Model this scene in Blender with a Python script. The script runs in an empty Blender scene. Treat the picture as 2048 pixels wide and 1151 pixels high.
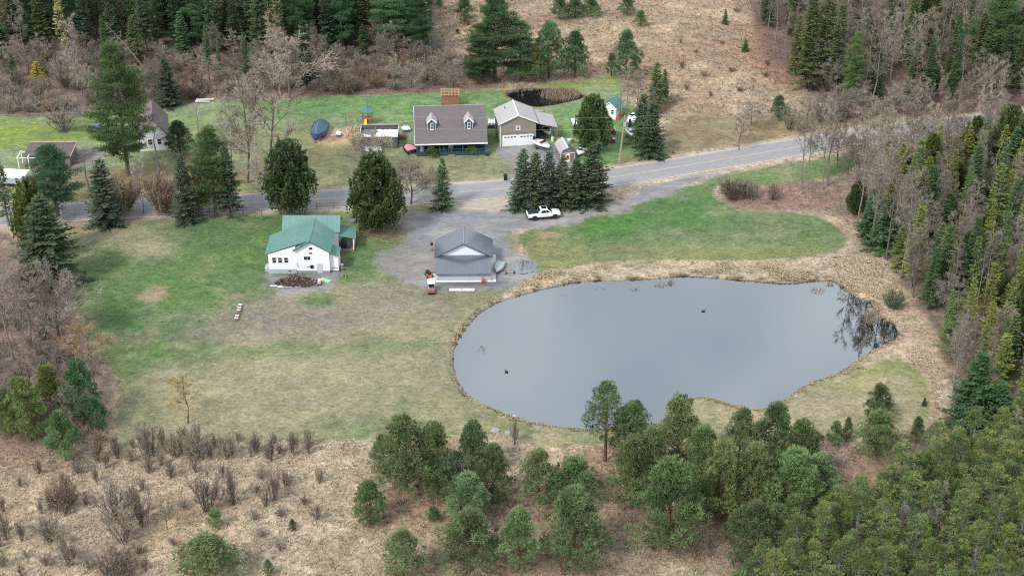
import bpy, math, random
import numpy as np
from mathutils import Vector, Matrix
R = math.radians
random.seed(7)
SC = bpy.context.scene
COL = SC.collection

# ------------------------------------------------------------------ camera, sky, sun, exposure
CAM_H, PITCH, FPX = 120.0, R(29.0), 3100.0
cam = bpy.data.cameras.new('camera')
cam.sensor_width = 36.0
cam.lens = FPX / 2048.0 * 36.0
cam.clip_start = 1.0
cam.clip_end = 6000.0
camo = bpy.data.objects.new('camera', cam)
camo.location = (0, 0, CAM_H)
camo.rotation_euler = (R(90) - PITCH, 0, 0)
COL.objects.link(camo)
SC.camera = camo

SUN_DIR = Vector((-0.46, -0.52, 0.72)).normalized()
w = bpy.data.worlds.new('World')
SC.world = w
w.use_nodes = True
nt = w.node_tree
nt.nodes.clear()
wo = nt.nodes.new('ShaderNodeOutputWorld')
bg = nt.nodes.new('ShaderNodeBackground')
sky = nt.nodes.new('ShaderNodeTexSky')
sky.sky_type = 'NISHITA'
sky.sun_disc = False
sky.sun_elevation = math.asin(SUN_DIR.z)
sky.sun_rotation = math.atan2(SUN_DIR.x, SUN_DIR.y)
sky.dust_density = 3.0
tc = nt.nodes.new('ShaderNodeTexCoord')
cn = nt.nodes.new('ShaderNodeTexNoise')
cn.inputs['Scale'].default_value = 2.2
cn.inputs['Detail'].default_value = 4.0
cr = nt.nodes.new('ShaderNodeMapRange')
cr.inputs[1].default_value = 0.3; cr.inputs[2].default_value = 0.7
cr.inputs[3].default_value = 0.70; cr.inputs[4].default_value = 0.98
mx = nt.nodes.new('ShaderNodeMix'); mx.data_type = 'RGBA'
cc2 = nt.nodes.new('ShaderNodeTexNoise'); cc2.inputs['Scale'].default_value = 4.5; cc2.inputs['Detail'].default_value = 2.5
ramp = nt.nodes.new('ShaderNodeValToRGB')            # overcast cloud layer, lighter and darker banks
ramp.color_ramp.elements[0].position = 0.40; ramp.color_ramp.elements[0].color = (0.60, 0.675, 0.77, 1)
ramp.color_ramp.elements[1].position = 0.62; ramp.color_ramp.elements[1].color = (0.95, 1.0, 1.06, 1)
sc10 = nt.nodes.new('ShaderNodeVectorMath'); sc10.operation = 'SCALE'; sc10.inputs['Scale'].default_value = 9.6
nt.links.new(tc.outputs['Generated'], cc2.inputs['Vector']); nt.links.new(cc2.outputs['Fac'], ramp.inputs['Fac'])
nt.links.new(ramp.outputs['Color'], sc10.inputs[0]); nt.links.new(sc10.outputs[0], mx.inputs[7])
bg.inputs['Strength'].default_value = 0.078
nt.links.new(tc.outputs['Generated'], cn.inputs['Vector'])
nt.links.new(cn.outputs['Fac'], cr.inputs[0])
nt.links.new(cr.outputs[0], mx.inputs[0])
nt.links.new(sky.outputs[0], mx.inputs[6])
nt.links.new(mx.outputs[2], bg.inputs['Color'])
nt.links.new(bg.outputs[0], wo.inputs['Surface'])

sl = bpy.data.lights.new('sun', 'SUN')
sl.energy = 1.5
sl.angle = R(11)
sl.color = (1.0, 0.965, 0.92)
so = bpy.data.objects.new('sun', sl)
so.rotation_euler = (-SUN_DIR).to_track_quat('-Z', 'Y').to_euler()
so.location = (-200, 50, 300)
COL.objects.link(so)
SC.view_settings.view_transform = 'Standard'
SC.view_settings.look = 'None'
SC.view_settings.gamma = 1.0
SC.view_settings.exposure = 1.15
SC.cycles.max_bounces = 5
SC.cycles.diffuse_bounces = 2
SC.cycles.glossy_bounces = 3
SC.cycles.transmission_bounces = 3
SC.cycles.use_denoising = False
SC.cycles.filter_width = 1.1

# ------------------------------------------------------------------ helpers: positions
cP, sP = math.cos(PITCH), math.sin(PITCH)
def G(px, py, z=0.0):
    """ground point (at height z) that the survey pixel px, py of the 2048 px photo looks at"""
    a = (px - 1024.0) / FPX; b = (575.5 - py) / FPX
    dy = cP + b * sP; dz = -sP + b * cP
    t = (CAM_H - z) / -dz
    return Vector((a * t, dy * t, z))
def Hat(py_base, py_top):
    """height in metres of an upright thing standing on the ground at row py_base and reaching row py_top"""
    Y = G(1024, py_base).y
    k = (575.5 - py_top) / FPX
    return CAM_H + Y * (k * cP - sP) / (cP + k * sP)
def PXM(py):
    """photo pixels per metre for a ground point at row py"""
    Y = G(1024, py).y
    return FPX / (Y * cP + CAM_H * sP)
def GP(pts):
    return np.array([[G(x, y).x, G(x, y).y] for x, y in pts])

# ------------------------------------------------------------------ helpers: objects
def link(o, parent=None):
    COL.objects.link(o)
    if parent is not None:
        o.parent = parent
    return o
def tag(o, label=None, cat=None, group=None, kind=None):
    if label: o['label'] = label
    if cat: o['category'] = cat
    if group: o['group'] = group
    if kind: o['kind'] = kind
    return o
def thing(name, label, cat, loc=(0, 0, 0), rz=0.0, group=None):
    o = bpy.data.objects.new(name, None)
    o.empty_display_size = 0.3
    link(o)
    o.location = loc
    o.rotation_euler = (0, 0, rz)
    return tag(o, label, cat, group)

class MB:
    """collects faces for one mesh"""
    def __init__(s):
        s.V = []; s.F = []; s.n = 0; s.var = []
    def add(s, verts, faces, var=None):
        verts = [tuple(v) for v in verts]
        s.V.extend(verts)
        for f in faces:
            s.F.append(tuple(i + s.n for i in f))
            s.var.append(0.5 if var is None else var)
        s.n += len(verts)
        return s
    def box(s, x0, x1, y0, y1, z0, z1):
        return s.add([(x0, y0, z0), (x1, y0, z0), (x1, y1, z0), (x0, y1, z0), (x0, y0, z1), (x1, y0, z1), (x1, y1, z1), (x0, y1, z1)],
                     [(3, 2, 1, 0), (4, 5, 6, 7), (0, 1, 5, 4), (1, 2, 6, 5), (2, 3, 7, 6), (3, 0, 4, 7)])
    def hexa(s, p):
        return s.add(p, [(3, 2, 1, 0), (4, 5, 6, 7), (0, 1, 5, 4), (1, 2, 6, 5), (2, 3, 7, 6), (3, 0, 4, 7)])
    def slab(s, pts, t):
        """polygon thickened downwards along its normal by t"""
        p = [Vector(q) for q in pts]
        n = (p[1] - p[0]).cross(p[2] - p[0]).normalized()
        if n.z < 0: n = -n
        k = len(p)
        lo = [q - n * t for q in p]
        up = list(range(k)); dn = list(range(k, 2 * k))
        # orient
        m = (p[1] - p[0]).cross(p[2] - p[0])
        fs = [tuple(up), tuple(reversed(dn))] if m.z > 0 else [tuple(reversed(up)), tuple(dn)]
        for i in range(k):
            j = (i + 1) % k
            fs.append((i, i + k, j + k, j) if m.z > 0 else (j, j + k, i + k, i))
        return s.add(p + lo, fs)
    def prism(s, prof, y0, y1):
        """profile in x,z extruded along y"""
        k = len(prof)
        v = [(x, y0, z) for x, z in prof] + [(x, y1, z) for x, z in prof]
        fs = [tuple(range(k)), tuple(range(2 * k - 1, k - 1, -1))]
        for i in range(k):
            j = (i + 1) % k
            fs.append((i, i + k, j + k, j))
        return s.add(v, fs)
    def prismx(s, prof, x0, x1):
        """profile in y,z extruded along x"""
        k = len(prof)
        v = [(x0, y, z) for y, z in prof] + [(x1, y, z) for y, z in prof]
        fs = [tuple(range(k - 1, -1, -1)), tuple(range(k, 2 * k))]
        for i in range(k):
            j = (i + 1) % k
            fs.append((i, j, j + k, i + k))
        return s.add(v, fs)
    def tube(s, pts, rad, sides=6, cap=True):
        pts = [Vector(p) for p in pts]
        k = len(pts)
        if not hasattr(rad, '__len__'): rad = [rad] * k
        vs = []
        ref = Vector((0, 0, 1))
        d0 = (pts[-1] - pts[0]).normalized()
        if abs(d0.z) > 0.8: ref = Vector((1, 0, 0))
        for i, p in enumerate(pts):
            d = (pts[min(i + 1, k - 1)] - pts[max(i - 1, 0)]).normalized()
            a = d.cross(ref).normalized(); b = d.cross(a)
            for j in range(sides):
                t = 2 * math.pi * j / sides
                vs.append(p + (a * math.cos(t) + b * math.sin(t)) * rad[i])
        fs = []
        for i in range(k - 1):
            for j in range(sides):
                j2 = (j + 1) % sides
                fs.append((i * sides + j, (i + 1) * sides + j, (i + 1) * sides + j2, i * sides + j2))
        if cap:
            fs.append(tuple(range(sides)))
            fs.append(tuple(range(k * sides - 1, (k - 1) * sides - 1, -1)))
        return s.add(vs, fs)
    def loft(s, rings, cap=True):
        m = len(rings[0]); vs = [p for r in rings for p in r]; fs = []
        for i in range(len(rings) - 1):
            for j in range(m):
                j2 = (j + 1) % m
                fs.append((i * m + j, i * m + j2, (i + 1) * m + j2, (i + 1) * m + j))
        if cap:
            fs.append(tuple(range(m - 1, -1, -1)))
            fs.append(tuple(range((len(rings) - 1) * m, len(rings) * m)))
        return s.add(vs, fs)
    def ball(s, c, r, seg=8, rings=5, noise=0.0, rng=None):
        rx, ry, rz = r if hasattr(r, '__len__') else (r, r, r)
        rr = []
        for i in range(rings + 1):
            th = math.pi * (i + 0.04) / (rings + 0.08)
            ring = []
            for j in range(seg):
                ph = 2 * math.pi * j / seg
                k = 1.0 + (rng.uniform(-noise, noise) if rng is not None else 0)
                ring.append((c[0] + rx * math.sin(th) * math.cos(ph) * k, c[1] + ry * math.sin(th) * math.sin(ph) * k, c[2] - rz * math.cos(th) * k))
            rr.append(ring)
        return s.loft(rr)
    def mesh(s, name, m=None, smooth=False):
        me = bpy.data.meshes.new(name)
        me.from_pydata(s.V, [], s.F)
        if m is not None: me.materials.append(m)
        if smooth:
            me.polygons.foreach_set('use_smooth', [True] * len(me.polygons))
        me.validate()
        return me
    def obj(s, name, m=None, parent=None, smooth=False, bevel=0.0):
        o = bpy.data.objects.new(name, s.mesh(name, m, smooth))
        link(o, parent)
        if bevel:
            b = o.modifiers.new('bevel', 'BEVEL'); b.width = bevel; b.segments = 2; b.limit_method = 'ANGLE'
        return o
def part(name, me, parent, loc=(0, 0, 0), rot=(0, 0, 0)):
    o = bpy.data.objects.new(name, me); link(o, parent); o.location = loc; o.rotation_euler = rot
    return o
def bx(name, m, parent, x0, x1, y0, y1, z0, z1, bevel=0.0):
    return MB().box(x0, x1, y0, y1, z0, z1).obj(name, m, parent, bevel=bevel)

# ------------------------------------------------------------------ helpers: materials
def new_mat(name):
    m = bpy.data.materials.new(name); m.use_nodes = True
    t = m.node_tree
    return m, t, t.nodes['Principled BSDF']
def mat(name, col, rough=0.6, metal=0.0, var=0.12, scale=3.0, bump=0.0, spec=0.5, detail=5.0):
    m, t, b = new_mat(name)
    tc = t.nodes.new('ShaderNodeTexCoord')
    n = t.nodes.new('ShaderNodeTexNoise'); n.inputs['Scale'].default_value = scale; n.inputs['Detail'].default_value = detail
    n.inputs['Roughness'].default_value = 0.65
    mr = t.nodes.new('ShaderNodeMapRange')
    mr.inputs[1].default_value = 0.25; mr.inputs[2].default_value = 0.75
    mr.inputs[3].default_value = 1 - var; mr.inputs[4].default_value = 1 + var
    mu = t.nodes.new('ShaderNodeVectorMath'); mu.operation = 'SCALE'
    mu.inputs[0].default_value = col[:3]
    t.links.new(tc.outputs['Object'], n.inputs['Vector'])
    t.links.new(n.outputs['Fac'], mr.inputs[0])
    t.links.new(mr.outputs[0], mu.inputs['Scale'])
    t.links.new(mu.outputs[0], b.inputs['Base Color'])
    b.inputs['Roughness'].default_value = rough
    b.inputs['Metallic'].default_value = metal
    b.inputs['Specular IOR Level'].default_value = spec
    if bump:
        bp = t.nodes.new('ShaderNodeBump'); bp.inputs['Strength'].default_value = bump; bp.inputs['Distance'].default_value = 0.05
        t.links.new(n.outputs['Fac'], bp.inputs['Height']); t.links.new(bp.outputs[0], b.inputs['Normal'])
    return m
def siding_mat(name, col, pitch=0.12, rough=0.55, axis='Z'):
    """painted lap siding: fine courses in the relief, faint weathering in the colour"""
    m = mat(name, col, rough, var=0.06, scale=1.3)
    t = m.node_tree; b = t.nodes['Principled BSDF']
    tc = t.nodes.new('ShaderNodeTexCoord')
    wv = t.nodes.new('ShaderNodeTexWave'); wv.wave_type = 'BANDS'; wv.bands_direction = axis; wv.wave_profile = 'SAW'
    wv.inputs['Scale'].default_value = 0.314 / pitch
    bp = t.nodes.new('ShaderNodeBump'); bp.inputs['Strength'].default_value = 0.12; bp.inputs['Distance'].default_value = 0.02
    t.links.new(tc.outputs['Object'], wv.inputs['Vector']); t.links.new(wv.outputs['Fac'], bp.inputs['Height'])
    t.links.new(bp.outputs[0], b.inputs['Normal'])
    return m
def foliage_mat(name, base, tip, trans=0.25):
    m, t, b = new_mat(name)
    t.nodes.remove(b)
    out = t.nodes['Material Output']
    oi = t.nodes.new('ShaderNodeObjectInfo')
    at = t.nodes.new('ShaderNodeAttribute'); at.attribute_name = 'var'
    mixc = t.nodes.new('ShaderNodeMix'); mixc.data_type = 'RGBA'
    mixc.inputs[6].default_value = (*base, 1); mixc.inputs[7].default_value = (*tip, 1)
    t.links.new(at.outputs['Fac'], mixc.inputs[0])
    mul = t.nodes.new('ShaderNodeMix'); mul.data_type = 'RGBA'; mul.blend_type = 'MULTIPLY'; mul.inputs[0].default_value = 1
    t.links.new(mixc.outputs[2], mul.inputs[6]); t.links.new(oi.outputs['Color'], mul.inputs[7])
    hs = t.nodes.new('ShaderNodeHueSaturation')
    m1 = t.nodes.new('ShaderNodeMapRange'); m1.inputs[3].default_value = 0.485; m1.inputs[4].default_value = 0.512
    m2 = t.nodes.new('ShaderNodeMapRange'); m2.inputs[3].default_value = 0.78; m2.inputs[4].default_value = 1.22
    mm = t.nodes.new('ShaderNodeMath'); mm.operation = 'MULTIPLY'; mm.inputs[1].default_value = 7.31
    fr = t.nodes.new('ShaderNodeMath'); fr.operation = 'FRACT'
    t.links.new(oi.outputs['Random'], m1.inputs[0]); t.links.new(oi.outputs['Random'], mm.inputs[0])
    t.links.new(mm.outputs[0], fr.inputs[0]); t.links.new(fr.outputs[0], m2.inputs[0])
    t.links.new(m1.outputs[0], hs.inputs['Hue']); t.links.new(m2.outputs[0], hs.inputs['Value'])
    t.links.new(mul.outputs[2], hs.inputs['Color'])
    d = t.nodes.new('ShaderNodeBsdfDiffuse'); tr = t.nodes.new('ShaderNodeBsdfTranslucent')
    mixs = t.nodes.new('ShaderNodeMixShader'); mixs.inputs[0].default_value = trans
    t.links.new(hs.outputs[0], d.inputs['Color']); t.links.new(hs.outputs[0], tr.inputs['Color'])
    t.links.new(d.outputs[0], mixs.inputs[1]); t.links.new(tr.outputs[0], mixs.inputs[2])
    t.links.new(mixs.outputs[0], out.inputs['Surface'])
    return m

# ------------------------------------------------------------------ helpers: value noise for the ground survey
def vnoise(x, y, s, seed):
    rg = np.random.default_rng(seed)
    tab = rg.random((257, 257)); tab[256] = tab[0]; tab[:, 256] = tab[:, 0]
    u = (x / s) % 256; v = (y / s) % 256
    i = np.floor(u).astype(int) % 256; j = np.floor(v).astype(int) % 256
    a = u - np.floor(u); b = v - np.floor(v)
    a = a * a * (3 - 2 * a); b = b * b * (3 - 2 * b)
    return (tab[i, j] * (1 - a) + tab[i + 1, j] * a) * (1 - b) + (tab[i, j + 1] * (1 - a) + tab[i + 1, j + 1] * a) * b
def fbm(x, y, s, seed, o=4):
    r = 0; amp = 1; tot = 0
    for k in range(o):
        r = r + amp * vnoise(x + 37.1 * k, y - 11.3 * k, s / 2 ** k, seed + k); tot += amp; amp *= 0.55
    return r / tot
def sdist(X, Y, poly, closed=True):
    """signed distance (m) to a polygon, positive inside; unsigned distance to an open line"""
    P = np.asarray(poly); n = len(P)
    d2 = np.full(X.shape, 1e18); ins = np.zeros(X.shape, bool)
    for i in range(n if closed else n - 1):
        a = P[i]; b = P[(i + 1) % n]
        e = b - a; L = max(e @ e, 1e-9)
        t = np.clip(((X - a[0]) * e[0] + (Y - a[1]) * e[1]) / L, 0, 1)
        dx = X - a[0] - t * e[0]; dy = Y - a[1] - t * e[1]
        d2 = np.minimum(d2, dx * dx + dy * dy)
        if closed:
            c = ((a[1] > Y) != (b[1] > Y))
            with np.errstate(divide='ignore', invalid='ignore'):
                xi = (b[0] - a[0]) * (Y - a[1]) / (b[1] - a[1] + 1e-12) + a[0]
            ins ^= c & (X < xi)
    d = np.sqrt(d2)
    return np.where(ins, d, -d) if closed else d
def inside(x, y, poly):
    return bool(sdist(np.array([x]), np.array([y]), poly)[0] > 0)
def smooth_poly(pts, it=2, closed=True):
    P = np.asarray(pts, float)
    for _ in range(it):
        if closed:
            Q = np.roll(P, -1, 0)
            P = np.stack([0.75 * P + 0.25 * Q, 0.25 * P + 0.75 * Q], 1).reshape(-1, 2)
        else:
            Q = np.stack([0.75 * P[:-1] + 0.25 * P[1:], 0.25 * P[:-1] + 0.75 * P[1:]], 1).reshape(-1, 2)
            P = np.concatenate([P[:1], Q, P[-1:]])
    return P
def sstep(x, a, b):
    t = np.clip((x - a) / (b - a), 0, 1)
    return t * t * (3 - 2 * t)
# ------------------------------------------------------------------ ground survey: outlines of what covers the ground
def lin(c):
    c = c / 255.0
    return c / 12.92 if c <= 0.04045 else ((c + 0.055) / 1.055) ** 2.4
def A(r, g, b, k=1.62):
    return np.array([lin(r) / k, lin(g) / k, lin(b) / k])
POND = smooth_poly(GP([(906, 715), (909, 690), (925, 662), (945, 635), (975, 610), (1010, 594), (1060, 580), (1110, 568), (1150, 560), (1200, 556), (1260, 556),
    (1310, 553), (1355, 548), (1400, 548), (1440, 552), (1480, 556), (1530, 560), (1580, 563), (1630, 557), (1668, 556), (1690, 574), (1712, 590), (1748, 602),
    (1752, 622), (1772, 634), (1800, 652), (1796, 674), (1768, 686), (1738, 700), (1712, 717), (1690, 735), (1660, 748), (1620, 760), (1590, 780), (1560, 800), (1535, 812),
    (1500, 816), (1460, 803), (1420, 790), (1390, 788), (1372, 797), (1366, 818), (1340, 835), (1300, 846), (1250, 852), (1200, 854), (1150, 853), (1100, 847),
    (1060, 838), (1020, 825), (980, 810), (950, 795), (925, 775), (910, 748)]), 2)
SPOND = smooth_poly(GP([(1007, 183), (1030, 176), (1080, 174), (1120, 177), (1158, 184), (1172, 191), (1135, 201), (1100, 208), (1068, 211), (1045, 203), (1020, 193)]), 2)
ROAD_N = [(-160, 425), (0, 418), (200, 408), (430, 396), (640, 385), (860, 377), (1020, 364), (1220, 342), (1400, 312), (1560, 285), (1700, 263), (1820, 246), (1960, 230), (2150, 212)]
ROAD_S = [(-160, 455), (0, 447), (200, 434), (430, 422), (640, 411), (860, 402), (1020, 389), (1220, 370), (1400, 341), (1560, 314), (1700, 292), (1820, 275), (1960, 258), (2150, 238)]
ROADC = smooth_poly(GP([((a[0] + b[0]) / 2, (a[1] + b[1]) / 2) for a, b in zip(ROAD_N, ROAD_S)]), 3, closed=False)
WATER_Z = -0.38

GX0, GX1, GY0, GY1, GS = -150.0, 150.0, 128.0, 430.0, 0.55
nx = int((GX1 - GX0) / GS) + 1; ny = int((GY1 - GY0) / GS) + 1
gx = np.linspace(GX0, GX1, nx); gy = np.linspace(GY0, GY1, ny)
X, Y = np.meshgrid(gx, gy)          # (ny, nx)
N1 = fbm(X, Y, 14, 1); N2 = fbm(X, Y, 5, 11); N3 = fbm(X, Y, 2.0, 21, 3); N4 = fbm(X, Y, 30, 31)
sp = sdist(X, Y, POND); ssp = sdist(X, Y, SPOND)
wob = (N2 - 0.5) * 4 + (N3 - 0.5) * 1.6

C = np.zeros((ny, nx, 3)); RO = np.ones((ny, nx)); COVER = np.zeros((ny, nx), int)   # 0 meadow 1 lawn 2 gravel 3 forest floor
def blend(m, col):
    C[:] = C * (1 - m[..., None]) + np.asarray(col) * m[..., None]
def area(pts, soft=1.0, rag=1.0, it=1):
    s = sdist(X, Y, smooth_poly(GP(pts), it)) + wob * rag
    return sstep(s, -soft, soft)
def blob(px, py, rx, ry, soft=0.5, rag=0.25):
    c = G(px, py); k = PXM(py)
    a = rx / k; b = abs(G(px, py - ry).y - G(px, py + ry).y) / 2
    d = np.sqrt(((X - c.x) / a) ** 2 + ((Y - c.y) / b) ** 2) + (N2 - 0.5) * 4 * rag + (N3 - 0.5) * rag * 1.5
    return sstep(-d, -1 - soft, -1 + soft)
MEADOW = A(192, 174, 148); MEADOW2 = A(168, 150, 126); MEADOW3 = A(218, 202, 174)
C[:] = MEADOW
blend(sstep(N1, 0.45, 0.7) * 0.7, MEADOW2)
blend(sstep(N2, 0.52, 0.75) * 0.6, MEADOW3)
# far field behind, upper right
m = area([(860, -60), (1700, -60), (1640, 60), (1590, 150), (1640, 215), (1480, 250), (1330, 245), (1290, 190), (1000, 165), (880, 110)], 2, 0.5)
blend(m, A(178, 157, 132)); blend(m * sstep(N2, 0.45, 0.66), A(198, 179, 150)); blend(m * sstep(N1, 0.5, 0.68) * 0.6, A(160, 136, 116))
m = area([(1540, 30), (1720, 120), (1660, 200), (1560, 170), (1490, 110)], 3, 0.8); blend(m * 0.75, A(160, 124, 108)); RO = np.maximum(RO, m)
# forest floors
ff = np.zeros_like(X)
m = area([(-300, -80), (870, -80), (870, 100), (1000, 160), (1010, 178), (820, 190), (600, 193), (420, 207), (200, 218), (120, 238), (0, 236), (-300, 250)], 1.5, 0.6)
ff = np.maximum(ff, m); blend(m, A(138, 122, 110)); blend(m * sstep(N2, 0.5, 0.7), A(164, 142, 126)); blend(m * sstep(N1, 0.55, 0.7) * 0.4, A(132, 100, 92))
m = area([(1480, -80), (2400, -80), (2400, 200), (1960, 230), (1760, 228), (1640, 210), (1600, 160), (1520, 100)], 1.5, 0.6)
ff = np.maximum(ff, m); blend(m, A(128, 106, 96)); blend(m * sstep(N2, 0.5, 0.7), A(150, 124, 110))
m = area([(1440, 380), (1560, 372), (1700, 352), (1850, 300), (2400, 230), (2400, 1300), (1300, 1300), (1480, 1120), (1640, 960), (1760, 900), (1880, 840), (1880, 720), (1860, 650), (1800, 590),
          (1790, 530), (1735, 480), (1680, 430), (1600, 418), (1480, 412)], 1.5, 0.5)
ff = np.maximum(ff, m); blend(m, A(146, 128, 112)); blend(m * sstep(N2, 0.5, 0.7), A(172, 152, 130)); blend(m * sstep(N1, 0.55, 0.7) * .5, A(130, 114, 100))
m = area([(-300, 470), (60, 450), (150, 600), (165, 680), (235, 760), (225, 850), (120, 905), (-300, 930)], 1.5, 0.6)
ff = np.maximum(ff, m * 0.9); blend(m, A(140, 122, 110)); blend(m * sstep(N2, 0.5, 0.7), A(164, 142, 124))
COVER[ff > 0.5] = 3
# lawns
lawn = np.zeros_like(X)
GREEN = A(104, 132, 84); GREEN2 = A(82, 120, 68); OLIVE = A(150, 150, 116); DRY = A(172, 164, 134); BROWN = A(152, 143, 123)
# front lawn and mown field round the pond
FL = [(-300, 470), (0, 452), (180, 438), (420, 428), (640, 416), (720, 418), (800, 420), (900, 410), (1030, 440), (1040, 520), (1090, 560), (1300, 520), (1400, 545), (1500, 560), (1560, 700), (1790, 712), (1840, 735), (1870, 800), (1850, 845),
      (1640, 868), (1200, 888), (1080, 892), (1050, 880), (990, 868), (900, 872), (740, 876), (560, 882), (420, 890), (225, 893), (232, 850), (240, 760), (172, 680), (152, 600), (75, 450)]
m = sstep(sdist(X, Y, GP(FL)) + wob * 0.25, -0.5, 0.5); lawn = np.maximum(lawn, m)
blend(m, OLIVE); blend(m * sstep(N2, 0.42, 0.68) * 0.8, DRY); blend(m * sstep(N1, 0.5, 0.7) * 0.55, GREEN)
for px, py, rx, ry, s, col in [(330, 560, 230, 130, 0.8, GREEN), (560, 480, 200, 70, 0.7, GREEN), (300, 640, 150, 50, 0.9, GREEN2), (330, 600, 170, 46, 0.75, GREEN), (440, 470, 130, 36, 0.8, GREEN), (500, 500, 60, 70, 0.75, GREEN), (725, 520, 58, 44, 0.8, GREEN), (700, 470, 30, 30, 0.6, GREEN2),
                               (600, 700, 150, 16, 0.5, GREEN), (810, 690, 80, 16, 0.45, GREEN), (330, 720, 110, 20, 0.45, GREEN), (270, 480, 80, 20, 0.55, DRY), (310, 500, 50, 18, 0.6, DRY), (210, 462, 70, 14, 0.6, DRY), (650, 770, 250, 60, 0.65, DRY), (480, 820, 220, 60, 0.5, DRY),
                               (620, 632, 230, 36, 0.9, A(152, 146, 130)), (480, 665, 120, 18, 0.8, A(152, 146, 130)), (780, 596, 80, 30, 0.8, A(154, 147, 132)), (310, 588, 36, 14, 0.9, A(170, 152, 130)), (468, 592, 20, 6, 0.9, A(166, 148, 126)), (240, 680, 60, 18, 0.5, BROWN), (620, 575, 70, 10, 0.7, A(140, 135, 128)), (630, 600, 45, 14, .8, GREEN)]:
    blend(m * blob(px, py, rx, ry, 0.6, 0.35) * s, col)
# right lawn
m = sstep(sdist(X, Y, smooth_poly(GP([(1022, 472), (1060, 458), (1120, 447), (1190, 434), (1260, 414), (1320, 392), (1380, 370), (1440, 362), (1425, 385), (1440, 405), (1520, 425), (1620, 425), (1672, 448), (1702, 485), (1660, 507), (1560, 520), (1420, 520), (1300, 520), (1180, 524), (1100, 545), (1062, 548), (1060, 510)]), 1)) + wob * 0.3, -0.5, 0.5)
lawn = np.maximum(lawn, m)
blend(m, A(120, 140, 98)); blend(m * sstep(N2, 0.5, 0.7) * 0.7, A(142, 150, 114)); blend(m * blob(1300, 415, 160, 42, 0.7, 0.4) * 0.85, A(94, 132, 78)); blend(m * blob(1200, 460, 110, 30, 0.7, 0.4) * 0.7, A(94, 134, 78))
blend(m * blob(1090, 500, 60, 34, 0.8, 0.4) * 0.7, A(148, 146, 104)); blend(m * blob(1105, 470, 26, 7, 0.5, .3) * 0.9, A(176, 156, 128)); blend(m * blob(1400, 505, 300, 16, 0.8, 0.3) * 0.6, A(150, 146, 104))
m = area([(1420, 352), (1560, 330), (1700, 308), (1760, 310), (1690, 350), (1560, 372), (1470, 374), (1400, 366)], 0.8, 0.3); lawn = np.maximum(lawn, m); blend(m, A(122, 142, 96)); blend(m * sstep(N2, 0.5, .7), A(144, 150, 114))
m = area([(1432, 378), (1540, 366), (1700, 362), (1690, 420), (1620, 420), (1500, 418), (1440, 400)], 1.2, 0.7); blend(m, A(154, 130, 116)); lawn *= 1 - m
# spit south east of the pond
m = sstep(sdist(X, Y, smooth_poly(GP([(1372, 800), (1400, 790), (1470, 808), (1540, 815), (1620, 763), (1700, 735), (1780, 716), (1830, 728), (1868, 775), (1862, 828), (1800, 862), (1640, 874), (1500, 885), (1330, 885)]), 1)) + wob * .3, -0.5, 0.5)
lawn = np.maximum(lawn, m); blend(m, A(166, 162, 124)); blend(m * sstep(N2, 0.5, 0.68) * .7, A(182, 168, 140)); blend(m * sstep(N1, .5, .7) * .5, A(148, 154, 106))
blend(m * blob(1600, 820, 130, 36, .7, .4) * .8, A(178, 166, 140)); blend(m * (1 - sstep(sdist(X, Y, GP([(1700, 735), (1780, 716), (1830, 728), (1868, 775), (1862, 828)]), False), .5, 2.5)) * .6, A(132, 140, 88))
# back yards beyond the road
YARD = [(-300, 240), (0, 232), (60, 236), (130, 238), (190, 220), (420, 206), (600, 194), (800, 188), (1000, 180), (1120, 164), (1240, 152), (1245, 200), (1290, 235), (1335, 300), (1330, 322), (1220, 340), (1020, 362), (860, 375), (640, 383), (430, 394), (200, 405), (-300, 425)]
m = sstep(sdist(X, Y, GP(YARD)) + wob * .3, -0.5, 0.5); lawn = np.maximum(lawn, m)
YG = A(134, 160, 112); YG2 = A(110, 148, 90)
blend(m, YG); blend(m * sstep(N2, 0.42, 0.62) * 0.75, A(156, 165, 130)); blend(m * sstep(N1, 0.5, 0.68) * 0.55, YG2)
for px, py, rx, ry, s, col in [(60, 265, 160, 40, 0.75, A(140, 156, 82)), (700, 215, 130, 26, 0.7, YG2), (1000, 200, 80, 26, 0.55, YG2), (1240, 250, 90, 50, 0.65, YG2), (700, 335, 260, 44, 0.75, A(150, 148, 116)), (560, 290, 120, 40, 0.6, A(152, 146, 108)),
                               (950, 335, 120, 26, 0.5, A(158, 150, 108)), (350, 360, 200, 40, 0.8, A(150, 128, 98)), (430, 250, 80, 30, 0.4, A(140, 150, 96)), (120, 380, 150, 40, 0.7, A(148, 134, 104)), (690, 274, 56, 14, 1.0, A(205, 180, 150)), (668, 277, 20, 6, .8, A(150, 125, 115)), (1310, 325, 60, 16, .8, A(150, 134, 100)), (1120, 165, 130, 14, .7, A(150, 158, 92)),
                               (160, 318, 46, 26, 1.0, A(152, 146, 142)), (50, 420, 120, 14, .8, A(170, 150, 130)), (95, 330, 60, 14, .7, A(150, 130, 112)), (1080, 222, 14, 4, 1, A(140, 130, 122))]:
    blend(m * blob(px, py, rx, ry, 0.5, 0.35) * s, col)
m = area([(1330, 235), (1500, 232), (1640, 225), (1700, 240), (1560, 275), (1400, 300), (1335, 310)], 1.2, .5); lawn = np.maximum(lawn, m * .9); blend(m, A(164, 150, 118)); blend(m * sstep(N2, .48, .66) * .7, A(140, 122, 98))
COVER[(lawn > 0.5)] = 1
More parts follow.
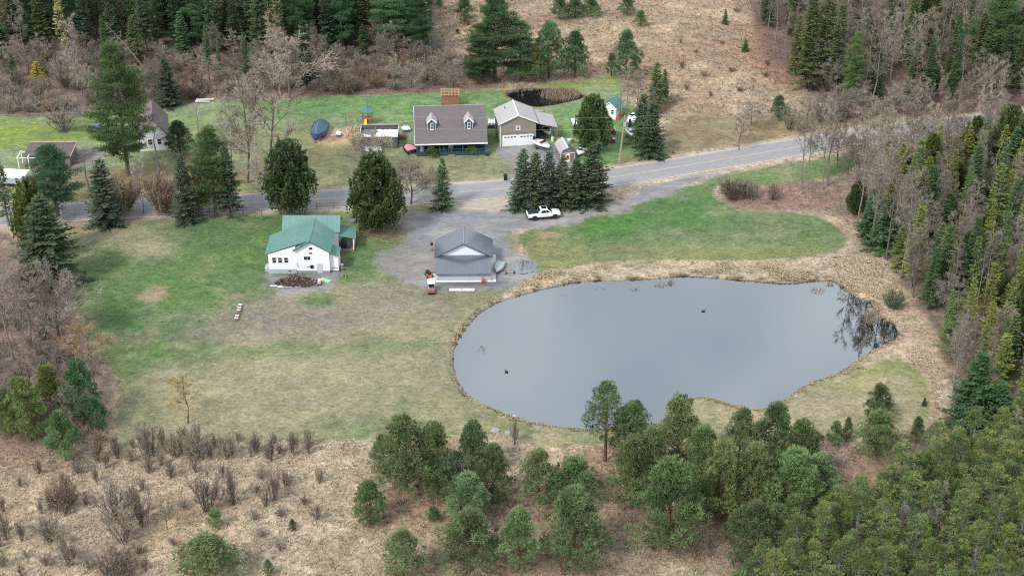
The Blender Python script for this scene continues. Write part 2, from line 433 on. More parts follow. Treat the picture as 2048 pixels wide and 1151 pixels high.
# verge and sandy shoulder of the road
rd = sdist(X, Y, ROADC, closed=False)
sh = sstep(-(rd + wob * 0.35), -5.6, -4.2)
m = area([(600, 392), (640, 372), (760, 366), (900, 362), (1012, 356), (1015, 368), (860, 380), (640, 390)], .8, .4); blend(m * .75, A(148, 124, 106))
blend(sh * 0.9, A(204, 192, 174)); blend(sh * sstep(N3, 0.45, 0.65) * .6, A(166, 146, 122))
sandfan = area([(900, 400), (1020, 388), (1030, 402), (1000, 425), (940, 420), (890, 415)], .8, .4)
# gravel
gv = np.zeros_like(X)
for pts in [[(900, 398), (1020, 388), (1030, 405), (1015, 425), (1060, 436), (1160, 424), (1205, 408), (1260, 384), (1330, 362), (1400, 342), (1450, 338), (1428, 356), (1378, 366), (1322, 388), (1262, 410), (1190, 430), (1120, 443), (1060, 456), (1022, 472), (1028, 505), (1062, 520), (1072, 545), (1040, 565), (1000, 577), (880, 580), (840, 570), (800, 560), (748, 530), (760, 508), (800, 490), (812, 468), (790, 445), (700, 447), (690, 434), (780, 432), (880, 428)],
            [(1003, 298), (1075, 292), (1150, 300), (1160, 330), (1100, 362), (1024, 366), (1012, 340), (1004, 318)],
            [(530, 548), (680, 545), (690, 535), (640, 578), (600, 582), (540, 576)]]:
    m = sstep(sdist(X, Y, smooth_poly(GP(pts), 1)) + wob * 1.3, -1.6, 1.6); gv = np.maximum(gv, m)
blend(gv, A(152, 152, 157)); blend(gv * sstep(N2, 0.5, 0.7) * 0.8, A(174, 170, 166)); blend(gv * sstep(N1, .55, .7) * .5, A(132, 132, 138)); blend(gv * blob(820, 530, 80, 40, .5, .6) * .6, A(152, 144, 128))
blend(gv * blob(760, 440, 70, 10, .5, .3) * .8, A(150, 130, 122)); blend(gv * blob(955, 565, 80, 9, .5, .2) * .8, A(112, 114, 122)); blend(gv * blob(600, 570, 60, 9, .6, .4) * .5, A(120, 116, 112))
blend(np.maximum(sandfan, sh * gv * 0.6), A(202, 188, 170)); blend(gv * blob(1040, 330, 26, 30, .5, .5) * .6, A(172, 160, 150))
COVER[gv > 0.5] = 2
COVER[(rd < 4.6) & (COVER != 2)] = 2
# needle litter under the pines
for px, py, rx, ry in [(740, 1052, 42, 16), (880, 1010, 110, 40), (1000, 1090, 130, 40), (1140, 1100, 90, 40), (1215, 930, 40, 26), (1350, 1090, 110, 46), (1500, 1010, 180, 90), (1600, 950, 120, 60), (1700, 930, 80, 50), (70, 890, 110, 50), (1230, 1010, 60, 50), (815, 1140, 60, 20), (950, 990, 120, 50), (200, 430, 130, 16), (755, 462, 60, 12), (1120, 415, 110, 16), (1000, 162, 70, 8), (1110, 152, 80, 8), (1100, 40, 70, 8)]:
    blend(blob(px, py, rx, ry, 0.7, 0.5) * 0.7 * (1 - gv), A(158, 134, 114))
# reed and sedge bank round the ponds
bankw = 0.7 + 3.8 * sstep(Y, G(1024, 640).y, G(1024, 575).y) * sstep(X, G(960, 560).x, G(1120, 560).x) + 3.0 * sstep(X, G(1640, 640).x, G(1750, 640).x)
bank = sstep(sp + bankw + wob * 0.6, -0.8, 0.8)
blend(bank, A(198, 182, 154)); blend(bank * sstep(N3, 0.45, 0.6) * 0.5, A(174, 156, 128)); blend(bank * sstep(N2, 0.5, 0.7) * 0.5, A(176, 168, 130))
m = area([(1700, 515), (1775, 520), (1800, 600), (1860, 640), (1885, 720), (1905, 840), (1860, 870), (1872, 790), (1840, 730), (1780, 712), (1720, 720), (1730, 640), (1690, 570), (1660, 540), (1500, 525), (1640, 512)], 1.0, .5)
bank = np.maximum(bank, m); blend(m, A(198, 178, 152)); blend(m * sstep(N2, .5, .7), A(212, 194, 168))
bank2 = sstep(ssp + 1.2 + wob * .2, -0.5, 0.5); blend(bank2 * .8, A(160, 150, 104))
COVER[(bank > 0.5) & (COVER == 1)] = 0
blend(sstep(np.maximum(sp, ssp) + 0.12 + (N3 - .5) * .5, -0.22, 0.22), A(74, 66, 54))       # dark band along the water line
blend(sstep(sp + (N2 - .5) * 5, 0.2, 1.2), A(168, 158, 150)); blend(sstep(sp + (N2 - .5) * 8, 1.5, 6.5), A(132, 140, 148)); blend(sstep(sp + (N1 - .5) * 12, 6, 16), A(120, 130, 142))
RDEEP = sp > .3
# relief
rel = np.where(COVER == 0, 1.0, np.where(COVER == 3, 0.8, 0.12))
rel[(COVER == 2)] = 0.05
Z = (N2 - 0.5) * 0.5 * rel + (N3 - 0.5) * 0.35 * rel
Z = Z * sstep(-np.maximum(sp, ssp), 0.0, 2.5)
for s, dep in ((sp, 1.6), (ssp, 0.9)):
    up = sstep(-s - (N3 - .5) * 0.5, -0.15, 1.1)
    Z = np.where(s > -1.6, Z * 1.0 + (WATER_Z - 0.02) * (1 - up), Z)
    Z = np.where(s > 0, WATER_Z - 0.02 - dep * sstep(s, 0.0, 7.0), Z)
MEADOWNESS = np.clip((COVER == 0) * 1.0 + (COVER == 3) * 0.7, 0.0, 1)
def zat(x, y):
    i = int(np.clip(round((x - GX0) / GS), 0, nx - 1)); j = int(np.clip(round((y - GY0) / GS), 0, ny - 1))
    return float(Z[j, i])

# ------------------------------------------------------------------ ground material: survey colour plus fine grass texture and relief
def ground_mat(name, contrast, fine, bump, streak=(1, 1, 1)):
    m, t, b = new_mat(name)
    L = t.links.new
    at = t.nodes.new('ShaderNodeAttribute'); at.attribute_name = 'cover'
    tc = t.nodes.new('ShaderNodeTexCoord')
    mp = t.nodes.new('ShaderNodeMapping'); mp.inputs['Scale'].default_value = streak
    L(tc.outputs['Object'], mp.inputs['Vector'])
    def noise(sc, det, ro=0.6, dist=0.0):
        n = t.nodes.new('ShaderNodeTexNoise'); n.inputs['Scale'].default_value = sc; n.inputs['Detail'].default_value = det
        n.inputs['Roughness'].default_value = ro; n.inputs['Distortion'].default_value = dist
        L(mp.outputs[0], n.inputs['Vector']); return n
    def rng(n, lo, hi, a=0.3, c=0.7):
        q = t.nodes.new('ShaderNodeMapRange'); q.inputs[1].default_value = a; q.inputs[2].default_value = c; q.inputs[3].default_value = lo; q.inputs[4].default_value = hi
        L(n, q.inputs[0]); return q.outputs[0]
    def math_(op, a, c):
        q = t.nodes.new('ShaderNodeMath'); q.operation = op
        for i, v in enumerate((a, c)):
            if isinstance(v, (int, float)): q.inputs[i].default_value = v
            else: L(v, q.inputs[i])
        return q.outputs[0]
    n1 = noise(fine, 6, 0.7, 0.4); n2 = noise(fine * 0.28, 5, 0.65, 0.8); n3 = noise(fine * 0.05, 4)
    f = math_('MULTIPLY', rng(n1.outputs['Fac'], 1 - contrast, 1 + contrast), rng(n2.outputs['Fac'], 1 - contrast * .8, 1 + contrast * .8))
    f = math_('MULTIPLY', f, rng(n3.outputs['Fac'], 1 - contrast * .35, 1 + contrast * .35))
    hs = t.nodes.new('ShaderNodeHueSaturation'); L(at.outputs['Color'], hs.inputs['Color'])
    L(rng(n2.outputs['Fac'], 0.52, 0.475), hs.inputs['Hue']); L(rng(n3.outputs['Fac'], 0.85, 1.15), hs.inputs['Saturation']); L(f, hs.inputs['Value'])
    L(hs.outputs[0], b.inputs['Base Color'])
    b.inputs['Roughness'].default_value = 0.95; b.inputs['Specular IOR Level'].default_value = 0.12
    bp = t.nodes.new('ShaderNodeBump'); bp.inputs['Strength'].default_value = bump; bp.inputs['Distance'].default_value = 0.12
    L(math_('ADD', n1.outputs['Fac'], n2.outputs['Fac']), bp.inputs['Height']); L(bp.outputs[0], b.inputs['Normal'])
    return m
M_MEADOW = ground_mat('dry_meadow_grass', 0.50, 1.7, 1.0)
M_LAWN = ground_mat('mown_grass', 0.36, 1.8, 0.8, (0.75, 1.0, 1))
M_GRAVEL = ground_mat('grey_gravel', 0.24, 1.8, 0.35, (0.45, 1.0, 1))
M_LITTER = ground_mat('leaf_litter', 0.48, 1.9, 0.9)
idx = np.arange(nx * ny).reshape(ny, nx)
quads = np.stack([idx[:-1, :-1], idx[:-1, 1:], idx[1:, 1:], idx[1:, :-1]], -1).reshape(-1, 4)
COVER[RDEEP] = 2
fcov = COVER[:-1, :-1].reshape(-1)
VV = np.stack([X, Y, Z], -1).reshape(-1, 3); CC = np.concatenate([C.reshape(-1, 3), np.ones((nx * ny, 1))], 1)
def np_mesh(name, V, Q, m, smooth=True, col=None, var=None, colname='cover'):
    me = bpy.data.meshes.new(name)
    k = Q.shape[1]
    me.vertices.add(len(V)); me.vertices.foreach_set('co', np.ascontiguousarray(V, dtype=np.float32).ravel())
    me.loops.add(len(Q) * k); me.loops.foreach_set('vertex_index', np.ascontiguousarray(Q, dtype=np.int32).ravel())
    me.polygons.add(len(Q)); me.polygons.foreach_set('loop_start', np.arange(0, len(Q) * k, k, dtype=np.int32))
    me.polygons.foreach_set('use_smooth', np.full(len(Q), smooth))
    if col is not None:
        a = me.color_attributes.new(colname, 'FLOAT_COLOR', 'POINT'); a.data.foreach_set('color', np.ascontiguousarray(col, dtype=np.float32).ravel())
    if var is not None:
        a = me.attributes.new('var', 'FLOAT', 'FACE'); a.data.foreach_set('value', np.ascontiguousarray(var, dtype=np.float32))
    if m is not None: me.materials.append(m)
    me.update()
    return me
for k, (nm, m) in enumerate([('meadow', M_MEADOW), ('lawn', M_LAWN), ('gravel_yard', M_GRAVEL), ('forest_floor', M_LITTER)]):
    q = quads[fcov == k]
    u, inv = np.unique(q, return_inverse=True)
    o = link(bpy.data.objects.new(nm, np_mesh(nm, VV[u], inv.reshape(-1, 4), m, True, CC[u])))
    tag(o, {'meadow': 'tan dry tall grass meadow and pond banks', 'lawn': 'mown lawn with green and dry patches round the houses and pond', 'gravel_yard': 'grey gravel drive and sandy road verge', 'forest_floor': 'brown leaf litter under the woods'}[nm], kind='structure')
# the land beyond
mb = MB(); O = 2600
mb.add([(-O, -O, -0.02), (O, -O, -0.02), (O, GY0, -0.02), (-O, GY0, -0.02), (-O, GY1, -0.02), (O, GY1, -0.02), (O, O, -0.02), (-O, O, -0.02), (GX0, GY0, -0.02), (GX1, GY0, -0.02), (GX1, GY1, -0.02), (GX0, GY1, -0.02)],
       [(0, 1, 2, 9, 8, 3), (4, 11, 10, 5, 6, 7), (3, 8, 11, 4), (9, 2, 5, 10)])
tag(mb.obj('ground', mat('brown_land', (0.16, 0.12, 0.08), 0.95, var=0.4, scale=0.05, spec=0.1)), kind='structure')

# ------------------------------------------------------------------ water
def water_mat(name, body, rough=0.04):
    m, t, b = new_mat(name)
    tc = t.nodes.new('ShaderNodeTexCoord'); n = t.nodes.new('ShaderNodeTexNoise'); n.inputs['Scale'].default_value = 0.6; n.inputs['Detail'].default_value = 5
    bp = t.nodes.new('ShaderNodeBump'); bp.inputs['Strength'].default_value = 0.02; bp.inputs['Distance'].default_value = 0.05
    t.links.new(tc.outputs['Object'], n.inputs['Vector']); t.links.new(n.outputs['Fac'], bp.inputs['Height']); t.links.new(bp.outputs[0], b.inputs['Normal'])
    b.inputs['Base Color'].default_value = (*body, 1); b.inputs['Roughness'].default_value = rough; b.inputs['IOR'].default_value = 1.9
    n2 = t.nodes.new('ShaderNodeTexNoise'); n2.inputs['Scale'].default_value = 0.05; n2.inputs['Detail'].default_value = 3
    mr = t.nodes.new('ShaderNodeMapRange'); mr.inputs[3].default_value = 0.75; mr.inputs[4].default_value = 1.25
    mu = t.nodes.new('ShaderNodeVectorMath'); mu.operation = 'SCALE'; mu.inputs[0].default_value = body
    t.links.new(tc.outputs['Object'], n2.inputs['Vector']); t.links.new(n2.outputs['Fac'], mr.inputs[0]); t.links.new(mr.outputs[0], mu.inputs['Scale']); t.links.new(mu.outputs[0], b.inputs['Base Color'])
    return m
def water(name, poly, m, grow, z):
    c = poly.mean(0); nrm = np.roll(poly, -1, 0) - np.roll(poly, 1, 0)
    nrm = np.stack([nrm[:, 1], -nrm[:, 0]], 1); nrm /= np.linalg.norm(nrm, axis=1)[:, None]
    area2 = np.sum(poly[:, 0] * np.roll(poly[:, 1], -1) - np.roll(poly[:, 0], -1) * poly[:, 1])
    if area2 < 0: nrm = -nrm
    p = poly + nrm * grow
    if area2 < 0: p = p[::-1]
    return tag(MB().add([(a, b, z) for a, b in p], [tuple(range(len(p)))]).obj(name, m), kind='structure')
def clear_water_mat(name):
    m, t, bs = new_mat(name); t.nodes.remove(bs); L = t.links.new
    tc = t.nodes.new('ShaderNodeTexCoord'); n = t.nodes.new('ShaderNodeTexNoise'); n.inputs['Scale'].default_value = 0.7; n.inputs['Detail'].default_value = 5
    bp = t.nodes.new('ShaderNodeBump'); bp.inputs['Strength'].default_value = 0.018; bp.inputs['Distance'].default_value = 0.05
    L(tc.outputs['Object'], n.inputs['Vector']); L(n.outputs['Fac'], bp.inputs['Height'])
    fr = t.nodes.new('ShaderNodeFresnel'); fr.inputs['IOR'].default_value = 3.75; L(bp.outputs[0], fr.inputs['Normal'])
    gl = t.nodes.new('ShaderNodeBsdfGlossy'); gl.inputs['Roughness'].default_value = 0.03; gl.inputs['Color'].default_value = (.92, .98, 1, 1); L(bp.outputs[0], gl.inputs['Normal'])
    tr = t.nodes.new('ShaderNodeBsdfTransparent'); tr.inputs['Color'].default_value = (0.86, 0.88, 0.89, 1)
    mxs = t.nodes.new('ShaderNodeMixShader'); L(fr.outputs[0], mxs.inputs[0]); L(tr.outputs[0], mxs.inputs[1]); L(gl.outputs[0], mxs.inputs[2]); L(mxs.outputs[0], t.nodes['Material Output'].inputs['Surface'])
    return m
tag(water('pond_water', POND, clear_water_mat('pond_water'), 0.45, WATER_Z), 'still grey pond water mirroring the overcast sky')
tag(water('small_pond_water', SPOND, water_mat('small_pond_water', (0.008, 0.008, 0.009)), 0.3, WATER_Z), 'dark water of the small pond behind the tan garage')

# ------------------------------------------------------------------ road
def ribbon(name, line, off0, off1, z, m, kind='structure', smooth=True, parent=None, seg=None):
    P = line; T = np.gradient(P, axis=0); T /= np.linalg.norm(T, axis=1)[:, None]; Nn = np.stack([-T[:, 1], T[:, 0]], 1)
    a = P + Nn * off0; b = P + Nn * off1
    mbr = MB(); n = len(P)
    mbr.add([(x, y, z) for x, y in a] + [(x, y, z) for x, y in b], [(i, i + 1, n + i + 1, n + i) for i in range(n - 1)])
    o = mbr.obj(name, m, parent)
    if kind and parent is None: tag(o, kind=kind)
    return o
M_ROAD = mat('worn_asphalt', (0.255, 0.252, 0.257), 0.9, var=0.13, scale=0.7, bump=0.15, spec=0.2, detail=9)
M_YEL = mat('faded_yellow_paint', (0.46, 0.38, 0.22), 0.8, var=0.35, scale=1.5)
M_WHT = mat('worn_white_line', (0.36, 0.35, 0.34), 0.8, var=0.3, scale=1.5)
ro = ribbon('road', ROADC, 3.3, -3.3, 0.05, M_ROAD); tag(ro, 'grey two lane country road crossing the scene')
ribbon('centre_line', ROADC, 0.17, 0.06, 0.056, M_YEL, parent=ro); ribbon('centre_line', ROADC, -0.06, -0.17, 0.056, M_YEL, parent=ro)
ribbon('edge_line', ROADC, 3.0, 2.9, 0.056, M_WHT, parent=ro); ribbon('edge_line', ROADC, -2.9, -3.0, 0.056, M_WHT, parent=ro)
for s in (1, -1):   # broken asphalt edge dropping to the verge
    ribbon('road_edge', ROADC, s * 3.3 + (0 if s > 0 else -0.0), s * 3.75, 0.03, mat('sandy_edge', (0.42, 0.36, 0.29), 0.95, var=0.25, scale=1.2), parent=ro) if s < 0 else ribbon('road_edge', ROADC, 3.75, 3.3, 0.03, mat('sandy_edge', (0.42, 0.36, 0.29), 0.95, var=0.25, scale=1.2), parent=ro)
# ------------------------------------------------------------------ buildings
M_WHITE = siding_mat('white_lap_siding', (0.78, 0.79, 0.80))
M_TRIM = mat('white_trim_paint', (0.80, 0.81, 0.82), 0.45, var=0.04)
M_GREENROOF = mat('green_metal_roof', (0.108, 0.215, 0.190), 0.42, 0.0, var=0.14, scale=0.6, spec=0.45)
M_BLUEROOF = mat('charcoal_metal_roof', (0.085, 0.095, 0.118), 0.2, 0.0, var=0.12, scale=0.5, spec=0.8)
M_BLUEROOF.node_tree.nodes['Principled BSDF'].inputs['IOR'].default_value = 1.75
M_GREYMETAL = siding_mat('pale_blue_grey_metal_siding', (0.40, 0.47, 0.52), 0.22, 0.4, 'X')
M_SHINGLE = mat('grey_brown_shingles', (0.135, 0.120, 0.122), 0.9, var=0.16, scale=2.5, bump=0.3, spec=0.2)
M_LSHINGLE = mat('light_grey_shingles', (0.36, 0.345, 0.345), 0.9, var=0.12, scale=2.5, bump=0.3, spec=0.2)
M_DSHINGLE = mat('dark_brown_shingles', (0.115, 0.098, 0.095), 0.9, var=0.25, scale=2.0, bump=0.3, spec=0.2)
M_BROWNROOF = mat('mauve_brown_shingles', (0.165, 0.130, 0.130), 0.9, var=0.14, scale=2.0, bump=0.3, spec=0.2)
M_TAN = siding_mat('taupe_lap_siding', (0.245, 0.225, 0.185))
M_TAUPE = siding_mat('mauve_taupe_siding', (0.195, 0.170, 0.160))
M_TEALWALL = siding_mat('dark_teal_siding', (0.026, 0.060, 0.078))
M_TEAL = mat('teal_paint', (0.03, 0.10, 0.14), 0.5)
M_TEALROOF = mat('teal_metal_roof', (0.055, 0.165, 0.165), 0.4, spec=0.6)
M_GLASS = mat('window_glass', (0.016, 0.020, 0.026), 0.06, var=0.2, spec=0.7)
M_CONC = mat('pale_concrete', (0.52, 0.50, 0.46), 0.9, var=0.10, scale=1.2)
M_FOUND = mat('grey_stone_foundation', (0.24, 0.24, 0.25), 0.9, var=0.25, scale=3)
M_SKIRT = mat('grey_skirting', (0.36, 0.40, 0.44), 0.7, var=0.12)
M_DOOR = mat('grey_door_paint', (0.50, 0.50, 0.51), 0.5)
M_BLACK = mat('black_plastic', (0.014, 0.014, 0.016), 0.5)
M_WOOD = mat('weathered_wood', (0.22, 0.16, 0.11), 0.9, var=0.25, scale=5)
M_NEWWOOD = mat('new_lumber', (0.44, 0.29, 0.16), 0.8, var=0.2, scale=5)
M_REDWOOD = mat('red_brown_deck_wood', (0.26, 0.12, 0.075), 0.8, var=0.25, scale=5)
M_STEEL = mat('galvanised_steel', (0.42, 0.43, 0.44), 0.35, 0.8)
M_RED = mat('red_paint', (0.50, 0.07, 0.05), 0.45)
M_ORANGE = mat('orange_plastic', (0.62, 0.15, 0.05), 0.5)
M_YELLOW = mat('yellow_plastic', (0.75, 0.50, 0.03), 0.45)
M_BLUETARP = mat('blue_tarpaulin', (0.035, 0.080, 0.150), 0.4, var=0.25, scale=2.5, bump=0.4, spec=0.6)
M_GREENSHEET = mat('mint_green_sheet', (0.24, 0.50, 0.27), 0.5)
M_PINK = mat('pink_gelcoat', (0.62, 0.20, 0.27), 0.4)
M_GELCOAT = mat('white_gelcoat', (0.76, 0.76, 0.75), 0.25, var=0.05, spec=0.6)
M_GREYBOAT = mat('grey_green_aluminium', (0.34, 0.40, 0.40), 0.35, 0.3)
M_TYRE = mat('tyre_rubber', (0.02, 0.02, 0.022), 0.85)
M_DARKGREY = mat('weathered_dark_boards', (0.085, 0.085, 0.092), 0.85, var=0.3, scale=3)
M_TARPW = mat('white_sheeting', (0.74, 0.75, 0.76), 0.5, var=0.08, scale=1.5, bump=0.4)
M_UNDER = mat('stored_clutter_grey', (0.16, 0.16, 0.17), 0.8, var=0.4, scale=4)

def window(parent, x, y, z, w_, h, rows=1, cols=1, trim=M_TRIM, depth=0.05, fw=0.07, face='y-'):
    """window in a wall whose outer face is the plane y (facing -y) or x (facing +x); pane and bars set in a proud frame"""

    m = MB()
    def rect(m, a0, a1, z0, z1, d0, d1):
        if face == 'y-': m.box(x + a0, x + a1, y - d1, y - d0, z0, z1)
        else: m.box(x + d0, x + d1, y + a0, y + a1, z0, z1)
    rect(m, -w_ / 2 - fw, w_ / 2 + fw, z - fw, z, -0.02, depth); rect(m, -w_ / 2 - fw, w_ / 2 + fw, z + h, z + h + fw, -0.02, depth)
    rect(m, -w_ / 2 - fw, -w_ / 2, z, z + h, -0.02, depth); rect(m, w_ / 2, w_ / 2 + fw, z, z + h, -0.02, depth)
    for r in range(1, rows): rect(m, -w_ / 2, w_ / 2, z + h * r / rows - .025, z + h * r / rows + .025, 0.006, depth - .006)
    for c in range(1, cols): rect(m, -w_ / 2 + w_ * c / cols - .02, -w_ / 2 + w_ * c / cols + .02, z, z + h, 0.004, depth - .01)
    f = m.obj('window', trim, parent)
    g = MB(); rect(g, -w_ / 2, w_ / 2, z, z + h, -0.015, 0.012); g.obj('pane', M_GLASS, f)
    return f
def ribs(parent, a, b, c, d, n, m, wdt=0.03, hgt=0.018):
    """standing seams: n thin bars from edge a-b to edge d-c of a roof quad, parts of the roof"""
    a, b, c, d = map(Vector, (a, b, c, d)); nr = (b - a).cross(d - a).normalized()
    if nr.z < 0: nr = -nr
    for i in range(n):
        t = (i + .5) / n; p = a.lerp(b, t); q = d.lerp(c, t); s = (b - a).normalized() * wdt
        MB().hexa([p - s, p + s, q + s, q - s, p - s + nr * hgt, p + s + nr * hgt, q + s + nr * hgt, q - s + nr * hgt]).obj('seam', m, parent)

# ---- white house with green metal roofs
o0 = G(594, 546); HS = thing('farmhouse', 'white farmhouse with green metal roofs on the front lawn', 'house', (o0.x, o0.y, 0))
# local metres: x right, y away; main gable x 0..5.4, wing x -4.5..0
def wallbox(name, x0, x1, y0, y1, z0, z1, m, p): return bx(name, m, p, x0, x1, y0, y1, z0, z1)
ROOFD = 6.6
MB().prism([(0, .45), (5.4, .45), (5.4, 4.15), (2.45, 5.9), (0, 4.45)], 0, ROOFD).obj('main_wall', M_WHITE, HS)
MB().prism([(-4.5, .75), (-.002, .75), (-.002, 4.86), (-4.5, 3.42)], .12, ROOFD - .1).obj('wing_wall', M_WHITE, HS)
bx('foundation', M_FOUND, HS, .03, 5.37, .03, ROOFD - .05, -.2, .45)
bx('skirting', M_SKIRT, HS, -4.62, -.01, -.10, ROOFD - .3, -.2, .75)
rr = MB().slab([(2.45, -.35, 6.03), (5.75, -.35, 4.07), (5.75, ROOFD + .1, 4.07), (2.45, ROOFD + 1.2, 6.03)], .10).obj('roof', M_GREENROOF, HS)
ribs(rr, (2.6, -.35, 5.945), (2.6, ROOFD + 1.1, 5.945), (5.74, ROOFD + .1, 4.08), (5.74, -.35, 4.08), 9, M_GREENROOF)
rl = MB().slab([(2.45, 0.0, 6.03), (-5.0, 0.0, 3.50), (-5.0, ROOFD + .1, 3.50), (2.45, ROOFD + 1.2, 6.03)], .10).obj('roof', M_GREENROOF, HS)
ribs(rl, (2.3, 0.0, 5.98), (2.3, ROOFD + 1.1, 5.98), (-4.98, ROOFD + .1, 3.51), (-4.98, 0.0, 3.51), 9, M_GREENROOF)
MB().slab([(2.45, -.36, 6.035), (-.35, -.36, 4.33), (-.35, 0.0, 4.33), (2.45, 0.0, 6.035)], .10).obj('roof', M_GREENROOF, HS)
MB().tube([(2.45, -.38, 6.04), (2.45, ROOFD + 1.2, 6.04)], .09, 6).obj('ridge_cap', M_GREENROOF, HS)
MB().slab([(-.42, -.38, 4.2), (2.45, -.38, 5.92), (2.45, -.34, 5.92), (-.42, -.34, 4.2)], .14).obj('rake_board', M_TEALROOF, HS)
MB().slab([(5.78, -.38, 3.96), (2.45, -.38, 5.92), (2.45, -.34, 5.92), (5.78, -.34, 3.96)], .14).obj('rake_board', M_TEALROOF, HS)
for xx in (-3.55, -2.6, -1.62): window(HS, xx, .12, 1.85, .58, .95, 2, 1)
for xx in (1.55, 2.1): window(HS, xx, 0, 2.45, .46, .62)
window(HS, 2.5, 0, 4.3, .5, .42)
dd = bx('door', M_DOOR, HS, 3.35, 4.2, -.06, .0, .05, 1.75); bx('handle', M_STEEL, dd, 3.42, 3.5, -.10, -.06, .85, .93)
bx('meter_box', M_BLACK, HS, 2.25, 2.75, -.14, 0, .95, 1.5); MB().tube([(1.7, -.05, 1.25), (2.25, -.05, 1.25)], .04, 6).obj('conduit', M_BLACK, HS)
MB().tube([(.35, -.05, 1.0), (.15, -.05, 1.9)], .035, 6).obj('vent_pipe', M_STEEL, HS); bx('vent', M_STEEL, HS, 2.2, 2.65, -.05, 0, 3.55, 3.85); bx('vent', M_BLACK, HS, -1.3, -.95, -.16, -.10, .42, .55)
bx('step', M_SKIRT, HS, -5.3, -4.63, .6, 2.2, -.1, .55)
# back section, its ridge running left-right
bx('back_wall', M_WHITE, HS, -3.0, 6.1, 8.0, 12.4, -.2, 3.7)
MB().prismx([(8.0, 3.7), (12.4, 3.7), (10.2, 5.35)], -3.0, 6.1).obj('back_gable', M_WHITE, HS)
rb = MB().slab([(-3.25, 7.65, 3.52), (6.4, 7.65, 3.52), (6.4, 10.2, 5.45), (-3.25, 10.2, 5.45)], .1).obj('roof', M_GREENROOF, HS)
ribs(rb, (-3.2, 7.66, 3.53), (6.35, 7.66, 3.53), (6.35, 10.2, 5.45), (-3.2, 10.2, 5.45), 11, M_GREENROOF)
MB().slab([(-3.25, 12.75, 3.52), (6.4, 12.75, 3.52), (6.4, 10.2, 5.45), (-3.25, 10.2, 5.45)], .1).obj('roof', M_GREENROOF, HS)
bx('link_wall', M_WHITE, HS, .4, 4.9, ROOFD, 8.0, -.2, 3.4)
# side porch and small lean-to on the right
pr_ = MB().slab([(6.25, 7.4, 3.1), (8.75, 7.4, 2.55), (8.75, 11.6, 2.55), (6.25, 11.6, 3.1)], .09).obj('porch_roof', M_GREENROOF, HS)
ribs(pr_, (6.3, 7.4, 3.09), (6.3, 11.6, 3.09), (8.74, 11.6, 2.555), (8.74, 7.4, 2.555), 5, M_GREENROOF)
for yy in (7.6, 9.5, 11.4): bx('porch_post', M_TRIM, HS, 8.48, 8.62, yy, yy + .14, -.1, 2.48)
bx('porch_floor', M_WOOD, HS, 6.12, 8.6, 7.5, 11.5, -.1, .35); bx('porch_rail', M_TRIM, HS, 8.5, 8.58, 7.7, 11.4, 1.2, 1.28)
bx('porch_chest', M_BLACK, HS, 6.3, 7.2, 7.9, 9.6, .35, 1.35); bx('porch_drum', M_BLUETARP, HS, 7.35, 7.9, 8.0, 8.7, .35, 1.25)
MB().prism([(5.41, .1), (6.75, .1), (6.75, 2.75), (5.41, 3.2)], .7, 3.4).obj('side_wall', M_WHITE, HS)
MB().slab([(5.42, .45, 3.42), (6.95, .45, 2.86), (6.95, 3.6, 2.86), (5.42, 3.6, 3.42)], .09).obj('side_roof', M_GREENROOF, HS)
bx('vent', M_SKIRT, HS, 5.6, 6.55, .66, .70, .5, .75)

# ---- charcoal garage with lean-to
o1 = G(872, 563); GA = thing('metal_garage', 'charcoal metal roofed garage with low lean-to beside the pond', 'garage', (o1.x, o1.y, 0), R(.8))
W9 = 8.9
MB().prism([(0, 0), (W9, 0), (W9, 2.75), (W9 / 2, 5.05), (0, 2.75)], 3.6, 9.0).obj('wall', M_GREYMETAL, GA)
MB().prism([(.35, 2.95), (W9 - .35, 2.95), (W9 / 2, 5.02)], 3.575, 3.6).obj('gable', mat('pale_gable_panel', (0.66, 0.72, 0.78), 0.5, var=.05), GA)
for s, nm in ((-1, 'roof'), (1, 'roof')):
    xe = -.3 if s < 0 else W9 + .3
    q = [(W9 / 2, 3.2, 5.22), (xe, 3.2, 2.74), (xe, 9.5, 2.74), (W9 / 2, 9.5, 5.22)]
    rf = MB().slab(q, .13).obj(nm, M_BLUEROOF, GA); ribs(rf, q[0], q[3], q[2], q[1], 9, M_BLUEROOF)
    MB().slab([(xe, 3.17, 2.70), (W9 / 2, 3.17, 5.18), (W9 / 2, 3.2, 5.18), (xe, 3.2, 2.70)], .16).obj('rake_trim', M_BLUEROOF, GA)
MB().tube([(W9 / 2, 3.15, 5.24), (W9 / 2, 9.5, 5.24)], .09, 6).obj('ridge_cap', M_STEEL, GA)
q = [(.02, -.35, 1.58), (W9 - .02, -.35, 1.58), (W9 - .02, 3.57, 2.82), (.02, 3.57, 2.82)]
lr = MB().slab(q, .09).obj('lean_to_roof', M_BLUEROOF, GA); ribs(lr, q[0], q[1], q[2], q[3], 22, M_BLUEROOF, .025, .025)
bx('eave_trim', M_BLUEROOF, GA, .02, W9 - .02, -.39, -.352, 1.42, 1.58)
MB().prismx([(0, 0), (3.59, 0), (3.59, 2.68), (0, 1.52)], .12, W9 - .12).obj('lean_to_wall', M_GREYMETAL, GA)
bx('slab', M_CONC, GA, -.1, W9 + .75, -.25, 9.1, -.15, .07); bx('slab', M_CONC, GA, -1.5, -.12, -.1, 2.6, -.15, .06)
bx('base_trim', M_TRIM, GA, .1, W9 - .1, -.03, 0, .07, .16)
window(GA, W9, 5.2, 1.1, .9, .8, face='x+'); bx('downpipe', M_TRIM, GA, W9 + .02, W9 + .12, 3.62, 3.72, .1, 2.7); bx('side_door', M_TRIM, GA, W9, W9 + .05, 4.0, 4.6, .08, 2.0)

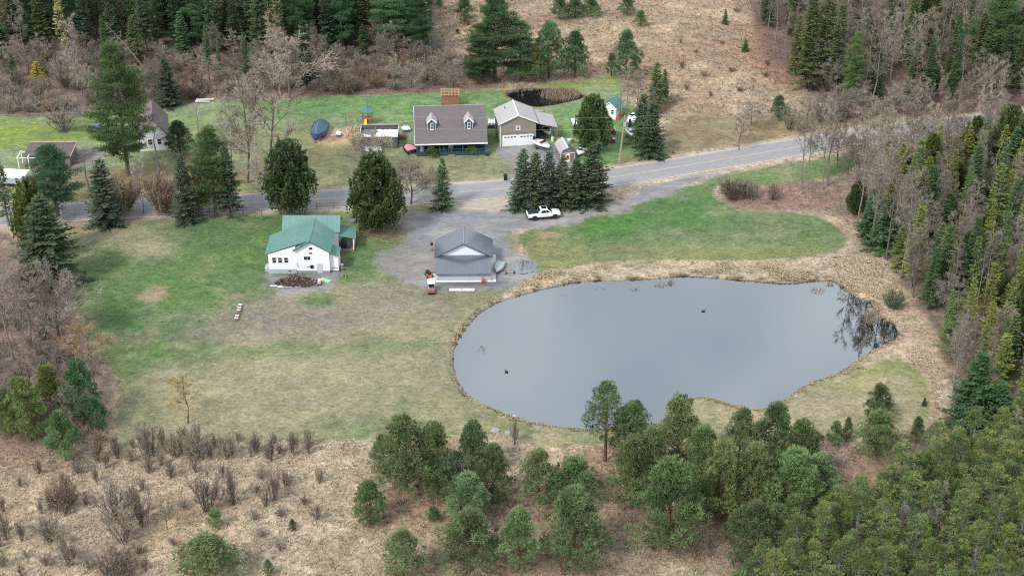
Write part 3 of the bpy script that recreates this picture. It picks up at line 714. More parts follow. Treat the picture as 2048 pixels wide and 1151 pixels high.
# ---- grey roofed house with porch and two dormers
o2 = G(833, 313); CH = thing('dormer_house', 'house with grey shingle roof, two dormers and dark teal porch', 'house', (o2.x, o2.y, 0), R(3.6))
WL = 13.2
bx('wall', M_TEALWALL, CH, .2, WL - .2, 2.5, 11.0, 0, 3.5)
MB().prismx([(2.5, 3.5), (11.0, 3.5), (6.75, 7.15)], .2, WL - .2).obj('gable', M_TAUPE, CH)
q0 = [(-.25, -.35, 2.62), (WL + .25, -.35, 2.62), (WL + .25, 2.3, 3.6), (-.25, 2.3, 3.6)]
MB().slab(q0, .12).obj('porch_roof', M_SHINGLE, CH)
q1 = [(-.25, 2.3, 3.6), (WL + .25, 2.3, 3.6), (WL + .25, 6.75, 7.42), (-.25, 6.75, 7.42)]
MB().slab(q1, .14).obj('roof', M_SHINGLE, CH)
MB().slab([(-.25, 11.4, 3.5), (WL + .25, 11.4, 3.5), (WL + .25, 6.75, 7.42), (-.25, 6.75, 7.42)], .14).obj('roof', M_SHINGLE, CH)
bx('fascia', M_TRIM, CH, -.25, WL + .25, -.42, -.352, 2.42, 2.66)
MB().slab([(-.30, -.35, 2.63), (-.252, -.35, 2.63), (-.252, 2.3, 3.61), (-.30, 2.3, 3.61)], .18).obj('rake_trim', M_TRIM, CH)
MB().slab([(-.30, 2.3, 3.61), (-.252, 2.3, 3.61), (-.252, 6.75, 7.43), (-.30, 6.75, 7.43)], .18).obj('rake_trim', M_TRIM, CH)
bx('ridge_cap', M_LSHINGLE, CH, -.25, WL + .25, 6.68, 6.82, 7.40, 7.45)
for i in range(7): bx('porch_post', M_TEAL, CH, .05 + i * (WL - .24) / 6, .19 + i * (WL - .24) / 6, 0, .14, .1, 2.5)
bx('porch_floor', M_TEALWALL, CH, 0, WL, .02, 2.5, -.1, .42)
bx('porch_skirt', M_TEALWALL, CH, .02, WL - .02, -.03, .02, -.1, .85); bx('porch_rail', M_TEAL, CH, .05, WL - .05, .01, .1, 1.25, 1.34)
for i in range(34): bx('baluster', M_TEAL, CH, .25 + i * .385, .29 + i * .385, .03, .08, .85, 1.25)
for xx in (1.6, 4.0, 8.6, 11.2): window(CH, xx, 2.5, 1.2, 1.0, 1.3, 2, 2)
dd = bx('door', M_TRIM, CH, 6.1, 7.0, 2.44, 2.5, .42, 2.4); bx('handle', M_STEEL, dd, 6.85, 6.93, 2.40, 2.44, 1.35, 1.45)
for xx, mm_ in ((.8, M_TRIM), (2.4, M_STEEL), (9.8, M_WOOD), (4.9, M_WOOD)): bx('porch_chair', mm_, CH, xx, xx + .6, 1.2, 1.8, .42, 1.25, .05)
bx('entry_step', M_WOOD, CH, 6.0, 7.2, -.8, -.03, -.1, .25)
for dxx in (3.05, 10.05):       # dormers

    dm = MB().prism([(dxx - .72, 4.0), (dxx + .72, 4.0), (dxx + .72, 5.75), (dxx, 6.45), (dxx - .72, 5.75)], 2.95, 6.2).obj('dormer', M_TAUPE, CH)
    for s in (-1, 1):
        q = [(dxx, 2.72, 6.58), (dxx + s * .98, 2.72, 5.66), (dxx + s * .98, 5.0, 5.66), (dxx, 6.0, 6.58)]
        MB().slab(q, .09).obj('dormer_roof', M_LSHINGLE, dm)
        MB().slab([(dxx, 2.66, 6.56), (dxx + s * 1.02, 2.66, 5.60), (dxx + s * 1.02, 2.72, 5.60), (dxx, 2.72, 6.56)], .22).obj('dormer_trim', M_TRIM, dm)
        bx('shutter', M_TEAL, dm, dxx + s * .5 - .17, dxx + s * .5 + .17, 2.90, 2.95, 4.15, 5.45); bx('corner_board', M_TRIM, dm, dxx + s * .735 - .04, dxx + s * .735 + .04, 2.91, 3.0, 3.95, 5.6)
    window(dm, dxx, 2.95, 4.25, .42, 1.1, 2, 2, fw=.09)
    bx('dormer_sill', M_TRIM, dm, dxx - .3, dxx + .3, 2.86, 2.95, 4.05, 4.16)

# ---- tan two-storey garage with open side bay
o3 = G(1000, 293); TG = thing('tan_garage', 'tall taupe two bay garage with light grey roof and side bay', 'garage', (o3.x, o3.y, 0), R(8))
W7 = 6.95
MB().prism([(0, 0), (W7, 0), (W7, 4.75), (W7 / 2, 6.25), (0, 4.75)], 0, 7.0).obj('wall', M_TAN, TG)
for s in (-1, 1):
    xe = -.35 if s < 0 else W7 + .35
    q = [(W7 / 2, -.3, 6.42), (xe, -.3, 4.72), (xe, 7.3, 4.72), (W7 / 2, 7.3, 6.42)]
    MB().slab(q, .12).obj('roof', M_LSHINGLE, TG)
    MB().slab([(W7 / 2, -.34, 6.40), (xe, -.34, 4.70), (xe, -.3, 4.70), (W7 / 2, -.3, 6.40)], .2).obj('rake_trim', M_TRIM, TG)
bx('ridge_vent', M_TRIM, TG, W7 / 2 - .12, W7 / 2 + .12, -.3, 7.3, 6.41, 6.46)
MB().tube([(1.6, 5.2, 5.4), (1.6, 5.2, 6.1)], .12, 8).obj('roof_vent', M_STEEL, TG)
for xx in (.62, 3.72):
    dr_ = bx('garage_door', M_TRIM, TG, xx, xx + 2.62, -.05, .0, .02, 2.1)
    for r_ in range(4): bx('door_panel', M_TRIM, dr_, xx + .04, xx + 2.58, -.075, -.05, .06 + r_ * .51, .06 + r_ * .51 + .47)
    for c_ in range(4): bx('door_light', M_GLASS, dr_, xx + .2 + c_ * .6, xx + .62 + c_ * .6, -.085, -.075, 1.74, 1.96)
bx('door_surround', M_TRIM, TG, .45, .62, -.06, 0, 0, 2.25); bx('door_surround', M_TRIM, TG, 3.24, 3.72, -.06, 0, 0, 2.25); bx('door_surround', M_TRIM, TG, 6.34, 6.5, -.06, 0, 0, 2.25); bx('door_surround', M_TRIM, TG, .45, 6.5, -.065, 0, 2.1, 2.25)
bx('corner_board', M_TRIM, TG, -.03, .12, -.03, 0, 0, 4.7); bx('belt_trim', M_TAUPE, TG, .12, W7, -.03, 0, 2.55, 2.68)
window(TG, W7 / 2, 0, 3.35, .55, .55, 2, 2, fw=.16)
q = [(W7 + .2, .2, 4.3), (W7 + 4.3, .6, 3.1), (W7 + 4.3, 6.8, 3.1), (W7 + .2, 6.8, 4.3)]
MB().slab(q, .12).obj('side_bay_roof', M_LSHINGLE, TG)
for yy in (.75, 3.6, 6.5): bx('side_bay_post', M_WOOD, TG, W7 + 4.0, W7 + 4.15, yy, yy + .15, -.1, 3.05)
bx('side_bay_back', M_DARKGREY, TG, W7 + .05, W7 + 4.0, 6.55, 6.65, 0, 3.1)

# ---- small grey shed by the driveway
o4 = G(1121, 326); SD = thing('garden_shed', 'small taupe barn roofed shed behind the spruce row', 'shed', (o4.x, o4.y, 0), R(12))
MB().prism([(0, 0), (2.75, 0), (2.75, 1.9), (2.3, 2.55), (1.37, 2.95), (.45, 2.55), (0, 1.9)], 0, 4.6).obj('wall', M_TAUPE, SD)
for (xa, za, xb, zb, mm_) in ((-.12, 1.84, .42, 2.64, M_LSHINGLE), (.42, 2.64, 1.37, 3.06, M_LSHINGLE), (1.37, 3.06, 2.32, 2.64, M_BLUEROOF), (2.32, 2.64, 2.87, 1.84, M_BLUEROOF)):  # one roof: lighter colour on the left slopes, darker on the right
    MB().slab([(xa, -.15, za), (xb, -.15, zb), (xb, 4.75, zb), (xa, 4.75, za)], .08).obj('roof', mm_, SD)
bx('ridge_cap', M_TRIM, SD, 1.27, 1.47, -.18, 4.78, 3.05, 3.10)
for xx in (-.02, 2.69): bx('corner_board', M_TRIM, SD, xx, xx + .08, -.03, .05, 0, 1.85)
bx('corner_board', M_TRIM, SD, .05, 2.7, -.032, 0, 1.85, 1.93)
dd = bx('door', M_TRIM, SD, .95, 1.75, -.05, 0, .1, 1.75); bx('door_panel', M_ORANGE, dd, 1.08, 1.62, -.07, -.05, .55, 1.45); bx('pane', M_GLASS, dd, 1.2, 1.5, -.08, -.07, .9, 1.35)

# ---- white shed with teal roof
o5 = G(1209, 236); WS = thing('white_shed', 'small white shed with teal metal roof near the far pond', 'shed', (o5.x, o5.y, 0), R(-24))
MB().prism([(-.4, 0), (2.35, 0), (2.35, 2.5), (.97, 3.5), (-.4, 2.5)], 0, 3.4).obj('wall', M_WHITE, WS)
for s in (-1, 1):
    q = [(.97, -.2, 3.62), (.97 + s * 1.65, -.2, 2.42), (.97 + s * 1.65, 3.6, 2.42), (.97, 3.6, 3.62)]
    MB().slab(q, .08).obj('roof', M_TEALROOF, WS)
    MB().slab([(.97, -.23, 3.6), (.97 + s * 1.65, -.23, 2.40), (.97 + s * 1.65, -.2, 2.40), (.97, -.2, 3.6)], .14).obj('rake_trim', M_TRIM, WS)
window(WS, 1.65, 0, 1.15, .5, .85, 2, 1)
dd = bx('door', M_TRIM, WS, .1, .85, -.05, 0, .1, 1.9); bx('handle', M_BLACK, dd, .7, .78, -.09, -.05, .9, 1.05)
window(WS, 2.35, 1.1, 1.3, .5, .7, face='x+'); window(WS, 2.35, 2.3, 1.3, .5, .7, face='x+'); bx('side_deck', M_RED, WS, 2.36, 2.9, .2, 3.2, -.1, .3)

# ---- brown roofed house behind the big pine
o6 = G(281, 303); BH = thing('brown_roofed_house', 'white walled house with steep mauve brown roof behind the tallest pine', 'house', (o6.x, o6.y, 0), R(12))
MB().prism([(0, 0), (5.2, 0), (5.2, 3.3), (2.9, 6.5), (0, 3.3)], 0, 9.5).obj('wall', M_WHITE, BH)
for s in (-1, 1):
    xe = 2.9 + s * 2.75 if s > 0 else -.4
    ze = 2.9
    q = [(2.9, -.35, 6.65), (xe, -.35, ze), (xe, 9.8, ze), (2.9, 9.8, 6.65)]
    MB().slab(q, .12).obj('roof', M_BROWNROOF, BH); MB().slab([(2.9, -.39, 6.63), (xe, -.39, ze - .02), (xe, -.35, ze - .02), (2.9, -.35, 6.63)], .2).obj('rake_trim', M_REDWOOD, BH)
window(BH, 2.0, 0, 1.2, .7, 1.1, 2, 1); window(BH, 3.7, 0, 1.2, .7, 1.1, 2, 1); window(BH, 2.9, 0, 3.9, .6, .9, 2, 1)
# ---- weathered garage at far left with collapsed end
o7 = G(52, 334); LG = thing('old_garage', 'old garage with dark shingled roof at far left', 'garage', (o7.x, o7.y, 0), R(1))
bx('wall', M_TAUPE, LG, .2, 8.2, 0.2, 5.8, -.1, 2.3)
MB().slab([(-.2, -.2, 2.25), (8.5, -.2, 2.25), (9.2, 3.0, 3.7), (.5, 3.0, 3.7)], .12).obj('roof', M_DSHINGLE, LG)
MB().slab([(-.2, 6.2, 2.25), (8.5, 6.2, 2.25), (9.2, 3.0, 3.7), (.5, 3.0, 3.7)], .12).obj('roof', M_DSHINGLE, LG)
bx('ridge_board', mat('pinkish_ridge_cap', (.38, .28, .25), .8), LG, .4, 9.2, 2.85, 3.15, 3.68, 3.76)
MB().slab([(8.5, -.25, 2.27), (8.62, -.25, 2.27), (9.32, 3.0, 3.72), (9.2, 3.0, 3.72)], .16).obj('rake_trim', M_LSHINGLE, LG)
bx('doorway_shade', M_BLACK, LG, 3.4, 5.6, .16, .2, 0, 1.9)  # flat black panel stands in for the shade inside an open doorway
o8 = G(38, 338); PG = thing('white_pergola', 'white open frame pergola in front of the old garage', 'pergola', (o8.x, o8.y, 0), R(1))
for xx in (0, 1.9, 3.8):
    for yy in (0, 2.6): bx('post', M_TRIM, PG, xx, xx + .14, yy, yy + .14, -.1, 2.3)
    bx('beam', M_TRIM, PG, xx - .01, xx + .15, -.2, 2.95, 2.3, 2.45)
for yy in (0, 2.6): bx('rail', M_TRIM, PG, -.2, 4.15, yy, yy + .14, 2.15, 2.29)
o9 = G(-5, 372); WB = thing('box_trailer', 'white boxy trailer by the road at the far left photo edge', 'trailer', (o9.x, o9.y, 0), R(-6))
bx('body', M_GELCOAT, WB, 0, 5.6, 0, 2.3, .55, 2.5, .05); bx('side_panel', M_SKIRT, WB, .1, 5.5, -.03, 0, .6, 1.7)
for xx in (2.2, 3.0):
    wv_ = MB().tube([(xx, -.12, .35), (xx, .1, .35)], .35, 12).obj('wheel', M_TYRE, WB)
bx('hitch', M_STEEL, WB, 5.6, 6.8, 1.05, 1.2, .5, .6)
# ------------------------------------------------------------------ vehicles and yard things
def wheel(parent, x, y, r=.38, wd=.26, axis='y', name='wheel', rimm=None):
    a = (0, -wd / 2, 0) if axis == 'y' else (-wd / 2, 0, 0); b = (0, wd / 2, 0) if axis == 'y' else (wd / 2, 0, 0)
    v = Vector((x, y, r))
    t = MB().tube([v + Vector(a), v + Vector(a) * .8, v + Vector(b) * .8, v + Vector(b)], [r * .9, r, r, r * .9], 16).obj(name, M_TYRE, parent)
    MB().tube([v + Vector(a) * 1.04, v + Vector(b) * 1.04], r * .56, 12).obj('rim', rimm or M_STEEL, t)
    return t
# ---- white pickup
pt = G(1087, 438); PK = thing('pickup_truck', 'white crew cab pickup with black bed cover on the gravel drive', 'pickup', (pt.x, pt.y + .6, 0), R(11))
M_CAR = mat('white_car_paint', (0.80, 0.81, 0.82), 0.22, var=0.02, spec=0.6)
M_BED = mat('black_bed_cover', (0.030, 0.034, 0.042), 0.5)
def body_section(x, hw, z0, z1, r=.12):
    return [(x, -hw + r, z0), (x, hw - r, z0), (x, hw, z0 + r), (x, hw, z1 - r), (x, hw - r, z1), (x, -hw + r, z1), (x, -hw, z1 - r), (x, -hw, z0 + r)]
secs = [(-2.95, .90, .62, 1.22), (-2.85, .98, .55, 1.28), (-.75, 1.0, .50, 1.30), (.4, 1.0, .48, 1.28), (1.25, 1.0, .50, 1.25), (2.2, .98, .52, 1.18), (2.75, .93, .56, 1.08), (2.95, .80, .62, .98)]
MB().loft([body_section(*s) for s in secs]).obj('body', M_CAR, PK, True)
cab = [(-.95, .93, 1.20, 1.28), (-.85, .90, 1.22, 1.55), (-.62, .80, 1.22, 1.92), (.0, .78, 1.22, 1.97), (.55, .79, 1.22, 1.90), (1.05, .86, 1.22, 1.52), (1.45, .93, 1.2, 1.27)]
MB().loft([body_section(x, hw, z0, z1, .03 if z1 < 1.4 else .1) for x, hw, z0, z1 in cab]).obj('cab', M_CAR, PK, True)
for s in (-1, 1):
    m = MB(); yy = lambda z: s * (.905 - (z - 1.3) * .20)
    wn = m.add([(-.55, yy(1.35) + s * .03, 1.35), (.28, yy(1.35) + s * .03, 1.35), (.22, yy(1.75) + s * .02, 1.75), (-.45, yy(1.75) + s * .02, 1.75), (-.55, yy(1.35) - s * .05, 1.35), (.28, yy(1.35) - s * .05, 1.35), (.22, yy(1.75) - s * .05, 1.75), (-.45, yy(1.75) - s * .05, 1.75)], [(0, 1, 2, 3), (7, 6, 5, 4), (0, 4, 5, 1), (1, 5, 6, 2), (2, 6, 7, 3), (3, 7, 4, 0)]).obj('side_window', M_GLASS, PK)
    MB().add([(.34, yy(1.35) + s * .03, 1.35), (1.0, yy(1.35) + s * .02, 1.35), (.62, yy(1.72) + s * .02, 1.72), (.30, yy(1.75) + s * .02, 1.75), (.34, yy(1.35) - s * .06, 1.35), (1.0, yy(1.35) - s * .06, 1.35), (.62, yy(1.72) - s * .06, 1.72), (.30, yy(1.75) - s * .06, 1.75)], [(0, 1, 2, 3), (7, 6, 5, 4), (0, 4, 5, 1), (1, 5, 6, 2), (2, 6, 7, 3), (3, 7, 4, 0)]).obj('side_window', M_GLASS, PK)
    bx('mirror', M_CAR, PK, .95, 1.12, s * 1.0 if s > 0 else -1.2, s * 1.2 if s > 0 else -1.0, 1.3, 1.5, .04)
    bx('running_board', M_BLACK, PK, -.85, 1.25, s * 1.0 - .07, s * 1.0 + .07, .38, .5)
    bx('headlight', M_STEEL, PK, 2.72, 2.95, s * .78 - .13, s * .78 + .13, .86, 1.02, .03); bx('tail_light', M_RED, PK, -2.97, -2.86, s * .90 - .07, s * .90 + .07, .85, 1.2, .02)
    for xx in (-.3, .6): bx('door_handle', M_BLACK, PK, xx, xx + .16, s * 1.0 - .02, s * 1.0 + .03, 1.08, 1.12)
    for xx in (-1.75, 1.85):
        w_ = wheel(PK, xx, s * .86, .40, .28)
        MB().tube([(xx, s * .80, .50), (xx, s * 1.012, .50)], .50, 16).obj('wheel_arch', M_BLACK, PK)
MB().slab([(.66, -.70, 1.86), (.66, .70, 1.86), (1.38, .82, 1.33), (1.38, -.82, 1.33)], .05).obj('windscreen', M_GLASS, PK).location.z = .03
MB().slab([(-.93, -.70, 1.44), (-.93, .70, 1.44), (-.67, .66, 1.86), (-.67, -.66, 1.86)], .05).obj('rear_window', M_GLASS, PK).location.x = -.04
bx('sunroof', M_GLASS, PK, -.40, .42, -.52, .52, 1.955, 1.985)
bx('bed_cover', M_BED, PK, -2.82, -.98, -.86, .86, 1.29, 1.345, .02)
bx('bumper', M_STEEL, PK, 2.88, 3.06, -.88, .88, .48, .68, .05); bx('bumper', M_BLACK, PK, -3.08, -2.9, -.9, .9, .48, .66, .04); bx('grille', M_BLACK, PK, 2.93, 2.985, -.6, .6, .7, .96)

# ---- boats
def boat(name, label, px, py, L, W, rz, hullm, inm, trailer=True, tarp=None, group=None, h=.75, console=True):
    p = G(px, py); z0 = .55 if trailer else .02
    t = thing(name, label, 'boat', (p.x, p.y, 0), rz, group)
    rings = []
    for k in range(9):
        u = k / 8; y = -L / 2 + L * u; wd = W / 2 * (1 - max(0, (u - .45) / .56) ** 2.2) * (.9 + .1 * min(1, u * 4)); zz = z0 + .12 * u ** 3 * 3
        wd = max(wd, .03)
        rings.append([(-wd, y, z0 + h + .18 * u * u), (-wd * .92, y, z0 + h * .45 + .1 * u), (-wd * .35, y, zz + .02), (wd * .35, y, zz + .02), (wd * .92, y, z0 + h * .45 + .1 * u), (wd, y, z0 + h + .18 * u * u)])
    MB().loft(rings).obj('hull', hullm, t, True)
    if tarp:
        rr = []
        for k in range(11):
            u = k / 10; y = -L / 2 - .1 + (L + .15) * u; wd = (W / 2 + .09) * (1 - max(0, (u - .45) / .6) ** 2.2); wd = max(wd, .06); top = z0 + h + (1.35 * math.sin(min(1, (u + .25) / .7) * 1.57) if u < .5 else 1.35 * (1 - (u - .5) / .56)) + .12
            rr.append([(-wd * 1.03, y, z0 + h * .1 - .12 * (k % 2)), (-wd * 1.02, y, z0 + h + .05 + .2 * u * u), (-wd * .45, y, (top * .7 + (z0 + h) * .3) - .05 * (k % 2)), (0, y, top), (wd * .45, y, (top * .7 + (z0 + h) * .3) - .05 * (k % 2)), (wd * 1.02, y, z0 + h + .05 + .2 * u * u), (wd * 1.03, y, z0 + h * .1 - .12 * (k % 2))])
        MB().loft(rr, True).obj('tarpaulin', tarp, t)
        MB().tube([(0, -L / 2 + .2, z0 + h + 1.0), (0, L * .0, z0 + h + 1.5), (0, L / 2 - .1, z0 + h + .35)], .05, 5).obj('ridge_rope', M_STEEL, t)
    else:
        fl = []
        for k in range(9):
            u = k / 8; y = -L / 2 + .25 + (L - .6) * u; wd = W / 2 * .8 * (1 - max(0, (u - .45) / .58) ** 2.2); fl.append((wd, y))
        pts = [(a, b, z0 + h + .015 + .18 * ((b + L / 2) / L) ** 2) for a, b in fl] + [(-a, b, z0 + h + .015 + .18 * ((b + L / 2) / L) ** 2) for a, b in reversed(fl)]
        MB().add(pts, [tuple(range(len(pts)))]).obj('cockpit', inm, t)
        if console:
            bx('windscreen', M_GLASS, t, -W * .33, W * .33, L * .04, L * .07, z0 + h + .06, z0 + h + .5, .02)
            for s in (-1, 1): bx('seat', M_GELCOAT, t, s * W * .2 - .22, s * W * .2 + .22, -L * .16, -L * .05, z0 + h + .03, z0 + h + .4, .05)
            bx('outboard_motor', M_BLACK, t, -.2, .2, -L / 2 - .35, -L / 2 + .05, z0 + .1, z0 + h + .55, .06)
    if trailer:
        tr = MB(); tr.box(-W * .3, -W * .22, -L * .45, L * .4, .38, .47); tr.box(W * .22, W * .3, -L * .45, L * .4, .38, .47); tr.box(-W * .45, W * .45, -L * .2, -L * .13, .3, .39)
        tr.hexa([(-W * .3, L * .4, .38), (-W * .22, L * .4, .38), (.05, L * .68, .38), (-.05, L * .68, .38), (-W * .3, L * .4, .47), (-W * .22, L * .4, .47), (.05, L * .68, .47), (-.05, L * .68, .47)])
        tr.hexa([(W * .22, L * .4, .38), (W * .3, L * .4, .38), (.05, L * .68, .375), (-.05, L * .68, .375), (W * .22, L * .4, .47), (W * .3, L * .4, .47), (.05, L * .68, .475), (-.05, L * .68, .475)])
        tf = tr.obj('trailer_frame', M_STEEL, t)
        for s in (-1, 1): wheel(t, s * W * .48, -L * .16, .3, .2, 'x')
        MB().tube([(0, L * .68, .42), (0, L * .68, .05)], .04, 6).obj('jockey_stand', M_BLACK, t)
    return t
boat('covered_boat', 'boat under a dark blue tarpaulin on a trailer', 638, 270, 6.2, 2.9, R(176), M_GELCOAT, M_UNDER, True, M_BLUETARP)
boat('pink_boat', 'dark hulled boat with pink interior beside the teal porch', 819, 303, 3.2, 2.5, R(25), M_BLACK, M_PINK, False, h=.9, console=False)
boat('parked_boat', 'pinkish white boat on a trailer in front of the tan garage', 1084, 298, 4.3, 1.9, R(-140), M_GELCOAT, mat('faded_pink_cushions', (.55, .40, .40), .6, var=.25, scale=3), True)
boat('sheltered_boat', 'white bowed boat parked inside the garage side bay', 1092, 270, 4.2, 1.9, R(200), M_GELCOAT, M_UNDER, True)
boat('grey_boat', 'grey green boat behind the white one by the spruce', 1264, 246, 4.6, 1.9, R(-14), M_GREYBOAT, M_GELCOAT, True)
boat('white_boat', 'white motor boat on a trailer beside the thick dark spruce', 1266, 276, 4.4, 2.1, R(196), M_GELCOAT, M_UNDER, True)
boat('small_white_boat', 'small white boat right of the taupe shed', 1162, 308, 3.2, 1.7, R(155), M_GELCOAT, M_TARPW, False)
boat('jon_boat', 'grey aluminium boat on the gravel right of the metal garage', 998, 538, 3.9, 1.7, R(168), M_GREYBOAT, M_GREYBOAT, False, h=.55, console=False)

# ---- covered boat neighbours and pool deck
p = G(718, 297); PD = thing('pool_deck', 'raised rectangular pool with dark board front and pale rim', 'pool', (p.x + .2, p.y, 0), R(1))
for i in range(16): bx('board', M_DARKGREY, PD, i * .45, i * .45 + .43, -.04 - .01 * (i % 2), .04, -.1, 2.3 + .02 * (i % 3))
bx('side_wall', M_DARKGREY, PD, -.06, .0, .05, 5.2, -.1, 2.2); bx('side_wall', M_DARKGREY, PD, 7.2, 7.26, .05, 5.2, -.1, 2.2); bx('back_wall', M_DARKGREY, PD, 0, 7.2, 5.2, 5.26, -.1, 2.6)
bx('deck', M_UNDER, PD, .02, 7.18, .06, 5.15, 1.6, 1.75)
bx('rim', M_CONC, PD, -.08, 7.28, -.08, .06, 2.34, 2.42); bx('rim', M_CONC, PD, -.08, .06, .07, 5.3, 2.34, 2.42); bx('rim', M_CONC, PD, 7.14, 7.28, .07, 5.3, 2.34, 2.42); bx('rim', M_CONC, PD, -.08, 7.28, 5.31, 5.42, 2.62, 2.72)
rgp = np.random.default_rng(3)
def crumple(name, m, parent, x0, x1, y0, y1, z, amp, seed):
    rg = np.random.default_rng(seed); nx_, ny_ = 9, 7; V = []
    for j in range(ny_):
        for i in range(nx_): V.append((x0 + (x1 - x0) * (i + rg.uniform(-.3, .3)) / (nx_ - 1), y0 + (y1 - y0) * (j + rg.uniform(-.3, .3)) / (ny_ - 1), z + rg.uniform(0, amp)))
    k = len(V); V += [(a, b, z - .06) for a, b, c in V]
    F = [(j * nx_ + i, j * nx_ + i + 1, (j + 1) * nx_ + i + 1, (j + 1) * nx_ + i) for j in range(ny_ - 1) for i in range(nx_ - 1)]
    ring = [i for i in range(nx_)] + [j * nx_ + nx_ - 1 for j in range(1, ny_)] + [(ny_ - 1) * nx_ + i for i in range(nx_ - 2, -1, -1)] + [j * nx_ for j in range(ny_ - 2, 0, -1)]
    for a, b in zip(ring, ring[1:] + ring[:1]): F.append((b, a, a + k, b + k))
    return MB().add(V, F).obj(name, m, parent)
crumple('cover_sheet', M_TARPW, PD, .2, 3.2, .1, 1.7, 2.0, .35, 1); crumple('cover_sheet', M_TARPW, PD, 3.1, 7.0, .1, 4.0, 2.05, .25, 2)
p = G(730, 310); TC = thing('covered_trailer', 'low trailer with white crumpled cover in front of the pool', 'trailer', (p.x, p.y, 0), R(4))
bx('bed', M_STEEL, TC, 0, 3.0, 0, 1.7, .4, .55); crumple('cover', M_TARPW, TC, -.05, 1.0, 0, 1.7, .75, .5, 5); crumple('cover', M_TARPW, TC, 1.25, 3.05, 0, 1.7, .7, .4, 6); wheel(TC, .8, -.08, .3, .18); wheel(TC, .8, 1.78, .3, .18)
for k, (px, py, w_, d_, h_, m_, nm, l) in enumerate([(678, 272, .9, .9, .9, M_GELCOAT, 'storage_box', 'small white box on the sand beside the covered boat'), (983, 252, 1.2, 2.2, 1.1, M_TARPW, 'covered_pile', 'white covered pile left of the tan garage'), (1152, 250, 1.5, 2.6, 1.0, M_TARPW, 'utility_trailer', 'white loaded trailer left of the tall cedar'), (812, 262, 1.4, 1.2, .9, M_TARPW, 'covered_pile', 'white covered mound between the pool and dormer house'), (55, 366, .9, .8, .8, M_TARPW, 'covered_pile', 'small white bundle right of the boxy trailer')]):
    q_ = G(px, py); t = thing(nm, l, 'pile' if 'pile' in nm else ('box' if 'box' in nm else 'trailer'), (q_.x, q_.y, 0), R(8 * k - 10))
    bx('base', M_DARKGREY, t, -w_ / 2, w_ / 2, -d_ / 2, d_ / 2, -.05, h_ * .55, .04); crumple('cover', m_, t, -w_ / 2 - .05, w_ / 2 + .05, -d_ / 2 - .05, d_ / 2 + .05, h_ * .58, h_ * .5, 30 + k)
p = G(800, 277); t = thing('brown_bench', 'rusty brown heap beside the pool end', 'pile', (p.x, p.y, 0)); crumple('top', M_REDWOOD, t, -.9, 1.1, -.5, .5, .35, .3, 77); bx('base', M_REDWOOD, t, -.8, 1.0, -.45, .45, -.05, .33)
# split log pile by the pool, each log its own piece
p = G(714, 290); LP_ = thing('log_pile', 'stack of split logs along the left side of the pool', 'log pile', (p.x, p.y, 0))
lgm = MB().tube([(0, 0, 0), (1.0, 0, 0)], .16, 7).mesh('log', M_NEWWOOD)
for r_ in range(4):
    for c_ in range(11): part('log', lgm, LP_, (-.7 + rgp.uniform(-.12, .12), c_ * .34 + (r_ % 2) * .17, .15 + r_ * .27), (0, 0, rgp.uniform(-.12, .12)))
p = G(705, 268); BP = thing('lumber_heap', 'heap of pale broken boards left of the log stack', 'lumber heap', (p.x, p.y, 0))
plm = MB().box(-.9, .9, -.08, .08, -.02, .02).mesh('board', M_NEWWOOD)
for k in range(30): part('board', plm, BP, (rgp.normal() * .9, rgp.normal() * 1.1, .1 + abs(rgp.normal()) * .45), (rgp.normal() * .3, rgp.normal() * .4, rgp.uniform(0, 3)))
# ---- playset
p = G(734, 252); PS = thing('playset', 'wooden playset with teal canopy, swing beam and yellow slide', 'playset', (p.x, p.y + 1.2, 0), R(2))
for xx in (-.9, .9):
    for yy in (-.9, .9): bx('post', M_REDWOOD, PS, xx - .07, xx + .07, yy - .07, yy + .07, -.1, 2.9)
bx('platform', M_REDWOOD, PS, -1, 1, -1, 1, 1.3, 1.4); bx('rail', M_REDWOOD, PS, -1, 1, -.98, -.92, 1.9, 2.0); bx('rail', M_REDWOOD, PS, -1, 1, .92, .98, 1.9, 2.0)
MB().slab([(-1.15, -1.1, 2.75), (1.15, -1.1, 2.75), (1.15, 0, 3.75), (-1.15, 0, 3.75)], .05).obj('canopy', M_TEALROOF, PS); MB().slab([(-1.15, 1.1, 2.75), (1.15, 1.1, 2.75), (1.15, 0, 3.75), (-1.15, 0, 3.75)], .05).obj('canopy', M_TEALROOF, PS)
MB().slab([(-.55, -1.0, 1.4), (-.05, -1.0, 1.4), (-.05, -3.2, .25), (-.55, -3.2, .25)], .06).obj('slide', M_YELLOW, PS)
for xx in (-.57, -.07): MB().slab([(xx, -1.0, 1.55), (xx + .04, -1.0, 1.55), (xx + .04, -3.2, .40), (xx, -3.2, .40)], .14).obj('slide_side', M_YELLOW, PS)
MB().tube([(-.9, 0, 2.3), (-4.2, 0, 2.3)], .07, 6).obj('swing_beam', M_REDWOOD, PS); MB().tube([(-4.2, 0, 2.3), (-4.3, -.9, -.1)], .06, 6).obj('swing_leg', M_REDWOOD, PS); MB().tube([(-4.2, 0, 2.3), (-4.3, .9, -.1)], .06, 6).obj('swing_leg', M_REDWOOD, PS)
for xx in (-1.9, -3.2):
    sw = bx('swing_seat', M_BLACK, PS, xx - .25, xx + .25, -.12, .12, .5, .55)
    for s in (-.22, .22): MB().tube([(xx + s, 0, .55), (xx + s, 0, 2.3)], .012, 4).obj('chain', M_STEEL, sw)
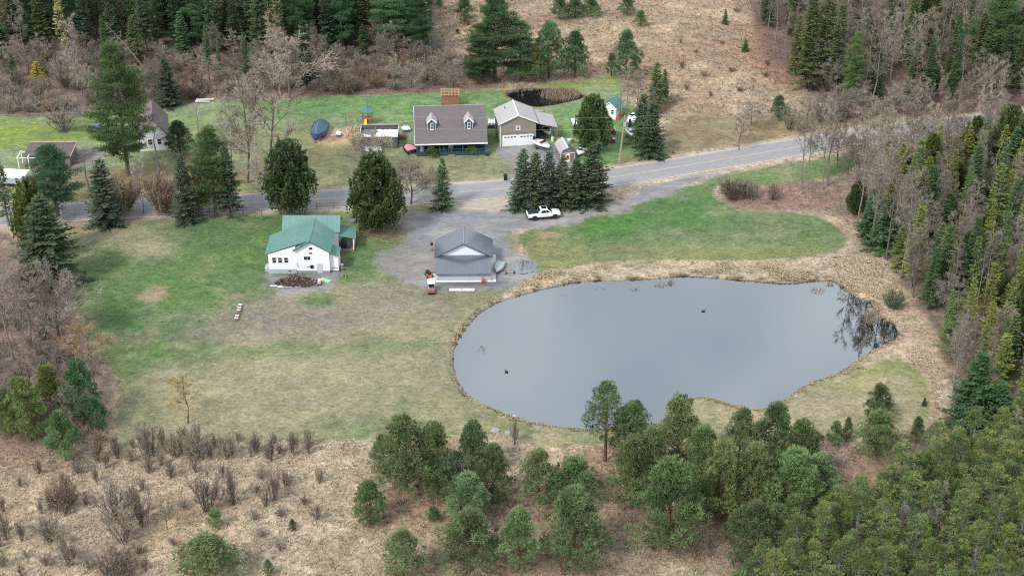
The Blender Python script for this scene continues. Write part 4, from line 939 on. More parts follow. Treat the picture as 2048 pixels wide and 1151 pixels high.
# ---- wooden gazebo frame behind the house
p = G(883, 214); GZ = thing('gazebo', 'red brown gazebo with open lumber roof grid behind the house', 'gazebo', (p.x, p.y, 0), R(3))
for xx in (0, 3.4):
    for yy in (0, 3.2): bx('post', M_REDWOOD, GZ, xx, xx + .16, yy, yy + .16, -.1, 2.4)
bx('side_panel', M_REDWOOD, GZ, .16, 3.4, .02, .1, .05, 1.0); bx('side_panel', M_REDWOOD, GZ, .16, 3.4, .03, .1, 1.35, 2.1); bx('back_panel', M_REDWOOD, GZ, .16, 3.4, 3.25, 3.3, .05, 1.9); bx('floor', M_REDWOOD, GZ, .0, 3.5, .12, 3.2, -.05, .15)
for k in range(6): bx('rafter', M_NEWWOOD, GZ, .02 + k * .68, .12 + k * .68, -.2, 3.6, 2.4, 2.55)
for k in range(5): bx('purlin', M_NEWWOOD, GZ, -.15, 3.75, -.1 + k * .86, .0 + k * .86, 2.555, 2.65)

# ---- utility poles and wires
def pole(px, py, top, label, lean=0.0):
    p = G(px, py); H = Hat(py, top); t = thing('utility_pole', label, 'utility pole', (p.x, p.y, 0))
    MB().tube([(0, 0, -.3), (lean * .5, 0, H * .5), (lean, 0, H)], [.17, .15, .11], 8).obj('shaft', mat('sunbleached_pole_wood', (.36, .28, .20), .9, var=.2), t)
    bx('crossarm', M_WOOD, t, lean - .06, lean + .06, -1.1, 1.1, H - .55, H - .42)
    for yy in (-.9, 0, .9): MB().tube([(lean, yy, H - .42), (lean, yy, H - .25)], .05, 6).obj('insulator', M_STEEL, t)
    MB().tube([(lean * .85 + .25, 0, H - 2.1), (lean * .85 + .25, 0, H - 1.3)], .2, 10).obj('transformer', M_SKIRT, t)
    return Vector((p.x + lean, p.y, H))
def wire(a, b, sag, label, group):
    pts = [a.lerp(b, k / 24) - Vector((0, 0, sag * 4 * (k / 24) * (1 - k / 24))) for k in range(25)]
    return tag(MB().tube(pts, .009, 4).obj('overhead_wire', M_SKIRT), label, 'wire', group)
P1 = pole(1238, 329, 232, 'sunlit wooden utility pole on the lawn right of the cedar', .75)
P2 = pole(402, 312, 211, 'thin grey utility pole left of the bare trees')
P0 = Vector((G(-260, 330).x, G(-260, 330).y, 10.0)); P3 = Vector((G(2260, 225).x, G(2260, 225).y, 9.5))
for nm, dz in (('upper', -.25), ('lower', -2.6)):
    z_ = Vector((0, 0, dz))
    wire(P0 + z_, P2 + z_, .5, nm + ' wire leaving the left utility pole toward the left edge', 'overhead wires'); wire(P2 + z_, P1 + z_, .9, nm + ' wire between the two utility poles', 'overhead wires'); wire(P1 + z_, P3 + z_, 1.0, nm + ' wire running right from the sunlit utility pole', 'overhead wires')
p = G(1233, 329); MB_ = thing('guy_post', 'short grey post at the foot of the utility pole', 'post', (p.x - .3, p.y, 0)); MB().tube([(0, 0, -.1), (.1, 0, 1.9)], [.09, .07], 7).obj('shaft', M_WOOD, MB_); bx('cap', M_STEEL, MB_, .02, .18, -.08, .08, 1.9, 1.98)
# ---- rail fence along the road
def fence(name, label, pts, hgt, step, m, rails=2):
    P = [G(a, b) for a, b in pts]; t = thing(name, label, 'fence', P[0]); pm = MB().box(-.06, .06, -.06, .06, -.2, hgt + .12).mesh('post', m)
    prev = None
    for a, b in zip(P[:-1], P[1:]):
        n = max(1, int((b - a).length / step))
        for k in range(n + (1 if b is P[-1] else 0)):
            q = a.lerp(b, k / n) - P[0]; part('post', pm, t, q, (0, 0, 0))
            if prev is not None:
                d = q - prev
                for r_ in range(rails):
                    z = hgt * (1 - r_ * .5) - .05; MB().tube([prev + Vector((0, 0, z)), q + Vector((0, 0, z))], .045, 5).obj('rail', m, t)
            prev = q
    return t
fence('rail_fence', 'low split rail fence along the road at left', [(160, 437), (250, 433), (350, 432), (420, 428), (520, 424)], 1.0, 2.6, M_WOOD)
fence('rail_fence', 'low rail fence between the cedar and the lone cedar', [(634, 416), (700, 413)], .9, 2.6, M_WOOD)
fence('field_fence', 'old wire fence of grey posts at the far field edge', [(1005, 167), (1060, 162), (1110, 158), (1180, 152)], 1.1, 5.0, M_WOOD, 1)
# ---- trash bin, posts, flag
p = G(1011, 360); TB = thing('trash_bin', 'black wheeled trash bin at the road edge', 'trash bin', (p.x, p.y, 0)); MB().hexa([(-.28, -.3, .05), (.28, -.3, .05), (.28, .3, .05), (-.28, .3, .05), (-.35, -.38, 1.05), (.35, -.38, 1.05), (.35, .38, 1.05), (-.35, .38, 1.05)]).obj('bin_body', M_BLACK, TB); bx('lid', M_BLACK, TB, -.38, .38, -.42, .42, 1.05, 1.14, .03)
for s in (-.3, .3): MB().tube([(s - .04, .33, .1), (s + .04, .33, .1)], .1, 8).obj('wheel', M_TYRE, TB)
p = G(123, 432); FP = thing('flagpole', 'slim white pole beside the dark white pine at left', 'pole', (p.x, p.y, 0)); MB().tube([(0, 0, -.1), (0, 0, 2.6)], [.05, .035], 6).obj('shaft', M_TRIM, FP); MB().ball((0, 0, 2.65), .08).obj('finial', M_TRIM, FP)
p = G(864, 500); BR = thing('barrel_post', 'dark post with a small box left of the metal garage', 'post', (p.x, p.y, 0)); MB().tube([(0, 0, -.1), (0, 0, 1.0)], .06, 6).obj('shaft', M_WOOD, BR); bx('box', M_BLACK, BR, -.22, .22, -.25, .25, 1.0, 1.4, .04); bx('bracket', M_REDWOOD, BR, -.15, .15, -.3, .0, .1, .3)
# ---- around the metal garage
p = G(863, 585); UC = thing('utility_cart', 'small white utility cart with rust red bed in front of the slab', 'utility cart', (p.x, p.y, 0), R(4)); UC.scale = (.85, .85, .85)
bx('chassis', M_BLACK, UC, -.6, .6, -1.0, 2.0, .3, .45); bx('cab_body', M_GELCOAT, UC, -.62, .62, .5, 1.9, .45, 1.0, .08); bx('roof', M_GELCOAT, UC, -.66, .66, .2, 1.4, 1.75, 1.83, .03); bx('windscreen', M_GLASS, UC, -.55, .55, .16, .2, 1.05, 1.7)
for xx in (-.58, .52):
    for yy in (.25, 1.3): bx('pillar', M_GELCOAT, UC, xx, xx + .06, yy, yy + .06, 1.0, 1.75)
bx('bed', mat('rusty_bed', (.22, .12, .09), .85, var=.3), UC, -.62, .62, -1.05, .1, .5, .85, .03); bx('bed_rail', M_WOOD, UC, -.62, .62, -1.06, -1.0, .85, 1.1)
for xx in (-.58, .58):
    for yy in (-.6, 1.5): wheel(UC, xx, yy, .28, .2, 'x')
p = G(858, 553); LM = thing('lawn_mower', 'black and orange mower on the pale slab left of the garage', 'lawn mower', (p.x, p.y, 0), R(20))
bx('deck', M_ORANGE, LM, -.45, .35, -.55, .15, .15, .45, .06); bx('hood', M_BLACK, LM, -.3, .3, .15, .95, .35, .85, .08); bx('seat', M_BLACK, LM, -.25, .25, -.45, .0, .6, .72, .04); bx('seat_back', M_BLACK, LM, -.25, .25, -.52, -.44, .72, 1.1, .03)
for xx in (-.42, .42): wheel(LM, xx, -.45, .27, .2, 'x'); wheel(LM, xx, .75, .2, .16, 'x')
p = G(966, 566); GCN = thing('gas_cylinder', 'red gas cylinder against the lean-to wall', 'gas cylinder', (p.x, p.y, 0)); MB().tube([(0, 0, .02), (0, 0, .1), (0, 0, .8), (0, 0, .95), (0, 0, 1.0)], [.2, .26, .26, .18, .06], 12).obj('tank', M_RED, GCN, True); MB().tube([(0, 0, 1.0), (0, 0, 1.12)], .05, 8).obj('valve', M_STEEL, GCN)
p = G(924, 580); WP = thing('white_float', 'long white plank lying on the gravel in front of the garage', 'plank', (p.x, p.y, 0), R(.5)); MB().loft([[(x, -.28 * a, .0), (x, .28 * a, .0), (x, .3 * a, .18), (x, -.3 * a, .18)] for x, a in ((-2.05, .6), (-1.9, 1), (1.9, 1), (2.05, .6))]).obj('plank', M_GELCOAT, WP); bx('cleat', M_BLACK, WP, -.1, .1, -.05, .05, .18, .25)
p = G(1020, 547); AX = thing('trailer_axle', 'bare trailer axle with two white rimmed wheels by the dark gravel heap', 'trailer axle', (p.x, p.y, 0), R(3))
MB().tube([(-.62, 0, .28), (.62, 0, .28)], .05, 6).obj('axle', M_STEEL, AX); MB().tube([(0, 0, .3), (-.3, 1.2, .3)], .04, 6).obj('tongue', M_STEEL, AX)
for s in (-.65, .65): wheel(AX, s, 0, .28, .18, 'x', rimm=M_GELCOAT)
def heap(name, label, cat, px, py, w_, d_, h_, m_, seed, amp=.12):
    rg = np.random.default_rng(seed); p = G(px, py); t = MB(); V = []; F = []; nr, ns = 7, 22
    for r_ in range(nr):
        u = r_ / (nr - 1)
        for s in range(ns):
            a = 2 * math.pi * s / ns; k = 1 + rg.normal() * amp * .6
            V.append((math.cos(a) * w_ * u * k, math.sin(a) * d_ * u * k, h_ * (1 - u) ** 1.15 * (1 + rg.normal() * amp) - .05 * (u == 1)))
    F = [(r_ * ns + s, (r_ + 1) * ns + s, (r_ + 1) * ns + (s + 1) % ns, r_ * ns + (s + 1) % ns) for r_ in range(nr - 1) for s in range(ns)]
    o = t.add(V, F).obj(name, m_); o.location = (p.x, p.y, 0); return tag(o, label, cat)
heap('gravel_heap', 'low heap of dark grey gravel right of the metal garage', 'gravel heap', 1046, 534, 2.5, 2.6, 1.15, mat('dark_gravel', (.19, .195, .21), .95, var=.35, scale=3, bump=.8), 4, .16)
# firewood heap in front of the white house: each stick a piece
p = G(592, 566); FW = thing('brush_heap', 'dark heap of cut sticks in front of the white house', 'brush heap', (p.x, p.y, 0))
rg = np.random.default_rng(9)
heapo = heap('heap_core', None, None, 592, 566, 3.5, 1.6, 1.45, mat('dark_brown_brush', (.055, .036, .034), .95, var=.5, scale=7, bump=.8), 10, .15); heapo.parent = FW; heapo.location = (0, 0, 0)
for k_ in ('label', 'category'):
    if k_ in heapo: del heapo[k_]
sm = [MB().tube([(-.45, 0, 0), (.45, 0, .03)], [.06, .045], 5).mesh('stick', mm_) for mm_ in (mat('dark_stick', (.07, .045, .04), .9), mat('brown_stick', (.13, .08, .065), .9), mat('pale_cut_stick', (.34, .25, .2), .9))]
for k in range(230):
    a = rg.random() * 6.28; u = rg.random() ** .6; z = 1.5 * (1 - u) ** 1.1
    part('stick', sm[int(rg.choice(3, p=[.5, .38, .12]))], FW, (math.cos(a) * 3.4 * u, math.sin(a) * 1.6 * u, z + .06), (rg.normal() * .3, rg.normal() * .5, rg.random() * 6.28))
p = G(570, 572); t = thing('white_boards', 'long white boards lying along the front of the brush heap', 'boards', (p.x, p.y, 0), R(-1)); bx('board', M_TRIM, t, -2.4, .6, -.1, .12, .02, .10); bx('board', M_GELCOAT, t, -1.2, 2.6, -.42, -.2, .02, .10)
p = G(651, 561); t = thing('green_sheet', 'mint green plastic sheet lying on the grass by the house corner', 'plastic sheet', (p.x, p.y, 0), R(-28)); crumple('sheet', M_GREENSHEET, t, -.95, .95, -.5, .5, .08, .06, 51)
p = G(639, 568); t = thing('red_toy', 'small pink and white ride-on toy beside the brush heap', 'toy', (p.x, p.y, 0)); bx('toy_body', M_PINK, t, -.3, .3, -.5, .4, .2, .55, .06); bx('toy_seat', M_GELCOAT, t, -.2, .2, -.1, .3, .55, .9, .05); wheel(t, -.3, -.35, .16, .1, 'x'); wheel(t, .3, -.35, .16, .1, 'x'); wheel(t, -.3, .3, .16, .1, 'x'); wheel(t, .3, .3, .16, .1, 'x')
p = G(684, 545); t = thing('scrap_heap', 'tangle of grey scrap beside the house side entry', 'scrap heap', (p.x, p.y + 1.5, 0))
for k in range(16): part('scrap', sm[1 if k % 3 else 2], t, (rg.normal() * .4, rg.normal() * 1.3, .1 + abs(rg.normal()) * .3), (rg.normal() * .4, rg.normal() * .4, rg.random() * 6))
p = G(684, 533); t = thing('white_bucket', 'white bucket by the house side entry', 'bucket', (p.x, p.y, 0)); MB().tube([(0, 0, 0), (0, 0, .42)], [.2, .26], 12).obj('bucket', M_GELCOAT, t); MB().tube([(0, 0, .42), (0, 0, .45)], .27, 12).obj('lid', M_TRIM, t)
# row of covered firewood on the lawn
p = G(473, 642); FWR = thing('firewood_row', 'short row of stacked firewood with white covers on the lawn', 'firewood stack', (p.x, p.y, 0), R(1)); FWR.scale = (.85, .95, .8)
lm_ = MB().tube([(0, -.2, 0), (0, .2, 0)], .1, 6).mesh('log', M_REDWOOD)
for k in range(6):
    y_ = k * .88
    for r_ in range(3):
        for c_ in range(3): part('log', lm_, FWR, (-.24 + c_ * .22 + (r_ % 2) * .06, y_ + .2, .1 + r_ * .19))
    crumple('cover', M_TARPW, FWR, -.3, .32, y_ - .02, y_ + .28, .62, .12, 60 + k) if k != 2 else None
# ATVs / red garden machines by the cedar
for k, (px, py, l) in enumerate([(1219, 268, 'larger red quad bike on the lawn right of the tall cedar'), (1221, 284, 'smaller red quad bike nearest the utility pole')]):
    p = G(px, py); t = thing('quad_bike', l, 'quad bike', (p.x, p.y, 0), R(15 - 30 * k)); s_ = 1.25 - .3 * k; t.scale = (s_,) * 3
    MB().loft([body_section(x, hw, z0, z1, .08) for x, hw, z0, z1 in ((-.85, .25, .45, .7), (-.4, .35, .4, .85), (.2, .3, .4, .9), (.8, .25, .45, .75))]).obj('body', M_RED, t, True); bx('seat', M_BLACK, t, -.5, .15, -.18, .18, .85, .98, .04); MB().tube([(.35, -.4, 1.05), (.35, .4, 1.05)], .03, 6).obj('handlebar', M_BLACK, t); bx('rack', M_ORANGE, t, -.95, -.45, -.35, .35, .82, .88); bx('rack', M_STEEL, t, .5, .95, -.35, .35, .8, .86)
    for xx in (-.6, .6):
        for yy in (-.45, .45): wheel(t, xx, yy, .28, .24)
# clutter by the side bay
for k, (px, py, nm, l, m_) in enumerate([(1118, 272, 'tool_rack', 'dark tool rack at the outer post of the side bay', M_BLACK), (1105, 282, 'white_drum', 'pale drum in the mouth of the side bay', M_GELCOAT), (1140, 286, 'pallet_stack', 'tan stacked bins behind the taupe shed', M_NEWWOOD), (1073, 280, 'blue_panel', 'blue panel leaning on the tan garage wall', M_BLUETARP), (975, 310, 'patio_set', 'dark covered grill at the right end of the porch', M_BLUETARP)]):
    p = G(px, py); t = thing(nm, l, nm.split('_')[1], (p.x, p.y, 0), R(20 * k))
    if k == 0: [bx('upright', m_, t, -.5 + .33 * i, -.44 + .33 * i, -.1, .1, -.05, 1.7 + .2 * (i % 2)) for i in range(4)]; bx('rail', M_STEEL, t, -.55, .6, -.05, .05, 1.1, 1.2)
    elif k == 1: MB().tube([(0, 0, 0), (0, 0, .9)], .3, 12).obj('drum', m_, t); MB().tube([(0, 0, .9), (0, 0, .94)], .27, 12).obj('lid', M_SKIRT, t)
    elif k == 2: [bx('bin', m_ if i % 2 else M_TARPW, t, -.6 + .62 * (i % 2), -.05 + .62 * (i % 2), -.4, .4, .45 * (i // 2), .45 * (i // 2) + .42, .03) for i in range(4)]
    elif k == 3: MB().hexa([(-.05, -.9, 0), (.0, -.9, 0), (.0, .9, 0), (-.05, .9, 0), (-.35, -.9, 1.9), (-.3, -.9, 1.9), (-.3, .9, 1.9), (-.35, .9, 1.9)]).obj('panel', m_, t); bx('frame', M_STEEL, t, -.02, .04, -.95, .95, -.02, .05)
    else: bx('grill_body', m_, t, -.5, .5, -.35, .35, .4, 1.1, .1); bx('grill_cart', M_BLACK, t, -.45, .45, -.3, .3, 0, .4); bx('side_shelf', M_STEEL, t, .5, .85, -.25, .25, .75, .8)
# car by the brown roofed house, half hidden by the pine
p = G(196, 264); CR = thing('teal_car', 'teal car parked on the lawn beside the tallest pine', 'car', (p.x, p.y, 0), R(-12)); M_CT = mat('teal_car_paint', (.03, .12, .17), .3, spec=.6)
MB().loft([body_section(x, hw, z0, z1, .12) for x, hw, z0, z1 in ((-2.1, .75, .4, .75), (-1.9, .85, .3, .9), (0, .88, .28, .92), (1.6, .85, .3, .85), (2.1, .7, .4, .65))]).obj('body', M_CT, CR, True)
MB().loft([body_section(x, hw, z0, z1, .05) for x, hw, z0, z1 in ((-1.5, .78, .86, .93), (-.9, .68, .86, 1.38), (.3, .68, .86, 1.4), (1.0, .78, .86, .92))]).obj('cabin', M_GLASS, CR, True); bx('roof', M_CT, CR, -.9, .25, -.6, .6, 1.39, 1.43)
for xx in (-1.3, 1.3):
    for yy in (-.78, .78): wheel(CR, xx, yy, .32, .2)
# wooden pallets at the left edge
p = G(16, 690); t = thing('leaning_pallet', 'weathered pallet leaning in the brush at the left edge', 'pallet', (p.x, p.y, 0), R(30))
for k in range(5): MB().hexa([(-.8, k * .28, .05), (.8, k * .28, .05), (.8, k * .28 + .16, .05), (-.8, k * .28 + .16, .05), (-.6, k * .28, 1.1), (1.0, k * .28, 1.1), (1.0, k * .28 + .16, 1.1), (-.6, k * .28 + .16, 1.1)]).obj('slat', M_NEWWOOD, t) if False else bx('slat', M_NEWWOOD, t, -.9, .9, k * .3, k * .3 + .16, .35, .39)
for xx in (-.85, 0, .75): bx('stringer', M_WOOD, t, xx, xx + .1, 0, 1.36, .1, .35)
t.rotation_euler = (R(25), R(-12), R(30))
# fallen white barkless logs behind the lawn at left
p = G(412, 203); t = thing('fallen_logs', 'pale fallen logs at the back lawn edge on the left', 'logs', (p.x, p.y, 0)); MB().tube([(-2, 0, .3), (1.6, .4, .35)], [.26, .18], 7).obj('log', M_CONC, t); MB().tube([(-2.1, -.4, .15), (.9, -.5, .2)], [.2, .13], 7).obj('log', M_CONC, t)
# geese on the pond
def goose(px, py, rz, label):
    p = G(px, py, WATER_Z); M_DK = bpy.data.materials.get('dark_plumage') or mat('dark_plumage', (.035, .03, .027), .8, var=.3, scale=8)
    t = thing('goose', label, 'goose', (p.x, p.y, WATER_Z), rz); t.scale = (.75,) * 3; rings = []
    for x, r_, z in ((-.5, .03, .2), (-.38, .11, .17), (-.15, .19, .14), (.12, .19, .14), (.3, .13, .16), (.38, .07, .24), (.41, .05, .36), (.43, .045, .48), (.47, .055, .53), (.56, .035, .52), (.62, .012, .505)):
        rings.append([(x, r_ * math.cos(a) * 1.0, z + r_ * math.sin(a) * .8) for a in [2 * math.pi * k / 10 for k in range(10)]])
    MB().loft(rings).obj('body', M_DK, t, True)
    MB().ball((.5, 0, .50), (.03, .06, .03), 8, 5).obj('cheek_patch', M_GELCOAT, t)
    return t
goose(1013, 743, R(140), 'dark goose swimming near the left end of the pond'); goose(1407, 622, R(10), 'dark goose swimming in the middle of the pond')
p = G(1028, 828); t = thing('white_float', 'small white float at the near pond edge', 'float', (p.x, p.y, WATER_Z)); MB().ball((0, 0, .08), (.3, .22, .16), 10, 6).obj('float_body', M_GELCOAT, t, True); MB().tube([(0, 0, .2), (0, 0, .32)], .04, 6).obj('ring', M_STEEL, t)
# rocks in the ditch and outlet
rkm = [MB().ball((0, 0, 0), (.4, .32, .22), 8, 5, .18, np.random.default_rng(k)).mesh('stone', mat('field_stone_%d' % k, (.30, .29, .28), .9, var=.25, scale=5)) for k in range(3)]
for k, (px, py, s_, l) in enumerate([(1222, 735, 1, None), (990, 862, 1.8, 'flat grey stone at the pond outlet'), (1015, 866, 1.2, 'small grey stone at the pond outlet'), (1075, 222, 1.5, 'pale stone on the lawn behind the side bay'), (1083, 223, 1.1, 'smaller stone on the lawn behind the side bay'), (1370, 240, .8, 'pale stone at the far field edge'), (1105, 870, .9, 'grey stone on the near bank grass')]):
    if l: q_ = G(px, py); o = part('stone', rkm[k % 3], None, (q_.x, q_.y, .08)); o.scale = (s_,) * 3; tag(o, l, 'stone')
# ------------------------------------------------------------------ trees: a few individuals of each kind are grown, then copied
def unit(a):
    return a / np.maximum(np.linalg.norm(a, axis=-1, keepdims=True), 1e-9)
class Leaves:
    def __init__(s): s.q = []; s.v = []
    def kites(s, P, D, Nn, L, W, var, droop=0.0):
        P = np.asarray(P, float); D = unit(np.asarray(D, float)); S = unit(np.cross(D, Nn)); U = unit(np.cross(S, D))
        L = np.broadcast_to(L, len(P))[:, None]; W = np.broadcast_to(W, len(P))[:, None]
        mid = P + D * L * 0.45 - U * (droop * L)
        s.q.append(np.stack([P, mid + S * W / 2, P + D * L, mid - S * W / 2], 1)); s.v.append(np.broadcast_to(var, len(P)).copy())
    def mesh(s, name, m):
        q = np.concatenate(s.q); v = np.clip(np.concatenate(s.v), 0, 1)
        return np_mesh(name, q.reshape(-1, 3), np.arange(len(q) * 4).reshape(-1, 4), m, False, None, v)
M_BARK = mat('grey_brown_bark', (0.13, 0.11, 0.092), 0.95, var=0.35, scale=6, spec=0.1)
M_BARK_RED = mat('orange_brown_pine_bark', (0.15, 0.09, 0.06), 0.95, var=0.35, scale=6, spec=0.1)
M_BARK_GREY = mat('pale_grey_bark', (0.20, 0.185, 0.17), 0.95, var=0.3, scale=6, spec=0.1)
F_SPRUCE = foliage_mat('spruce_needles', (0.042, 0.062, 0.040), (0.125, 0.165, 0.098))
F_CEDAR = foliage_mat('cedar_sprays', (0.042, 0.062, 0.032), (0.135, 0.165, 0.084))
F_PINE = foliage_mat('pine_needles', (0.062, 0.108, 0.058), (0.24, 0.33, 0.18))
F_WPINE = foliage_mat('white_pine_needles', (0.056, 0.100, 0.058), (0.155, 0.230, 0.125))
F_TWIG = foliage_mat('bare_twigs', (0.165, 0.150, 0.126), (0.33, 0.302, 0.258), 0.0)
def rnd_unit(rg, n):
    return unit(rg.normal(size=(n, 3)))

def g_spruce(seed, H=12.0, Rm=2.7, gap=0.12, low=0.05, fine=1.0, dead=0.0):
    rg = np.random.default_rng(seed); lv = Leaves(); tk = MB()
    tk.tube([(0, 0, -0.3), (0.03, 0, H * 0.5), (0, 0, H * 0.97)], [0.19, 0.11, 0.02], 6)
    z = H * low
    while z < H * 0.985:
        f = z / H; nb = int(rg.integers(5, 8)) if f < 0.85 else 4
        L0 = Rm * (1 - f) ** 0.82 * (0.85 + 0.25 * rg.random()) + 0.16
        a0 = rg.random() * 6.28
        for b in range(nb):
            if rg.random() < gap: continue
            az = a0 + 6.28 * b / nb + rg.normal() * 0.2; L = L0 * rg.uniform(0.62, 1.2)
            dr = np.array([math.cos(az), math.sin(az), 0]); sl = -0.38 + 0.75 * f + rg.normal() * 0.08
            n = max(2, int(L / 0.34))
            t = (np.arange(n) + 0.6 + rg.random(n) * 0.3) / n
            r = t * L
            P = dr * r[:, None]; P[:, 2] = z + sl * r + 0.14 * r * r / max(L, 0.5)
            isdead = rg.random() < dead * (1 - f)
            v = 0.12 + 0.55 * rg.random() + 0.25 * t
            if f < 0.6 and L > 1.2 and b % 2 == 0:
                tk.tube([(0, 0, z), (P[-1][0] * .9, P[-1][1] * .9, P[-1][2] - 0.05)], [0.035, 0.012], 3, False)
            if isdead: continue
            sd = np.array([-math.sin(az), math.cos(az), 0])
            for s in (1, -1):
                D = dr * 0.75 + sd * s * 0.8 + np.array([0, 0, -0.18]) + rg.normal(size=(n, 3)) * 0.16
                Ls = np.clip((1 - t) * L * 0.55 + 0.32, 0.3, 0.95) * rg.uniform(.75, 1.15, n)
                lv.kites(P, D, np.array([0, 0, 1.0]) + rg.normal(size=(n, 3)) * 0.35, Ls, 0.26 * fine, v + rg.normal(size=n) * .12, 0.10)
            D = np.repeat(dr[None] + np.array([[0, 0, 0.1]]), n, 0) + rg.normal(size=(n, 3)) * 0.2
            lv.kites(P, D, np.array([0, 0, 1.0]) + rg.normal(size=(n, 3)) * 0.5, 0.5, 0.24 * fine, v + 0.1, 0.1)
        z += rg.uniform(0.22, 0.36) * (0.75 + 0.5 * (1 - f))
    k = 14; P = np.zeros((k, 3)); P[:, 2] = H * 0.95 + np.linspace(0, H * 0.05, k)
    D = rnd_unit(rg, k); D[:, 2] = np.abs(D[:, 2]) + 0.4
    lv.kites(P, D, rnd_unit(rg, k), 0.25, 0.12, 0.7)
    return lv, tk, H, Rm
def g_cedar(seed, H=12.0, Rm=4.2, low=0.09, n=7200, point=1.0):
    rg = np.random.default_rng(seed); lv = Leaves(); tk = MB()
    tk.tube([(0, 0, -0.3), (0.1, 0, H * 0.3), (0, 0, H * 0.8)], [0.32, 0.22, 0.04], 7)
    for k in range(7):
        a = rg.random() * 6.28; z = H * rg.uniform(0.06, 0.3)
        tk.tube([(0, 0, z), (math.cos(a) * Rm * .5, math.sin(a) * Rm * .5, z + H * 0.16)], [0.09, 0.03], 4, False)
    def prof(f):
        return np.where(f < 0.36, 0.50 + 0.50 * np.sin(np.clip(f / 0.36, 0, 1) * 1.57), np.clip(1 - (f - 0.36) / 0.66, 0.02, 1) ** (0.64 * point))
    ns = 130
    for i in range(ns):          # upright flame shaped sprays that make up the crown
        fz = (i + rg.random()) / ns * .93; az = i * 2.399 + rg.normal() * .3
        r = Rm * float(prof(np.array(fz))) * rg.uniform(.62, .98); hc = rg.uniform(1.5, 2.7) * (1.1 - .5 * fz); rc = rg.uniform(.45, .85) * (1.1 - .45 * fz)
        c = np.array([math.cos(az) * r, math.sin(az) * r, H * (low + (.95 - low) * fz) - hc * .35]); out = np.array([math.cos(az), math.sin(az), 0])
        k = int(n / ns); t = rg.random(k) ** 1.2; a3 = rg.random(k) * 6.28; rr = rc * (1 - t) ** .7 * rg.uniform(.6, 1.05, k)
        o3 = np.stack([np.cos(a3), np.sin(a3), np.zeros(k)], 1)
        Pp = c + o3 * rr[:, None] + np.array([0, 0, 1.0]) * (t * hc)[:, None] + out * (t * .25)[:, None]
        D = o3 * .6 + out * .25 + np.array([0, 0, .85]) + rg.normal(size=(k, 3)) * .35
        lv.kites(Pp, D, np.cross(o3, np.array([0, 0, 1.0])) + rg.normal(size=(k, 3)) * .6 + o3 * .5, rg.uniform(.3, .65, k), rg.uniform(.16, .30, k), rg.uniform(.0, .7) + .3 * t + rg.normal(size=k) * .12, .05)
    k = 1500; f2 = rg.random(k); a2 = rg.random(k) * 6.28; r2 = Rm * prof(f2) * 0.6 * rg.random(k) ** .5
    P2 = np.stack([np.cos(a2) * r2, np.sin(a2) * r2, H * (low + .02 + (0.9 - low) * f2)], 1)
    lv.kites(P2, rnd_unit(rg, k) + np.array([0, 0, .4]), rnd_unit(rg, k), rg.uniform(.7, 1.2, k), rg.uniform(.5, .8, k), rg.uniform(0, .6, k))
    return lv, tk, H, Rm
def tufts(lv, rg, C0, rad, cnt, L, W, v, up=0.5, blades=4):
    D = rnd_unit(rg, cnt); D[:, 2] = D[:, 2] * 0.8 + 0.28; D = unit(D)
    P = C0 + D * np.asarray(rad) * rg.uniform(0.6, 1.0, cnt)[:, None]
    vv = v + rg.normal(size=cnt) * 0.12 + 0.18 * D[:, 2]  # colour gets lighter towards the top of each clump
    for b in range(blades):
        dd = D * 0.75 + np.array([0, 0, up]) + rg.normal(size=(cnt, 3)) * 0.55
        lv.kites(P, dd, rnd_unit(rg, cnt), L * rg.uniform(.75, 1.2, cnt), W, vv, 0.05)
